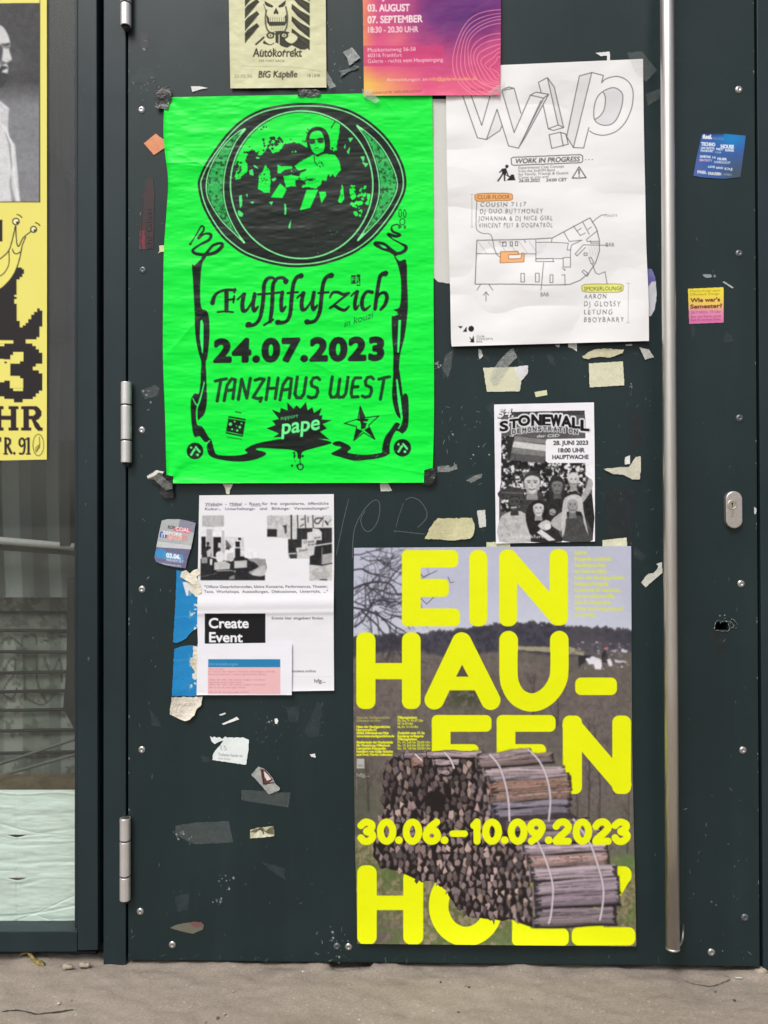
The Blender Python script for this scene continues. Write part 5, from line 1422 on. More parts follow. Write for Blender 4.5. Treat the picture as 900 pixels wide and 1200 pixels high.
# right collage: furniture and signs
A.poly([(313, 604), (389, 604), (389, 680.5), (362.5, 680.5), (362.5, 655), (337.5, 654.5), (337.5, 631), (313, 629)], (204, 204, 206)); A.tint(A.mask_poly([(313, 604), (340, 604), (340, 629), (313, 629)]) * (A.noise(3, 3, 8) > .5), (176, 176, 180), .6)
A.rect(313, 620, 324.5, 629, (42, 42, 46)); A.poly([(331, 616), (336, 615), (336, 624), (334, 626), (333, 618)], (70, 70, 74)); A.line([(341.3, 604), (341.5, 632)], 1.7, (34, 34, 36)); A.rect(344, 604, 389, 619, (212, 212, 214))
for x in (348.5, 357.5, 366.5): A.line([(x, 604), (x + .6, 618)], 1.2, (52, 52, 54))
A.line([(376, 607), (370, 608), (369, 612), (373, 613.5), (377, 608), (378, 607)], 1.4, (48, 48, 50), 1, 3); A.line([(353, 609), (356, 608)], 1.2, (60, 60, 62)); A.line([(361, 606), (361, 612)], 1.2, (70, 70, 72)); A.line([(381.5, 611), (384, 614.5)], 2, (40, 40, 42)); A.line([(384, 613), (388, 609)], .8, (90, 90, 92)); A.line([(352, 617), (356, 614.5)], 1.2, (60, 60, 62)); A.line([(379, 605), (378, 617)], .8, (100, 100, 102))
A.poly([(348, 619), (389, 618.5), (389, 638), (370, 640), (338, 650), (337.5, 632), (348, 632)], (42, 42, 45))
for k in range(9): A.line([(349 + k * 4.6, 621), (349 + k * 4.6, 634)], .5, (78, 78, 80), .8)
A.poly([(366, 619), (374, 620), (377, 624), (377, 633), (360, 633), (360, 624), (366, 623)], (216, 216, 218)); A.poly([(353.5, 632), (371, 632), (370, 640), (366, 642), (353.5, 642)], (208, 208, 210)); A.poly([(347, 642), (363, 641), (364, 652), (360, 654.5), (347, 654.5)], (206, 206, 208))
A.text('Create', 356, 368, 636.8, 3, (70, 70, 72), .02, .1, -.1); A.text('Event', 361, 371, 640, 2.6, (70, 70, 72), .02, .1, -.18); A.text('Event', 350.5, 360, 647, 3.2, (80, 80, 82), .02, .1, -.2); A.text('and', 368, 375, 631.5, 2.6, (70, 70, 72), .02, .1, -.1)
A.poly([(369, 640), (389, 636), (389, 655), (377, 662), (363, 661.5), (363, 652), (368, 650)], (38, 38, 40)); A.line([(369, 639.5), (389, 636.5)], 1.4, (222, 222, 224)); A.poly([(377, 650), (389, 648), (389, 659), (380, 662), (376.5, 661)], (168, 168, 170)); A.rect(377, 641, 378, 660, (120, 120, 122)); A.poly([(362.5, 662), (389, 662), (389, 680.5), (362.5, 680.5)], (200, 200, 200)); A.tint(A.mask_poly([(362.5, 662), (389, 662), (389, 680.5), (362.5, 680.5)]) * (A.noise(4, 3, 23, 2.) > .55), (168, 168, 168), .7); A.line([(363, 661), (377, 662.5), (389, 660)], 1.2, (40, 40, 42)); A.line([(375, 679), (383, 679.5)], 1.4, (70, 70, 70)); A.poly([(338, 648), (348, 646), (348, 654.5), (340, 654.5)], (60, 60, 62)); A.line([(337.5, 649), (347, 648.5)], 1.2, (222, 222, 224))
A.blur(A.mask_poly([(236, 603), (263, 603), (263, 626), (312, 654), (311, 681), (234, 681)]) + A.mask_poly([(312, 603), (390, 603), (390, 681), (362, 681), (361, 655), (336, 655), (336, 630), (312, 630)]), .25, .06, 8)
A.text('"Offene Gesprächsrunden, kleine Konzerte, Performances, Theater,', 239.5, 384, 689., 2.9, TX, .02, 0, -.002); A.text('Tanz,  Workshops,  Ausstellungen,  Diskussionen,  Unterricht,  ..."', 239, 384, 694.8, 2.9, TX, .02, 0, -.002)
A.rect(240, 719, 311, 756, (24, 24, 28)); A.text('Create', 245, 291, 735.8, 11.2, (240, 240, 244), .03); A.text('Event', 245.5, 284, 752.4, 11.2, (240, 240, 244), .03)
A.text('Events hier eingeben/ finden', 318.5, 378.5, 725.8, 2.9, TX, .02); A.text('moians.online', 342, 370, 787.8, 2.9, TX, .02); A.text('hfg...', 368.5, 381.5, 800, 4.2, TX, .02)
A.line([(313, 720), (390, 720), (390, 793), (343, 793)], .4, (214, 214, 222))
t = sheet('event_sheet', A, [(233.5, 580.5), (232.2, 650), (231.2, 720), (232, 760), (232, 812)], [(391.2, 579), (391.5, 650), (391, 720), (391.5, 809.2)], .0034,
          lambda nx, ny: wr_paper(.0016, .0002, 90, 54, 1.4, .0008, 14, 2., .002)(nx, ny) + .0042 * (np.exp(-((np.linspace(0, 1, ny)[:, None] - .555) / .045) ** 2) + .3 * np.exp(-((np.linspace(0, 1, ny)[:, None] - .60) / .012) ** 2)) * np.ones((1, nx)), M_PAPER, 2.)
tag(t, 'white sheet with two black and white photo collages and a black box reading Create Event', 'notice')

# ===== small sheet over its lower edge
A = Art(226, 750, 348, 820, (236, 236, 244), 2.4)
A.rect(244, 772.5, 328.5, 782, (40, 128, 178)); A.text('Veranstaltungen', 244.5, 279, 779.6, 3.2, (120, 180, 215), .01)
A.rect(243.5, 782, 328.5, 813.5, (234, 186, 190))
for y, x1 in ((785, 262), (788, 322), (791.2, 312), (797.5, 311), (800.5, 284), (803.2, 311), (806.5, 288), (812, 292)):
    A.text({785: 'Was ist das?', 788: 'Ihr könnt hier eigene Termine ankündigen und alle', 791.2: 'Räume kostenlos nutzen, gemeinsam planen'}.get(y, 'offen für alle, die etwas zeigen möchten'), 244.5, x1, y, 2.1, (196, 132, 142), .0)
t = sheet('notice_slip', A, [(231.5, 754.5), (230.8, 785), (230.3, 814.5)], [(342, 753), (342, 785), (341.8, 814.5)], .0078, wr_paper(.0014, .0002, 80, 55, 1.4, .0006, 14, 2., .0016), M_PAPER, 2.)
tag(t, 'small white slip with blue and pink text box over the event sheet', 'notice')

# ===== exhibition poster with log pile
YEL = (233, 241, 4)
A = Art(410, 634, 750, 1114, (106, 96, 93), 1.9)
X, Yp = A.xy()
g = np.random.default_rng(77)
skyl = np.interp(X, [410, 495, 540, 575, 605, 640, 690, 740], [745, 742, 736, 731, 729, 731, 734, 738]) + (A.noise(5, 3, 31) - .5) * 5 + (A.noise(2, 2, 36) - .5) * 2
A.tint((Yp < skyl) * 1., (190, 193, 212)); A.tint((Yp < skyl) * np.clip((Yp - 690) / 60, 0, 1), (208, 212, 226)); A.tint((Yp < skyl) * A.noise(60, 3, 4, 2.) * .5, (178, 182, 202))
n1, n2, n3 = A.noise(16, 5, 32, 1.4), A.noise(4, 4, 33), A.noise(5, 4, 34, .4)
below = np.clip((Yp - skyl) / 2., 0, 1)
hill = below * np.clip((768 + 4 * np.sin(X / 20) - Yp) / 5, 0, 1)
A.tint(below * np.clip(n1 * 1.4 - .2, 0, 1), (114, 106, 100), .7); A.tint(below * np.clip(n2 * 3 - 1.4, 0, 1), (84, 78, 76), .55); A.tint(below * np.clip(n3 * 4 - 2.4, 0, 1), (132, 122, 112), .4); A.tint(below * np.clip(A.noise(45, 3, 39, 1.6) * 2 - .8, 0, 1), (92, 92, 80), .6); A.tint(below * np.clip((Yp - 860) / 60, 0, 1) * np.clip((460 - X) / 30, 0, 1), (78, 82, 66), .6)
A.tint(hill, (70, 68, 80)); A.tint(hill * (n2 > .5), (54, 53, 64), .8); A.tint(hill * (n1 > .6), (84, 78, 84), .5)
A.poly(ragged([(598, 757), (640, 758), (668, 758), (686, 764), (684, 768), (640, 764), (600, 761)], .5, 3), (158, 152, 124))
A.tint(np.exp(-(((X - 700) / 40) ** 2 + ((Yp - 762) / 12) ** 2)) * (n2 > .45), (96, 90, 98), .9)
for (q, c) in (([(678, 768), (694, 768), (686, 776), (678, 782)], (48, 46, 52)), ([(686, 772), (694, 769), (703, 772), (702, 778), (690, 779)], (222, 220, 230)), ([(696, 779), (703, 772), (706, 774), (704, 785), (697, 784)], (228, 226, 234)), ([(705, 766), (709, 761), (712, 768), (711, 777), (705, 776)], (46, 44, 50)), ([(711, 773), (716, 772), (718, 780), (714, 781)], (224, 222, 230)), ([(706, 760), (712, 758), (712, 762)], (196, 120, 120)), ([(715, 763), (722, 761), (722, 764)], (190, 188, 198)), ([(728, 760), (736, 762), (734, 765), (728, 764)], (200, 198, 208)), ([(720, 773), (734, 775), (734, 777), (721, 776)], (205, 203, 212))):
    A.poly(ragged(q, .5, 7, 2), c)
for _ in range(60): A.ell(g.uniform(676, 738), g.uniform(752, 784), g.uniform(.6, 2), g.uniform(.5, 1.3), [(210, 208, 218), (70, 66, 74), (150, 140, 146)][g.integers(0, 3)], .7)
# bushes and bare trees of the middle ground
for _ in range(150):
    x, y = g.uniform(412, 740), g.uniform(772, 1000)
    s_ = g.uniform(4, 16)
    cc = [(84, 75, 70), (132, 118, 106), (70, 64, 62), (116, 106, 88)][g.integers(0, 4)]
    for k in range(6):
        A.line([(x, y), (x + g.normal(0, s_ * .3), y - s_ * .6), (x + g.normal(0, s_ * .5), y - s_ * g.uniform(.8, 1.3))], [.8, .3], cc, .35)
for (x, y0, y1) in ((690, 960, 840), (700, 1000, 850), (720, 930, 860), (432, 950, 880), (653, 850, 800), (672, 990, 900), (625, 840, 790), (735, 1000, 900)):
    for k in range(14):
        f = g.random(); yy = y0 + (y1 - y0) * f; l = (1 - f) * 22 + 4
        A.line([(x, yy), (x + g.normal(0, l * .4), yy - l * .7), (x + g.normal(0, l * .6), yy - l)], [.8, .3], (62, 55, 54), .45)
    A.line([(x, y0), (x + g.normal(0, 2), (y0 + y1) / 2), (x + g.normal(0, 3), y1)], [2, 1.4, .5], (62, 55, 52), .8, 3)
A.tint(np.exp(-(((X - 545) / 26) ** 2 + ((Yp - 817) / 14) ** 2)) * (n2 > .3), (66, 70, 48), .9)
# meadow
mead = np.clip((Yp - (1006 + 8 * np.sin(X / 40.) - np.clip((460 - X) / 30, 0, 1) * 22 - np.clip((X - 705) / 20, 0, 1) * 0)) / 8, 0, 1)
A.tint(mead, (122, 116, 88)); A.tint(mead * (n3 > .5), (152, 142, 112), .7); A.tint(mead * (n2 > .55), (86, 92, 58), .7); A.tint(mead * np.clip((490 - X) / 60, 0, 1) * np.clip((Yp - 1066) / 20, 0, 1), (92, 80, 86), .85); A.tint(mead * (n1 > .64), (86, 106, 56), .6)
A.tint(np.exp(-(((X - 735) / 18) ** 2 + ((Yp - 1010) / 10) ** 2)), (88, 116, 66), .8)
for _ in range(420):
    x, y = g.uniform(415, 746), g.uniform(1012, 1108)
    A.line([(x, y), (x + g.normal(0, 1.6), y - g.uniform(2, 5))], .5, [(176, 164, 128), (74, 84, 48), (140, 128, 100), (100, 92, 84)][g.integers(0, 4)], .7)
# bare branches against the sky, left
def branch(x, y, th, l, w, d):
    pts = [(x, y)]
    for k in range(4):
        th += g.normal(0, .28); x += math.cos(th) * l / 4; y -= math.sin(th) * l / 4; pts.append((x, y))
    A.line(pts, [w, w * .6], (52, 50, 58), .95, 3)
    if d > 0:
        for k in range(3 if d > 1 else 2):
            px_, py_ = pts[g.integers(1, 5)]
            branch(px_, py_, th + g.choice([-1, 1]) * g.uniform(.35, .95), l * g.uniform(.45, .75), w * .58, d - 1)
for (x, y, th, l, w) in ((414, 668, .1, 44, 1.8), (414, 690, .25, 60, 2.6), (414, 712, .05, 56, 2.4), (450, 692, .9, 46, 1.7), (424, 716, -.7, 50, 2.1), (440, 716, -.6, 44, 1.8), (416, 735, .6, 40, 1.6), (414, 650, .3, 36, 1.3), (432, 690, -.2, 46, 1.4), (450, 745, .3, 60, 1.1), (414, 725, .2, 40, 1.6)):
    branch(x, y, th, l, w, 3)
for _ in range(26):
    branch(g.uniform(414, 452), g.uniform(645, 745), g.uniform(-.8, .9), g.uniform(22, 40), g.uniform(.8, 1.3), 2)
A.blur((Yp < skyl) * 1., .3, .015, 12)
A.blur((Yp >= skyl - 2) * 1., .6, .02, 13)
A.line([(488, 668), (496, 676), (512, 669)], .7, (62, 60, 68)); A.line([(525, 676), (528, 683), (532, 682)], .6, (62, 60, 68)); A.line([(492, 700), (500, 708), (508, 700)], .7, (62, 60, 68))
# small print
SP = (226, 230, 40)
for k, (s_, x1_) in enumerate((('Studierende', 688), ('Fotografie Landschaft', 716), ('Ausstellung und Buch', 710), ('mit Texten und Bildern', 711), ('Haus der Stadtgeschichte', 732), ('Lehrgebiet Fotografie', 713), ('Hochschule für Gestaltung', 727), ('mit freundlicher Hilfe', 720), ('des Forstamtes', 716), ('Wald und Holz aktuell', 729), ('im Archiv', 698))):
    A.text(s_, 673.5, x1_, 649.5 + k * 7.3, 4.2, (214, 222, 84), .04, 0, .0, .95)
for k, s_ in enumerate(('Haus der Stadtgeschichte', 'Offenbach am Main', '', 'Haus der Stadtgeschichte', 'Herrnstraße 61', '63065 Offenbach am Main', 'www.haus-stadtgeschichte.de', '', 'Studierende der Hochschule', 'für Gestaltung Offenbach', 'Lehrgebiet Fotografie', 'kuratiert von Katja Gehrke', 'und Prof. Martin Liebscher')):
    if s_: A.text(s_, 418, 418 + len(s_) * 1.62, 842 + k * 3.62, 2.4, SP if k > 2 else (190, 188, 84), .1 if k > 2 else .03)
for k, s_ in enumerate(('Öffnungszeiten:', 'Di, Do, Fr 10-17 Uhr', 'Mi 14-19 Uhr', 'Sa, So 11-16 Uhr', '', 'Zusätzlich zum 17. So', 'Rundgang verlängerte', 'Öffnungszeiten:', 'Fr, 14. Juli bis 22.00 Uhr', 'Sa, 15. Juli bis 22.00 Uhr', 'So, 16. Juli bis 20.00 Uhr')):
    if s_: A.text(s_, 466, 466 + len(s_) * 1.5, 842 + k * 3.62, 2.4, SP, .1 if k in (0, 5, 6, 7) else .06)
A.rect(418, 889, 427, 900.5, (178, 176, 172)); A.text('HFG', 419.5, 425.5, 898.5, 2.4, (90, 86, 82), .02); A.text('hfg...', 418, 433, 910, 4, (170, 168, 162), .02); A.line([(418, 914), (418, 930)], .6, (170, 168, 162), .6)
# big lettering
def sq(pts_, w, c=YEL): A.line(pts_, w, c, 1)
def bar(x0, y0, x1, y1, r=6.5):
    t4 = np.linspace(0, np.pi / 2, 6); o = []
    for (cx, cyv, a0) in ((x1 - r, y0 + r, -np.pi / 2), (x1 - r, y1 - r, 0), (x0 + r, y1 - r, np.pi / 2), (x0 + r, y0 + r, np.pi)):
        o += [(cx + r * math.cos(a0 + t_), cyv + r * math.sin(a0 + t_)) for t_ in t4]
    A.poly(o, YEL)
def diag(x0, y0, x1, y1, w): A.line([(x0, y0), (x1, y1)], w, YEL)
# row 1
bar(471, 644.5, 493, 734, 6); bar(471, 644.5, 537, 665, 6.5); bar(476, 678.5, 526, 699.5, 6.5); bar(471, 713, 539, 734, 6.5)
bar(550, 644.5, 571, 734, 9); bar(585, 644, 606, 734, 9); bar(644, 643.5, 665.5, 733, 9); diag(596, 655, 654, 722, 21.5)
# row 2
bar(417.5, 741, 440, 831, 9); bar(471, 741, 493, 831, 9); bar(425, 777, 485, 796, 1)
diag(541, 752.5, 509, 820, 23); diag(541, 752.5, 575, 820.5, 23); A.poly([(530, 750), (552, 750), (566, 800), (516, 800)], YEL); A.poly([(541.5, 779), (549, 793), (534.5, 793)], (84, 76, 72)); bar(517, 793, 566, 809, 1)
uu = [(596, 750), (596, 790), (599, 805), (607, 817), (620, 823), (633, 821), (645, 812), (653, 799), (655.5, 785), (655.5, 750)]
A.line(uu, 21.5, YEL, 1, 6); bar(585, 741, 607, 770, 9); bar(644.5, 740.5, 666, 770, 9); bar(674, 794, 723, 814.5, 7)
# row 3
bar(506, 838, 528, 931, 6); bar(506, 838, 576, 857.5, 6.5); bar(508, 872, 561, 891, 6.5); bar(582, 838, 604, 931, 6); bar(582, 838, 651, 857.5, 6.5); bar(585, 872, 640, 891, 6.5)
bar(659.5, 838.5, 682, 930.5, 8); bar(717.5, 838.5, 739.5, 930.5, 8); diag(670, 850, 729, 919, 22)
# row 4
bar(418.5, 1014, 441.5, 1107, 9); bar(472.5, 1020, 496, 1107, 9); bar(424, 1049.5, 490, 1066.5, 1)
oo = [(546 + 32 * math.cos(t_), 1061.5 + 36 * math.sin(t_)) for t_ in np.linspace(0, 2 * np.pi, 50)]
A.line(oo, 23, YEL); bar(600, 1015, 622, 1108, 6); bar(600, 1088, 666.5, 1108.5, 7); bar(670, 1086.5, 744.5, 1108, 8); bar(672, 1015, 740, 1036, 9); diag(729, 1026, 690, 1095, 21)
# the log pile in front of the letters
pile = [(452, 899), (458, 890), (471, 884), (500, 886), (530, 882), (560, 884), (575, 900), (582, 940), (600, 965), (616, 992), (622, 1030), (626, 1086), (610, 1082), (596, 1077), (575, 1079), (548, 1074), (532, 1058), (520, 1040), (506, 1030), (494, 1034), (478, 1026), (462, 1020), (445, 1016), (437, 1000), (440, 975), (450, 948), (448, 920)]
A.poly(ragged(pile, 1.8, 5, 4), (34, 28, 29))
pm_ = A.mask_poly(pile)
def chunk(x, y, r, c, rot):
    k = g.integers(3, 6); ang = np.sort(g.random(k) * .9 + np.arange(k) * 2 * np.pi / k) + rot
    q = [(x + r * .86 * math.cos(a) * g.uniform(.75, 1.15), y + r * 1.4 * math.sin(a) * g.uniform(.75, 1.15)) for a in ang]
    A.poly(q, tuple(int(v * .6) for v in c)); q2 = [(x + (a - x) * .8 - .4, y + (b - y) * .82 - .5) for a, b in q]; A.poly(q2, c)
    A.line([q2[0], (x, y)], .5, tuple(int(v * .8) for v in c), .7)
cells = []
yv = 886.
while yv < 1086:
    xv = 437 + g.random() * 6
    while xv < 628:
        cells.append((xv + g.normal(0, 1.3), yv + g.normal(0, 1.5))); xv += 7.4
    yv += 8.4
for (x, y) in cells:
    if in_poly(np.array([x]), np.array([y]), pile)[0] and not ((500 < x < 525) and (924 < y < 950) and g.random() < .8):
        lum = g.uniform(.7, 1.5) * (.8 if y < 940 and x < 545 else 1.) * (1.05 if x > 560 else 1)
        c = np.array([(126, 108, 107), (106, 92, 92), (138, 120, 114), (98, 86, 88)][g.integers(0, 4)]) * lum
        chunk(x, y, g.uniform(3.8, 5.6), tuple(c.astype(int)), g.random() * 6)
# logs seen from the side: upper and lower bundle, and two at the back
def log_side(x0, ya0, yb0, x1, ya1, yb1, c, seed, bark=False):
    top = [(x0 + (x1 - x0) * t_, ya0 + (ya1 - ya0) * t_ + .8 * math.sin(t_ * 9 + seed)) for t_ in np.linspace(0, 1, 10)]
    bot = [(x0 + (x1 - x0) * t_ + 1.2, yb0 + (yb1 - yb0) * t_ + .8 * math.sin(t_ * 7 + seed * 2)) for t_ in np.linspace(1, 0, 10)]
    A.poly(ragged(top + bot, .5, seed, 3), tuple(int(v * .42) for v in c))
    nk = max(5, int((yb0 - ya0) * .7))
    for k in range(nk):
        f = .04 + .88 * (k + .5) / nk
        v = 1.36 - .75 * abs(f - .32) ** 1.2 + g.normal(0, .13)
        pts = [(x0 + 1.5 + (x1 - x0 - 2) * t_, (ya0 + (yb0 - ya0) * f) * (1 - t_) + (ya1 + (yb1 - ya1) * f) * t_ + .6 * math.sin(t_ * 8 + seed + f * 3)) for t_ in np.linspace(g.random() * .1, 1 - g.random() * .06, 8)]
        A.line(pts, max((yb0 - ya0) / nk * 1.05, .8), tuple(int(min(v * q_, 255)) for q_ in c), .85)
    for k in range(9):
        t0 = g.random() * .8; f = g.uniform(.15, .85)
        A.line([(x0 + (x1 - x0) * t_, (ya0 + (yb0 - ya0) * f) * (1 - t_) + (ya1 + (yb1 - ya1) * f) * t_) for t_ in (t0, t0 + g.uniform(.08, .25))], .6, tuple(int(v * .4) for v in c), .7)
    A.line(bot, 2.2, (34, 28, 30), .95); A.line([top[0], bot[-1]], 1.6, tuple(min(int(v * 1.25), 255) for v in c), .6)
    if bark:
        for k in range(70):
            t_, f = g.random(), g.uniform(.08, .92)
            A.ell(x0 + (x1 - x0) * t_, (ya0 + (yb0 - ya0) * f) * (1 - t_) + (ya1 + (yb1 - ya1) * f) * t_, g.uniform(1, 3), g.uniform(.5, 1.2), [(166, 112, 100), (92, 74, 68), (140, 120, 110)][g.integers(0, 3)], .7)
LG, LB, LV = (150, 134, 138), (136, 108, 98), (132, 120, 128)
for a_ in ((498, 880, 889, 566, 879, 888, LG, 1), (471, 883, 890, 500, 882, 889, LV, 2), (507, 890, 897, 538, 890, 898, LG, 3), (482, 886, 899, 496, 886, 899, LB, 4), (513, 902, 908, 527, 903, 909, LG, 5)): log_side(*a_)
for a_ in ((558, 884, 893, 622, 876, 884, LG, 11), (557, 890, 901, 648, 880, 894, (128, 112, 112), 12), (566, 900, 911, 662, 897, 908, (158, 142, 146), 13), (571, 910, 918, 667, 906, 914, LV, 14), (573, 917, 930, 669, 909, 926, (138, 112, 102), 15, True), (575, 929, 942, 669, 923, 936, (124, 104, 98), 16, True), (574, 941, 950, 668, 936, 944, (118, 112, 124), 17), (577, 949, 961, 667, 944, 960, (112, 106, 118), 18)): log_side(*a_)
A.tint(A.mask_poly([(576, 958), (668, 952), (690, 966), (700, 990), (610, 992)]), (62, 54, 58), .95)
for a_ in ((594, 962, 976, 690, 958, 972, (112, 102, 110), 20), (610, 976, 990, 705, 970, 986, (118, 106, 112), 21), (611, 990, 1003, 712, 988, 998, (150, 134, 142), 22), (616, 1003, 1019, 714, 998, 1013, (146, 124, 122), 23, True), (620, 1017, 1034, 723, 1012, 1028, (150, 136, 144), 24), (624, 1034, 1050, 726, 1026, 1046, (142, 128, 138), 25), (625, 1050, 1066, 726, 1042, 1060, (126, 112, 122), 26), (626, 1066, 1076, 722, 1062, 1072, (112, 100, 108), 27), (624, 1075, 1087, 722, 1070, 1084, (116, 104, 108), 28)): log_side(*a_)
for p in ([(574, 884), (585, 898), (592, 918), (596, 940), (597, 962)], [(619, 878), (632, 892), (641, 912), (645, 936), (643, 962)], [(621, 970), (632, 990), (642, 1015), (648, 1040), (646, 1070), (643, 1082)], [(672, 960), (690, 986), (700, 1012), (707, 1040), (706, 1062), (703, 1078)], [(521, 882), (528, 890), (532, 900)], [(487, 884), (494, 891)]):
    A.line(p, 3.1, (96, 82, 86), .6, 5); A.line(p, 2., (222, 212, 222), .95, 5)
A.blur(np.clip(pm_ * .3 + A.mask_poly([(556, 876), (650, 874), (672, 900), (670, 958), (730, 1010), (728, 1088), (600, 1090), (560, 960)]), 0, 1), .2, .03, 14)
# date over the pile: rounded figures drawn with a round pen
DW = 8.4
def digit(ch, x0, x1):
    yt, yb = 963.4, 985.8; xl, xr = x0 + DW / 2, x1 - DW / 2; xm = (xl + xr) / 2; ym = (yt + yb) / 2; w_ = (xr - xl) / 2
    def S(p, sm=6): A.line(p, DW, YEL, 1, sm)
    if ch == '0': A.line([(xm + w_ * math.cos(t_), ym + (yb - yt) / 2 * math.sin(t_)) for t_ in np.linspace(0, 2 * np.pi, 40)], DW, YEL)
    elif ch == '1': S([(xl - 1, yt + 4), (xr, yt)], 1); S([(xr, yt), (xr, yb)], 1)
    elif ch == '2': S([(xl, yt + 5), (xm - w_ * .5, yt + .8), (xm + w_ * .4, yt), (xr, yt + 5), (xr - 2, yt + 10), (xl + 2, yb - 3), (xl, yb)]); S([(xl, yb), (xr, yb)], 1)
    elif ch == '3': S([(xl, yt + 4), (xm - w_ * .2, yt), (xr - 1, yt + 2.4), (xr - 1.2, yt + 7.4), (xm, ym - .6)]); S([(xm, ym), (xr - .4, ym + 2.6), (xr, yb - 4), (xm + w_ * .3, yb), (xm - w_ * .5, yb - .3), (xl, yb - 4)])
    elif ch == '6': S([(xr - 1, yt), (xm - w_ * .3, yt + 6), (xl, ym + 3)], 6); A.line([(xm + w_ * math.cos(t_), yb - 6.6 + 6.6 * math.sin(t_)) for t_ in np.linspace(0, 2 * np.pi, 30)], DW, YEL)
    elif ch == '9': S([(xl + 1, yb), (xm + w_ * .3, yb - 6), (xr, ym - 3)], 6); A.line([(xm + w_ * math.cos(t_), yt + 6.6 + 6.6 * math.sin(t_)) for t_ in np.linspace(0, 2 * np.pi, 30)], DW, YEL)
    elif ch == '.': A.ell(xm, 984.6, 4.6, 4.6, YEL)
    elif ch == '-': A.line([(x0 + 4, 977), (x1 - 4, 977)], 7.8, YEL)
for ch, x0, x1 in (('3', 418.8, 440.5), ('0', 441.5, 464.5), ('.', 462.5, 472.5), ('0', 471.8, 495), ('6', 495, 517), ('.', 516, 526), ('-', 526.5, 548.5), ('1', 552, 563.2), ('0', 565, 588.3), ('.', 586.5, 596.5), ('0', 595, 618.3), ('9', 617.5, 639.5), ('.', 638, 648), ('2', 647.5, 670.2), ('0', 671, 694), ('2', 694, 716.8), ('3', 716.5, 738.6)):
    digit(ch, x0, x1)
holzart = A


def wr_holz(nx, ny):
    u = np.linspace(0, 1, nx)[None]; v = np.linspace(0, 1, ny)[:, None]
    d = .003 * fbm(ny, nx, 170, 2, 61, 1.2) + .0003 * fbm(ny, nx, 20, 3, 62)
    d = d + .016 * np.exp(-(1 - v) / .06) * (.35 + .65 * np.exp(-((u - .55) / .35) ** 2)) + .006 * np.exp(-(1 - u) / .03) * np.exp(-((v - .8) / .2) ** 2)
    return d


t = sheet('log_pile_poster', holzart, [(414.8, 642), (414.5, 700), (414.2, 830), (416, 980), (418, 1060), (418.6, 1106)], [(739.6, 640), (740, 740), (740.6, 850), (742.5, 960), (744.6, 1050), (745.6, 1109)], .0028, wr_holz, M_GLOSSY, 1.7)
tag(t, 'large exhibition poster with bright yellow letters over a photo of stacked logs', 'poster')

# ===== yellow poster on the window glass
YP, BK2 = (238, 230, 120), (38, 32, 34)
A = Art(-275, -300, 60, 546, YP, 1.7)
A.tint(A.noise(60, 3, 5), (232, 222, 110), .5)
A.rect(-270, -290, 47.2, 237.2, (60, 44, 26)); A.poly([(-270, -290), (46.4, -290), (46.4, 3.6), (-270, 5)], YP)
A.poly([(-270, 6), (46.2, 3.8), (46.2, 236.4), (-270, 236.4)], (62, 62, 64))
X, Yp = A.xy()
inp = (X < 46) & (Yp > 4.5) & (Yp < 236.2)
gr = np.clip((Yp - 95) / 30, 0, 1)
A.tint(inp * gr, (140, 142, 148)); A.tint(inp * gr * np.clip((Yp - 150) / 80, 0, 1), (150, 151, 158)); A.tint(inp * A.noise(26, 4, 6, 1.5) * .35, (46, 46, 48), .5); A.tint(inp * gr * A.noise(40, 3, 7, 2.), (118, 120, 126), .5)
A.tint(inp * np.exp(-(((X - 18) / 12) ** 2 + ((Yp - 72) / 22) ** 2)), (86, 87, 90), .6)
# man in profile, white jacket
A.poly([(-26, 40), (-8, 31), (0, 29.5), (5, 33), (9, 40), (11.6, 48), (12, 54), (10.5, 57), (12.5, 64), (14, 69.5), (12, 72), (9, 73), (8, 75), (9.8, 78), (9.4, 81), (9.6, 84), (8, 87), (7, 95), (0, 104), (-12, 112), (-40, 112), (-40, 60)], (206, 207, 208), 1, 2)
A.poly([(-40, 40), (-14, 32), (-6, 30), (-12, 50), (-14, 78), (-8, 84), (0, 79), (2, 77), (8, 78), (9, 80), (4, 82), (2, 85), (8, 86), (8.5, 92), (5, 100), (-4, 106), (-14, 112), (-40, 112)], (52, 52, 54), 1, 2)
A.poly([(-6, 60), (0, 52), (4, 50.5), (7, 53), (9.5, 56), (8, 57.5), (4, 56), (3, 64), (1, 72), (-4, 78)], (120, 121, 124), .95, 2); A.poly([(2.5, 52), (7, 51), (11, 50), (11.5, 53), (7, 54)], (52, 52, 54)); A.poly([(8, 55), (11, 54), (10.6, 56.5)], (70, 70, 74)); A.poly([(1, 70), (6, 73), (10, 73.5), (4, 76), (0, 77)], (90, 90, 94), .9); A.ell(11.4, 71.4, 1, .8, (100, 100, 104))
A.poly([(0, 53), (3, 58), (2.4, 68), (0, 72), (-3, 60)], (70, 71, 74), .9, 2)
A.poly([(-40, 112), (-6, 112), (0, 118), (5, 122), (11, 127), (9.5, 136), (9, 148), (11, 160), (17.6, 169.5), (18.6, 182), (20.5, 200), (22, 220), (23.8, 236.4), (-40, 236.4)], (212, 213, 217), 1)
A.poly([(0, 140), (1.5, 144), (8, 158), (13, 169), (15.5, 190), (13, 204), (14, 220), (18.5, 236.4), (13.6, 236.4), (11, 214), (13.4, 200), (10, 170), (5, 152)], (150, 152, 158), .95); A.line([(3, 146), (9, 158), (13.4, 169), (14.5, 185), (17, 210), (21, 234)], 1.6, (238, 239, 242), .9); A.line([(0, 122), (6, 129), (10, 128)], 1., (170, 171, 176)); A.poly([(1, 142), (0, 132), (6, 128), (10.4, 129), (9.4, 150)], (196, 198, 202), .8)
A.blur(inp * 1., .7, .05, 9)
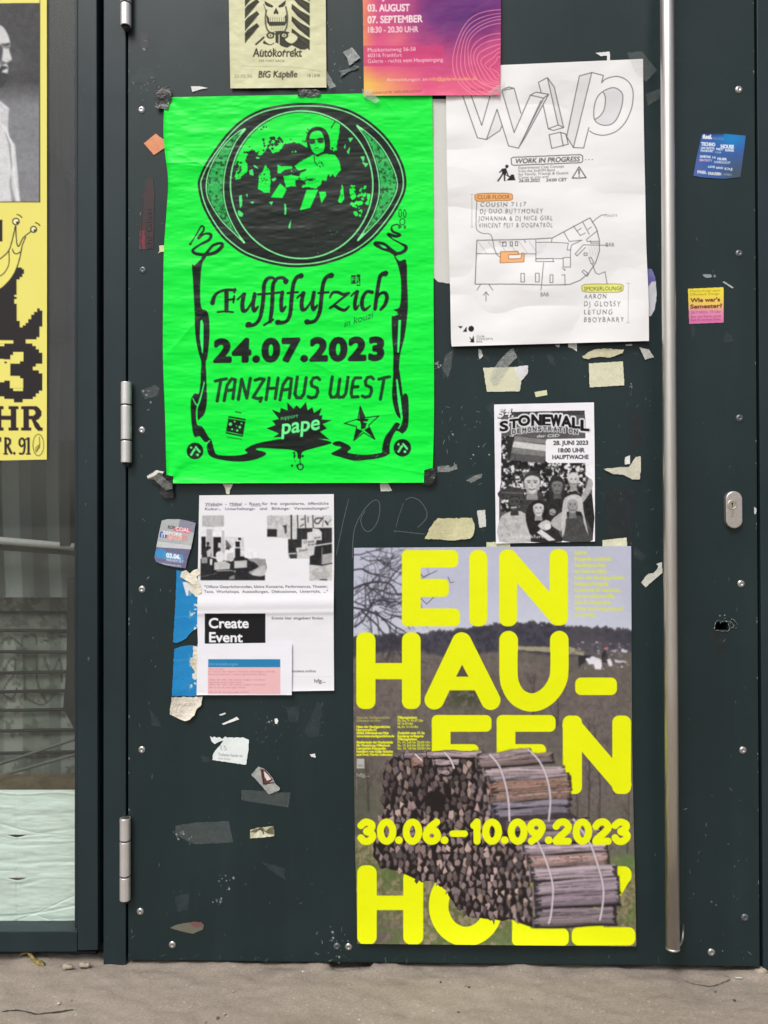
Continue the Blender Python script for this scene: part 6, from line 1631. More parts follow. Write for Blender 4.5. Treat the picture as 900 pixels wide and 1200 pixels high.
# snail drawn over blocky figures
SS2 = 2.55
def pix(rows_, x0, y0, c=BK2, w_=3.3, h_=3.3):
    for j, r_ in enumerate(rows_):
        for a_, b_ in r_: A.rect(x0 + a_ * w_, y0 + j * h_, x0 + b_ * w_ + .05, y0 + j * h_ + h_ + .05, c)
A.rect(-60, 257.5, 2.8, 283, BK2)
A.poly([(-120, 340), (0, 338), (12, 325), (18, 313.5), (25.5, 313.5), (25.5, 315.5), (28, 315.5), (28, 321), (26.2, 321), (26.2, 324.5), (23, 324.5), (23, 327.6), (19.4, 327.6), (19.4, 345.6), (16.6, 345.6), (16.6, 348), (19.4, 348), (19.4, 350.5), (16.6, 350.5), (16.6, 356), (19.6, 356), (19.6, 376), (23, 376), (23, 383.7), (26.7, 383.7), (26.7, 381.3), (30, 381.3), (30, 378.5), (33.2, 378.5), (33.2, 374), (36.6, 374), (36.6, 369), (40, 369), (40, 365.6), (43.6, 365.6), (43.6, 361.3), (46.6, 361.3), (46.6, 364), (49.6, 364), (49.6, 382.7), (46.2, 382.7), (46.2, 395), (42.8, 395), (42.8, 397.6), (30, 397.6), (30, 402.6), (38, 402.6), (38, 405.6), (42, 405.6), (42, 409.4), (45.6, 409.4), (45.6, 413.4), (49.6, 413.4), (49.6, 426.3), (42, 426.3), (42, 429.6), (38.4, 429.6), (38.4, 434), (45.4, 434), (45.4, 437.6), (49.6, 437.6), (49.6, 457.8), (45.6, 457.8), (45.6, 461), (42, 461), (42, 465), (38.6, 465), (38.6, 467.6), (26.6, 467.6), (26.6, 471.4), (16.4, 471.4), (16.4, 467.6), (5, 467.6), (5, 464.6), (-120, 464.6)], BK2)
for q in ((-10, 398.7, 15.8, 402.6), (-10, 402.6, 5, 405.8), (15.4, 412.4, 27.4, 423.4), (12, 416, 23.4, 426.2), (-10, 421, 12, 446), (11.6, 440.6, 23.6, 443.6), (11.6, 443.6, 27.2, 455), (15.4, 455, 27, 458.2), (-10, 441, 5, 448), (-1, 420.4, 4.6, 424), (-60, 464.7, 5, 468)):
    A.rect(*q, YP)
A.rect(5, 424, 8, 425.6, BK2); A.rect(-60, 398, -8, 470, BK2); A.rect(-30, 420, -14, 446, YP)
A.poly([(-60, 358), (-10, 344), (2, 337), (11, 329), (17.5, 318), (22, 306), (25, 293), (30, 280), (36, 271.5), (33, 270), (27, 279), (22.6, 288.5), (20.5, 288.5), (19, 278), (18.4, 264), (17.6, 266), (14.6, 282), (11, 293), (2, 302), (-20, 320), (-60, 330)], YP)
A.line([(-40, 330), (-10, 310), (2, 302), (10, 294), (14, 283), (18, 265)], 1.2, BK2, 1, 5); A.line([(18.6, 265), (19, 278), (20.4, 287.5), (22.6, 288), (27, 279), (36, 271.5)], 1.2, BK2, 1, 4); A.line([(30, 278), (26, 288), (23, 303), (17.5, 319), (9, 331), (-4, 341), (-40, 354)], 1.2, BK2, 1, 5); A.line([(10.5, 294), (10.6, 308), (7, 317), (0, 323.5), (-20, 332)], 1., BK2, 1, 5); A.line([(14.6, 292), (16.5, 296.5), (20, 297.4), (23.4, 295.4)], 1.1, BK2, 1, 4)
for (x, y, r_) in ((18.7, 259.6, 4.4), (39.4, 268.8, 4.1)): A.ell(x, y, r_, r_, BK2); A.ell(x, y, r_ - 1.2, r_ - 1.2, (244, 240, 190)); A.ell(x + 1.6, y + 1.4, 1.5, 1.5, BK2)
A.line([(20, 251.4), (23, 252.4), (25.6, 255)], 1.1, BK2, 1, 3); A.line([(41.4, 261), (44.4, 262), (46.8, 264.6)], 1.1, BK2, 1, 3)
# block serif lines
def hr_(x, w_, y0, y1):
    pass
BR = (46, 32, 36)
for (x0, x1) in ((-44, -22),): A.rect(x0, 475.5, x1, 505, BR)
def serif_v(x0, x1, y0=476, y1=504.6): A.rect(x0, y0, x1, y1, BR); A.rect(x0 - 2.6, y0, x1 + 2.6, y0 + 3.6, BR); A.rect(x0 - 2.6, y1 - 3.6, x1 + 2.6, y1, BR)
serif_v(-4.5, 1.6); serif_v(12.6, 19); A.rect(1, 487.2, 13, 492, BR); serif_v(27.4, 34)
A.poly([(33, 476), (43, 476), (46, 478.5), (48.6, 482), (48.6, 487), (45.5, 491), (42, 493), (45, 496), (47.6, 500.6), (50, 501.4), (50, 504.8), (44.5, 504.8), (41, 501), (38.5, 495), (37, 491.4), (33, 491.4), (33, 487.4), (39, 487.4), (41.4, 485), (41.4, 482), (39.4, 480), (33, 480)], BR)
def tv(x0, x1, y0=512.6, y1=533): A.rect(x0, y0, x1, y1, BR)
tv(-6.5, -3.2); A.rect(-10.5, 512.6, 1.4, 515, BR); A.rect(-10.5, 512.6, -8.8, 518, BR); A.rect(-.3, 512.6, 1.4, 518, BR); A.rect(-8, 531.2, -1.6, 533, BR)
tv(5.2, 8); A.rect(3.8, 531.2, 9.4, 533, BR); A.poly([(5, 512.6), (10.5, 512.8), (13.2, 515.4), (13, 520), (10.6, 522.6), (13.4, 528), (15, 531), (13, 533), (10.5, 529), (8, 523.4), (8, 521), (10.3, 519), (10.3, 516.4), (8.6, 514.8), (5, 514.8)], BR); A.ell(16.8, 531.2, 1.5, 1.7, BR)
A.line([(23.4, 531.6), (27, 531.4), (28.6, 527), (28.8, 518), (26.4, 513.8), (23.4, 515.6), (23, 520.6), (25.4, 523), (28.4, 520.6)], 2.4, BR, 1, 4); tv(32, 34.8); A.line([(29.8, 515.4), (33, 513.2)], 1.8, BR); A.rect(30.4, 531.2, 36.2, 533, BR)
for k, t0 in enumerate(('S',)): A.text('S', -22, -13, 533, 20, BR, .06)
A.line([(45 + 6.3 * math.cos(t_), 521.5 + 12.6 * math.sin(t_)) for t_ in np.linspace(0, 2 * np.pi, 40)], .8, (90, 76, 40)); A.line([(46, 512), (46.4, 522), (43, 529), (42, 525), (47, 521), (43.4, 527), (46.5, 524), (42, 530)], .8, (70, 58, 34), 1, 4)
t = sheet('snail_poster', A, [(-270, -290), (-270, 545)], [(54.6, -290), (54.8, 60), (55, 300), (54.8, 538.5)], .0006, wr_paper(.0004, .0, 120, 63), M_GLOSSY, 1.25, plane=GLY)
tag(t, 'yellow poster on the window with a profile photo, cartoon snail and blocky figures', 'poster')


# ------------------------------------------------------------------ stickers
# faded coal sticker left of the event sheet
A = Art(176, 604, 236, 674, (150, 150, 172), 2.6)
A.poly([(178, 640), (186, 608), (234, 608), (230, 642)], (172, 178, 180)); A.tint(A.noise(9, 4, 3), (196, 200, 196), .6); A.poly([(211, 608), (232, 612), (229, 624), (208, 622)], (132, 132, 156), .8)
A.poly([(205, 617), (224, 620), (222, 625.5), (203, 622)], (216, 110, 128)); A.poly([(188, 623), (196, 624), (195, 630.5), (187, 629)], (66, 92, 160)); A.poly([(196, 625), (220, 628), (219, 634), (195, 631)], (214, 150, 150), .8)
A.text('COAL', 206, 222, 621.6, 4.2, (240, 226, 230), .04, 0, .13); A.text('ROP', 197, 204.5, 619.4, 3.6, (84, 84, 96), .04, 0, .1); A.text('BEFORE', 191.5, 213, 625.6, 3.6, (240, 236, 240), .04, 0, .15); A.text('IT', 189.5, 194.5, 629, 4, (236, 236, 244), .05, 0, .1); A.text('ENDS', 198, 213, 631.4, 4, (240, 190, 186), .04, 0, .13)
A.poly([(181, 634), (229, 640), (228.5, 644), (180, 641)], (206, 208, 212)); A.poly([(180, 641), (228.5, 644), (219, 668), (176, 660)], (112, 112, 144)); A.ell(188, 648.5, 6.4, 5.6, (62, 146, 206)); A.poly([(192, 646), (214, 650), (216, 658), (190, 655)], (86, 156, 206), .8); A.text('03.06.', 195, 211.5, 653, 4.8, (236, 240, 248), .06, 0, .14); A.text('FRANKFURT', 195, 215, 657.6, 2.8, (220, 226, 240), .02, 0, .12); A.text('endegelaende', 184, 212, 660.8, 2.6, (206, 206, 220), .02, 0, .13)
t = scrap('faded_sticker', [(189.5, 610), (197, 608.3), (210, 608.4), (221, 610.4), (229.2, 612.8), (227.8, 622), (225.6, 634), (223.6, 643), (219.6, 655), (217.6, 666), (205, 664.6), (193, 662), (183, 658.4), (180.8, 653.6), (182.6, 644), (186, 626)], None, .0026, .0022, 0, M_STICK, A, 2.6)
tag(t, 'faded grey blue peeling sticker reading COAL left of the white event sheet', 'sticker')

# torn blue poster remains below it
A = Art(196, 664, 244, 846, (30, 128, 190), 2.2)
A.tint(A.noise(10, 4, 3, 2.), (44, 142, 202), .6); A.poly([(214, 682), (226, 682), (233, 690), (230, 696), (225, 694), (221, 690), (221, 696.5), (218, 696.5)], (226, 226, 226)); A.line([(219.5, 683), (219.5, 697)], 2.6, (228, 228, 230)); A.line([(228, 684), (221, 690), (229, 697)], 2.2, (228, 228, 230))
A.tint((A.noise(8, 4, 31) > .6) * np.clip((A.xy()[0] - 221) / 4, 0, 1), (228, 222, 204)); A.line([(205, 724), (216, 722), (232, 723)], .7, (70, 160, 212), .6); A.line([(204, 774), (228, 772)], .7, (70, 160, 212), .6)
t = scrap('torn_poster', [(207, 668), (214, 669), (222, 674), (236, 676), (236, 734), (231, 736), (224, 741), (218, 748), (211, 752), (205, 753.5), (202.6, 752), (204, 735), (204.8, 715), (206, 695)], None, .0012, .0016, .45, M_PAPER, A, 2.2)
tag(t, 'upper piece of a torn blue poster beside the white event sheet', 'torn poster')
t = scrap('torn_poster', [(204, 761), (212, 757.5), (222, 756), (236, 757), (236, 815.5), (201.6, 816), (202.4, 795)], None, .0012, .0016, .45, M_PAPER, A, 2.2)
tag(t, 'lower piece of a torn blue poster beside the small white slip', 'torn poster')
for k, (q, lab) in enumerate((([(213, 670), (218, 668), (222, 672), (227, 668), (233, 666), (235, 672), (230, 676), (234, 684), (236, 694), (230, 700), (225, 694), (227, 688), (222, 682), (216, 679), (211, 676)], 'curled cream paper flap torn off at the top of the blue poster'),
                              ([(226, 757), (232, 758), (231, 771), (235, 782), (233, 793), (229, 790), (224, 780), (222, 775), (226, 770)], 'small cream torn edge on the lower blue poster piece'))):
    t = scrap('paper_flap', q, (228, 222, 204), .003, .004, .5, var=26)
    tag(t, lab, 'paper scrap')
A = Art(194, 810, 244, 848, (230, 224, 210), 2.2)
A.text('AB 3.7. IM R.', 209, 230, 827.2, 2.6, (150, 146, 138), .02, 0, -.02); A.tint(A.noise(9, 4, 8), (216, 206, 190), .5)
t = scrap('paper_scrap', [(201, 817), (237.6, 816.5), (236, 826), (230, 832), (228, 838), (222, 843.5), (216, 845), (207, 841), (199, 837), (200, 826)], None, .002, .0045, .5, M_PAPER, A, 2.2, diry=1)
tag(t, 'curled cream paper end hanging below the torn blue poster', 'paper scrap')

# blue party sticker, upper right
A = Art(810, 152, 880, 212, (56, 96, 168), 2.6)
X, Yp = A.xy(); A.tint(np.exp(-(((X - 858) / 16) ** 2 + ((Yp - 162) / 10) ** 2)), (22, 132, 200)); A.tint(np.clip((Yp - 176) / 26, 0, 1) * np.clip((X - 836) / 26, 0, 1), (70, 84, 98), .9); A.tint(np.clip((832 - X) / 14, 0, 1) * np.clip((Yp - 165) / 30, 0, 1), (86, 104, 170), .8); A.tint(np.clip(1 - (Yp - 154) / 6, 0, 1) * (X < 848), (14, 22, 40))
WB = (226, 232, 244)
A.text('fuel.', 823.4, 834, 162.2, 4.4, WB, .08, .1, .03); A.text('RECORDS', 836, 848, 163.4, 2., (130, 160, 200), .02, 0, .03)
for (s_, x0, x1, y, h_, c) in (('TECHNO', 822, 838, 170.5, 3.8, WB), ('HOUSE', 845, 860, 173.4, 4, WB), ('DAS LETZTE', 821.6, 837, 174.4, 2.4, WB), ('PARTY', 839.6, 848, 175.8, 2.4, WB), ('SOMMER', 850, 860, 177.2, 2.4, WB), ('FRANKFURT', 821.2, 836, 177.6, 2.2, WB), ('CLUB', 838, 845, 179.2, 1.8, (170, 190, 220)), ('SAMSTAG', 820.4, 832.6, 184.6, 2.6, WB), ('15', 835, 838.6, 185.6, 2.2, WB), ('FEUER', 841, 851.6, 187.4, 2.6, WB), ('EINTRITT', 820, 834.6, 188.6, 2.2, (225, 190, 220)), ('RAMPENLICHT', 837, 856, 191, 2.4, (190, 200, 218)), ('LIVE', 830, 837.6, 196.4, 2.2, WB), ('BAND', 839.4, 847.4, 197.6, 2.2, WB), ('DJ', 849.4, 858, 198.8, 2.2, WB), ('FREI.', 817.6, 828, 203, 3, WB), ('DRAUSSEN', 830, 845, 204.6, 3, (220, 224, 222)), ('OPEN', 847.4, 857, 205.4, 2.2, (140, 150, 155))):
    A.text(s_, x0, x1, y, h_, c, .06, -.05, .05)
t = scrap('party_sticker', [(823, 154), (846, 156.5), (874, 159), (871, 183), (867.6, 207.6), (848, 209.6), (822.4, 207.8), (812.6, 205.8), (816, 186)], None, .0008, .0006, 0, M_STICK, A, 2.8)
tag(t, 'blue slanted party sticker near the upper right edge of the door', 'sticker')

# yellow and pink sticker
A = Art(802, 332, 852, 384, (240, 220, 70), 3)
X, Yp = A.xy(); A.tint(np.clip((Yp - 344) / 18, 0, 1), (236, 190, 120)); A.tint(np.clip((Yp - 358) / 8, 0, 1), (222, 140, 178)); A.tint(np.clip((Yp - 370) / 6, 0, 1), (216, 112, 166), .8)
A.text('Hochschulgruppe', 808.6, 844, 342.4, 2.6, (160, 142, 20), .01, 0, -.03); A.text('Offenbach Design', 808.6, 843, 346.4, 2.6, (150, 130, 20), .01, 0, -.03); A.text("Wie war's", 809.4, 843.6, 354.2, 4.4, (112, 66, 30), .05, 0, -.035); A.text('Semester?', 809.2, 846, 361.6, 4.4, (116, 66, 44), .05, 0, -.035)
for s_, x1, y in (('20.7.2023, 19 Uhr', 845, 367.4), ('Bier und Snacks gratis', 845, 372.4), ('Raum 101, Isenburger Schloss', 844, 376.2)): A.text(s_, 809.8, x1, y, 2.5, (176, 74, 120), .02, 0, -.03)
t = scrap('event_sticker', [(806.2, 338.4), (847.8, 336.6), (848, 378), (807.6, 379.6)], None, .0008, .0006, 0, M_STICK, A, 3)
tag(t, "square yellow to pink sticker reading Wie war's Semester?", 'sticker')

# orange diamond, red torn sticker on the left edge
t = scrap('paper_sticker', [(168.6, 168), (182.6, 156.4), (186, 159.6), (193, 164), (192.6, 173.6), (180.4, 181.6)], (226, 150, 108), .0012, .0006, .1, M_STICK, var=12)
tag(t, 'small plain orange diamond shaped sticker left of the green poster', 'sticker')
A = Art(158, 206, 186, 296, (70, 42, 46), 3)
A.tint(A.noise(4, 4, 3, .4), (52, 48, 50), .7); A.poly([(163, 270), (170, 270), (170, 292), (163, 292)], (160, 52, 76), .7); A.tint((A.noise(3, 3, 5, .3) > .62) * 1., (46, 54, 56), .8)
E_ = glyph_edges('chi Glasi').copy().reshape(-1, 2, 2); mn, mx = E_[..., 0].min(), E_[..., 0].max()
sc_ = 48. / (mx - mn); pp = np.stack([178.6 - (0.75 - E_[..., 1]) * -1 * 9.5 - 6.4, 293 - (E_[..., 0] - mn) * sc_], -1); pp[..., 0] = 171 + (.72 - E_[..., 1]) * -9.4 + 8.2
pp[..., 0] = 171.4 + (0.72 - E_[..., 1]) * 9.6
A.edges(A.T(pp).reshape(-1, 4), (22, 20, 22)); A.line([(165, 290), (166, 262), (168, 232)], 1., (26, 26, 28), .7)
t = scrap('torn_sticker', [(171, 210), (180, 208), (181, 240), (179.4, 292), (163.4, 292), (164, 262), (166.6, 238)], None, .0006, .0004, .7, M_STICK, A, 2.8)
tag(t, 'narrow dark red torn sticker with sideways letters beside the green poster', 'sticker')
t = scrap('paper_scrap', [(186.4, 288), (193, 287.4), (193, 295), (189, 295), (185, 297), (187, 294)], (222, 220, 170), .0012, .001, .2)
tag(t, 'tiny cream paper corner sticking out at the left edge of the green poster', 'paper scrap')
# violet sticker remains behind the floor plan poster
A = Art(752, 310, 774, 376, (212, 213, 218), 2.6); A.poly([(750, 310), (774, 310), (771, 330), (764, 330), (756, 341), (750, 346)], (98, 96, 164))
A.tint(A.noise(6, 3, 3), (176, 176, 190), .4)
t = scrap('violet_sticker', [(754, 314), (764, 315.4), (768, 325), (769.6, 345), (767.6, 362), (763, 370.4), (754, 371)], None, .001, .0008, .3, M_STICK, A, 2.4)
tag(t, 'violet and white torn sticker showing behind the right edge of the floor plan poster', 'sticker')

# ------------------------------------------------------------------ paper scraps left on the door
CRM, WHT, GRY = (216, 216, 188), (232, 232, 232), (196, 198, 194)
A = Art(562, 424, 624, 464, CRM, 2.4); A.poly([(604, 426), (622, 424), (622, 444), (611, 447), (606, 440), (603, 432)], (226, 226, 228)); A.tint(A.noise(8, 4, 3) * np.clip((A.xy()[0] - 604) / 3, 0, 1), (196, 196, 200), .5)
t = scrap('paper_scrap', [(566, 431), (606, 430), (610, 428.6), (619, 428.4), (618.6, 437), (614, 443), (611, 446), (610.6, 450), (609, 458.6), (570.6, 459)], None, .0012, .0014, .3, M_PAPER, A)
tag(t, 'cream square paper scrap with a torn white corner below the floor plan poster', 'paper scrap')
SCR = [
    ([(690, 426), (730, 423.4), (731.6, 451.4), (691, 454)], CRM, .0012, .0010, .1, 'cream rectangular paper scrap below the right half of the floor plan poster'),
    ([(682, 417.4), (690, 412.4), (698, 409.4), (710, 408.4), (722, 409.2), (731.4, 409.6), (729.4, 414), (722, 416.4), (715, 419.2), (703, 418), (696, 419), (690, 421), (684, 420)], (206, 202, 170), .0014, .0024, .6, 'ragged cream strip of torn paper above the cream rectangular scrap'),
    ([(626.4, 459.4), (641, 457), (641.4, 463), (628, 465.4)], (216, 218, 180), .001, .0008, .15, 'tiny cream paper oblong just above the demonstration poster'),
    ([(707.6, 549.6), (714, 548.6), (727, 547.4), (737, 547.2), (741, 541.6), (745, 535.6), (750.6, 534.4), (751, 550), (749.6, 561.8), (741, 562), (731, 556.4), (718, 555.4)], (202, 199, 182), .0014, .0022, .35, 'arrow shaped torn cream scrap right of the demonstration poster'),
    ([(732.4, 536), (738.2, 533.6), (738.4, 543.6), (732, 544.4)], (226, 226, 220), .001, .001, .15, 'little white paper chip above the arrow shaped scrap'),
    ([(706, 633), (734.4, 630), (735, 646), (706, 646)], (216, 218, 190), .0010, .0008, .15, 'pale yellow paper strip peeking over the top right of the log poster'),
    ([(570, 635.6), (598, 634), (598, 646), (570, 646)], (214, 216, 186), .0010, .0008, .15, 'pale yellow paper strip between the demonstration and the log posters'),
    ([(497.6, 631.6), (504, 618), (513, 607), (530, 607.4), (553, 606.8), (556.4, 616), (555, 626), (551, 631), (530, 633.4), (513, 632.2)], (202, 198, 158), .0014, .0024, .5, 'large crumpled cream scrap above the top edge of the log poster'),
    ([(559, 598.6), (568.4, 597.4), (569.6, 617.6), (561.6, 618.4)], (206, 208, 202), .0012, .0012, .3, 'narrow whitish scrap left of the demonstration poster'),
    ([(751.4, 682.4), (756, 676), (760, 672.4), (765.6, 671.6), (770, 667), (771.6, 663.4), (769, 661), (775.6, 658.8), (776.4, 671), (765, 680.8), (756.4, 688.4)], (204, 206, 196), .0014, .0016, .25, 'notched pale scrap touching the pull handle beside the log poster'),
    ([(749, 407), (760.4, 409.4), (766.4, 418.4), (756, 421.6)], (190, 192, 186), .0012, .0022, .25, 'grey white curled scrap by the lower right corner of the floor plan poster'),
    ([(665.6, 402), (676, 402), (676.2, 412), (671, 408.4), (666, 406.8)], (228, 228, 228), .001, .001, .2, 'white torn tab under the bottom edge of the floor plan poster'),
    ([(445, 564), (454.4, 565), (459.4, 575.4), (446, 575.8)], (216, 218, 210), .0012, .0012, .15, 'white torn triangle below the right part of the green poster'),
    ([(261, 567), (273, 567), (269.6, 574), (268.6, 579.6), (265, 578.6), (264.2, 573)], (216, 214, 196), .0012, .0014, .35, 'small cream torn tongue between the green poster and the event sheet'),
    ([(223.6, 101), (236, 101.4), (243.6, 103.2), (236, 104.4), (225.4, 107.6)], (228, 230, 226), .001, .0010, .1, 'white pointed scrap above the top left of the green poster'),
    ([(698, 62), (714.4, 60.4), (715, 72), (711.6, 72), (711.2, 65.2), (704, 65.8)], (232, 232, 232), .001, .0006, .15, 'white hook shaped scrap above the top edge of the floor plan poster'),
    ([(257, 837.4), (264, 835), (264.6, 836.6), (258, 838.8)], (226, 226, 224), .0008, .0006, .1, 'very small white sliver above the larger white sliver'),
    ([(260, 848), (270, 843.6), (277.4, 840), (280.4, 843), (270, 846.6), (262, 849.6)], (230, 230, 228), .001, .001, .15, 'white paper sliver above the torn white ticket'),
    ([(321.6, 842.6), (324.6, 841.6), (326.4, 845), (324.6, 848.4), (322, 847.6)], (232, 232, 230), .0008, .0008, .3, 'white paper dot right of the white slivers'),
    ([(363, 884), (369, 883), (370, 888), (365, 887)], (226, 226, 224), .0008, .0006, .3, 'white speck of paper left of the log poster'),
    ([(560.6, 409), (564, 410), (566, 417), (562, 421), (560.8, 416)], (214, 216, 212), .0008, .001, .2, 'slim white chip below the left end of the floor plan poster'),
    ([(650, 404), (656, 404), (655, 407.4), (652, 406)], (216, 216, 216), .0008, .0006, .3, 'tiny white shred below the middle of the floor plan poster'),
    ([(733, 403.4), (741, 403), (741, 405), (733.4, 405.4)], (196, 198, 196), .0008, .0006, .2, 'thin white dash of paper beneath the floor plan poster, right part'),
    ([(883.6, 594), (886.6, 596), (886, 602), (884, 603)], (196, 198, 194), .0008, .0006, .2, 'pale chip on the door edge level with the lock'),
    ([(823, 322), (833, 321.4), (834.4, 324.6), (827, 325.6)], (150, 156, 156), .0008, .0006, .4, 'greyish shred above the yellow pink sticker'),
    ([(848, 329.4), (859.6, 336.6), (858.4, 338.2), (847, 331)], (176, 180, 180), .0008, .0012, .15, 'slanted grey sliver right above the yellow pink sticker'),
]
for q, c, off, curl, tear, lab in SCR:
    t = scrap('paper_scrap', q, c, off, curl, tear, var=16)
    tag(t, lab, 'paper scrap')
# ticket with print
A = Art(242, 858, 296, 900, (228, 234, 234), 2.6)
A.text('15', 259, 266, 879, 5, (176, 184, 188), .02, -.1, .05); A.text('Toilette heute zu', 255.6, 284, 885.6, 3.2, (140, 148, 152), .02, 0, .06); A.text('bitte hinten', 255.6, 270, 889.8, 2.6, (150, 158, 162), .01, 0, .06)
t = scrap('torn_ticket', [(246, 862.6), (249, 864.4), (251, 863), (254, 864.6), (257, 863.6), (260.4, 866), (264, 863), (266.4, 864.4), (275, 864.4), (285, 864), (291.8, 867), (291, 880), (288.4, 896.2), (268, 893.4), (249, 890.6), (249.6, 884), (254, 877.6), (259.6, 871), (262, 867.6), (257, 869), (251.6, 872), (248, 869)], None, .0012, .0014, .3, M_PAPER, A)
tag(t, 'torn white ticket with faint print below the event sheet', 'paper scrap')
A = Art(290, 894, 332, 936, (176, 178, 174), 2.6); A.tint(A.noise(6, 3, 3), (138, 142, 140), .7); A.poly([(305, 901), (311, 902), (320, 914), (312, 920), (308, 918)], (92, 62, 60)); A.poly([(309, 903), (314, 908), (318, 913), (313, 915), (310, 910)], (222, 210, 206)); A.line([(308, 902), (309, 919), (321, 917)], 1.4, (58, 42, 42))
t = scrap('tape_scrap', [(294.4, 907.6), (303, 898.2), (309, 900.6), (314, 905), (319, 911), (322.6, 918.4), (328, 923.4), (327.4, 926), (315, 931), (306, 920.4)], None, .0016, .003, .3, M_PAPER, A)
tag(t, 'creased silver tape scrap with a brown photo bit below the torn ticket', 'tape scrap')
A = Art(290, 964, 324, 986, (196, 194, 162), 2.6); A.poly([(293, 975), (298, 972), (303, 971), (307, 968), (311, 974), (316, 970), (321, 968), (321, 978), (314, 977)], (92, 90, 72)); A.poly([(293, 983), (302, 974), (306, 972), (318, 980), (318, 982)], (232, 230, 204)); A.line([(304, 971), (308, 974), (309, 977)], 1.4, (40, 44, 38)); A.tint(A.noise(4, 3, 3), (150, 150, 124), .4)
t = scrap('paper_scrap', [(293.2, 972.4), (303, 969.6), (321, 968.2), (321.4, 979.6), (318, 980.4), (306, 981.6), (293, 982.6)], None, .0012, .0014, .3, M_PAPER, A)
tag(t, 'small cream and brown torn scrap on the lower door, right of a tape patch', 'paper scrap')
A = Art(196, 1078, 242, 1098, (112, 110, 96), 2.6); A.poly([(219, 1080), (238, 1079), (238, 1086), (229, 1087)], (128, 76, 80)); A.tint(A.noise(7, 3, 3), (96, 96, 86), .5)
t = scrap('torn_sticker', [(199, 1087.6), (207, 1083.6), (218, 1081.6), (226, 1080), (236, 1080.6), (239, 1084), (237.4, 1089.6), (226, 1094.4), (215, 1092)], None, .0007, .0006, .3, M_STICK, A)
tag(t, 'leaf shaped olive and dull red sticker remnant near the bottom of the door', 'sticker')
t = scrap('tape_scrap', [(402, 61), (412.4, 55.4), (415, 58), (422.4, 67.6), (416, 72), (409.4, 77), (406.6, 68)], (158, 163, 162), .0016, .003, .3, var=34)
tag(t, 'crinkled silvery tape square between the cream and the pink flyer', 'tape scrap')
t = scrap('tape_scrap', [(396, 83), (404, 82), (410, 80), (416, 76.6), (421, 78), (416, 82), (409, 84), (404, 87), (399, 90.6), (400, 85)], (112, 120, 118), .0014, .003, .4, var=40)
tag(t, 'thin shrivelled tape strand under the silvery tape square', 'tape scrap')

# clear tape strips
TAPES = [([(283, 925.4), (340.6, 929), (337.6, 946.4), (283, 937.6)], M_TAPE, 'clear tape strip under the silver tape scrap on the lower door'), ([(206, 967.4), (228, 964), (268, 962.4), (273.4, 987), (228, 989.4), (205, 978)], M_TAPE, 'wide clear tape patch with paper fluff on the lower left of the door'),
         ([(573, 441), (583, 425), (596, 411), (601.6, 407.6), (603, 412), (606.4, 418.4), (596, 428.6), (583, 448.6), (578, 450)], M_TAPE2, 'crinkled clear tape lying across the cream square scrap'), ([(518, 432), (522, 416), (531, 410), (529, 430), (525, 443)], M_TAPE, 'faint clear tape mark below the left corner of the floor plan poster'),
         ([(546, 563), (556, 557.4), (565, 555), (564, 560), (552, 566)], M_TAPE2, 'small clear tape shred left of the demonstration poster'), ([(512.6, 546.4), (526, 545.4), (528, 548), (534.6, 543.6), (536, 549.6), (526, 553), (513, 553.4)], M_TAPE2, 'clear tape bit by the lower right corner of the green poster'),
         ([(383, 83), (389, 94), (394, 101), (386, 104), (383.4, 98)], M_TAPE2, 'clear tape at the lower right corner of the skull flyer'), ([(424, 104), (436, 106), (445, 118), (440, 121), (426, 113)], M_TAPE2, 'clear tape at the lower left corner of the pink flyer'),
         ([(572, 108), (583, 100), (592, 97), (592, 104), (583, 110), (574, 112.6)], M_TAPE2, 'clear tape at the lower right corner of the pink flyer'), ([(735, 62), (752, 60), (770, 82), (757, 96), (744, 84)], M_TAPE, 'clear tape over the top right corner of the floor plan poster'),
         ([(757, 110), (773, 104), (775, 114), (759, 124)], M_TAPE, 'faint clear tape mark between the floor plan poster and the handle'), ([(165, 458), (181, 451), (187, 455), (185, 464), (170, 467)], M_TAPE, 'cloudy clear tape mark right of the middle hinge')]
for k, (q, m_, lab) in enumerate(TAPES):
    z_ = .0010 if k not in (2, 6, 7, 8, 9) else (.0042, 0, .0, 0, 0)[0]
    off = {2: .0046, 6: .0092, 7: .0125, 8: .0125, 9: .012}.get(k, .0009)
    t = scrap('clear_tape', q, (205, 208, 206), off, .0012, .25, m_, None, 1.8)
    tag(t, lab, 'tape')

# black gaffer tape on the green poster's corners
for q, c, off, lab in (([(183, 102), (186, 100.6), (194, 101.4), (199, 102), (201, 113), (199.6, 121), (196.6, 128.6), (185, 127), (181.6, 125), (183, 119), (181, 112.6), (184, 107)], (26, 28, 28), .0062, 'crinkled black tape at the top left corner of the green poster'),
                       ([(186, 552), (194, 556), (204, 558), (203, 571), (203.6, 583), (195, 584), (187, 579), (188, 570), (181, 566)], (22, 24, 24), .0058, 'black tape holding the lower left corner of the green poster'),
                       ([(497.4, 551), (509, 548), (510.6, 556), (508, 567), (503, 569), (494, 567.6), (498, 562)], (24, 30, 27), .0085, 'dark tape at the lower right corner of the green poster'),
                       ([(349, 104), (372, 105), (376, 108), (374, 112.6), (360, 113.6), (349, 112.6)], (46, 50, 46), .0062, 'short dark tape piece at the top edge of the green poster below the skull flyer')):
    t = scrap('black_tape', q, c, off, .003, .5, None, None, 2.2, 14)
    t.data.materials[0] = M_BTAPE
    tag(t, lab, 'tape')
A = Art(168, 544, 208, 580, (120, 122, 118), 2.6); A.tint(A.noise(4, 3, 9), (72, 74, 72), .9); A.line([(172, 559), (180, 556), (185, 552), (191, 553)], 4., (226, 224, 216), 1, 4)
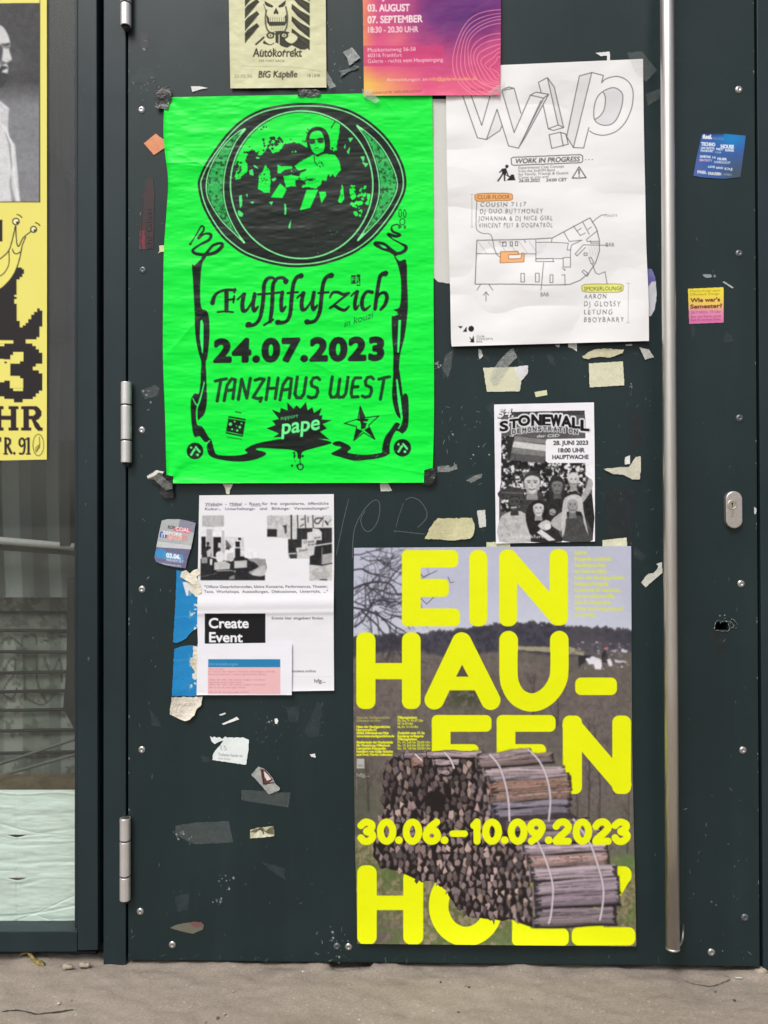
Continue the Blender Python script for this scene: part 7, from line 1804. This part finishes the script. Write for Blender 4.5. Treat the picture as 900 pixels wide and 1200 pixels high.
t = scrap('paper_scrap', [(172, 558), (178, 553), (183, 551), (192, 552.6), (190, 557), (195, 563), (202, 567), (202, 573), (194, 574.6), (186, 567), (180, 561.6), (173.6, 561.6)], None, .0095, .0045, .4, M_PAPER, A)
tag(t, 'grey and white crumpled paper stuck to the black tape at the green poster corner', 'paper scrap')
t = scrap('torn_border', [(508.6, 118), (511, 118), (511, 150), (509.6, 200), (508.4, 200)], (206, 206, 200), .001, .0004, .2)
bpy.data.objects.remove(t)

# ------------------------------------------------------------------ small things on the ground
def twig():
    root = None
    bm = bmesh.new()
    w = [(23, 1120), (26, 1118), (32, 1117), (36, 1119.4), (38, 1123), (42, 1127), (47, 1129), (52, 1131)]
    pts = [P(x, y, .012 - .004 * i) for i, (x, y) in enumerate(w)]
    add_tube(bm, pts, [.0008, .0022, .0012, .0032, .003, .0044, .0062, .0022], 10)
    for v in bm.verts: v.co += Vector((random.gauss(0, .0007), random.gauss(0, .0007), random.gauss(0, .0007)))
    return bm_obj('dry_leaf', bm, plain_mat('dry_leaf_skin', (.25, .20, .07), .8, 0, .2, 180, .6), None, True)


tag(twig(), 'curled dry olive brown leaf stalk on the ground under the window', 'dry leaf')
g = np.random.default_rng(91)
M_PEB = plain_mat('pebble_stone', (.38, .325, .26), .9, 0, .2, 120, .4)
M_WCH = plain_mat('white_chip', (.62, .60, .56), .8, 0, .2, 120, .2)
M_DCH = plain_mat('dark_chip', (.10, .085, .07), .9, 0, .2, 120, .4)
def chip(x, y, r, m_, name, lab, cat, flat_=.45, group=None, el=1.):
    c = GP(x, y, .001)
    bm = bmesh.new(); bmesh.ops.create_icosphere(bm, subdivisions=2, radius=1)
    for v in bm.verts:
        q = v.co; n_ = 1 + .25 * math.sin(q.x * 5 + x) + .2 * math.cos(q.y * 6 + y)
        v.co = Vector((c[0] + q.x * r * n_ * el, c[1] + q.y * r * n_, c[2] + q.z * r * flat_ * n_ + r * .2))
    o = bm_obj(name, bm, m_, None, True)
    tag(o, lab, cat, group)
for x, y, r in ((355, 1138.6, .0032), (350.4, 1146, .0026), (508, 1185, .0022), (421, 1195, .0026), (69, 1176, .0034), (866, 1146, .003)):
    chip(x, y, r, M_WCH, 'white_chip', {355: 'white paint chip on the paving, nearest the door gap', 350.4: 'smaller white paint chip just in front of another near the door gap', 508: 'white chip on the paving in front of the log poster, right of centre', 421: 'white chip at the bottom edge of the picture', 69: 'white chip on the paving in front of the window', 866: 'flat whitish flake on the paving below the lock side of the door'}[x], 'paint chip', .3, None, 2.6 if x == 866 else 1.)
for k in range(26):
    x, y = g.uniform(0, 900), g.uniform(1140, 1198)
    chip(x, y, g.uniform(.0012, .0026), M_PEB if k % 3 else M_DCH, 'pebble', 'tiny stone grain lying on the concrete paving', 'pebble', .7, 'stone grains on the paving')
for x, y, r, lab in ((78, 1133.6, .007, 'crumbled mortar lump at the foot of the window frame'), (99, 1131.6, .007, 'broken mortar corner under the gap between window and door frame'), (893, 1139, .009, 'mossy crumb of mortar at the right foot of the door')):
    chip(x, y, r, M_PEB, 'mortar_lump', lab, 'mortar lump', .8, None, 1.7)

M_CRACK = plain_mat('crack_dirt', (.055, .046, .038), .95, 0, .1, 200, .4)
def ground_strip(pts, w, name, lab, cat, m_):
    bm = bmesh.new(); va, vb = [], []
    gq = np.random.default_rng(int(pts[0][0]))
    for i, (x, y) in enumerate(smooth(pts, 5)):
        c = GP(x, y, .0); h_ = .0035
        ww = w * (.35 + .9 * gq.random()) * (.3 if i == 0 else 1)
        va.append(bm.verts.new((c[0], c[1] + ww, h_))); vb.append(bm.verts.new((c[0], c[1] - ww, h_)))
    for i in range(len(va) - 1): bm.faces.new((va[i], va[i + 1], vb[i + 1], vb[i]))
    for v in bm.verts:                       # follow the paving
        a_, b_ = int(np.searchsorted(gx, v.co.x)), int(np.searchsorted(gy, v.co.y))
        v.co.z = float(gz[max(b_ - 1, 0):b_ + 1, max(a_ - 1, 0):a_ + 1].max()) + .0006
    tag(bm_obj(name, bm, m_), lab, cat, kind='structure')
ground_strip([(2, 1188), (20, 1186), (42, 1188.5), (60, 1186), (86, 1184)], .0022, 'paving_crack', 'dark crack in the paving at the lower left', 'crack', M_CRACK)
ground_strip([(800, 1146), (812, 1152), (830, 1154), (846, 1152), (856, 1148), (850, 1144)], .0014, 'paving_stain', 'thin dark rim of a dried stain below the handle', 'stain', plain_mat('stain_rim', (.12, .10, .085), .95, 0, .1, 200, .4))
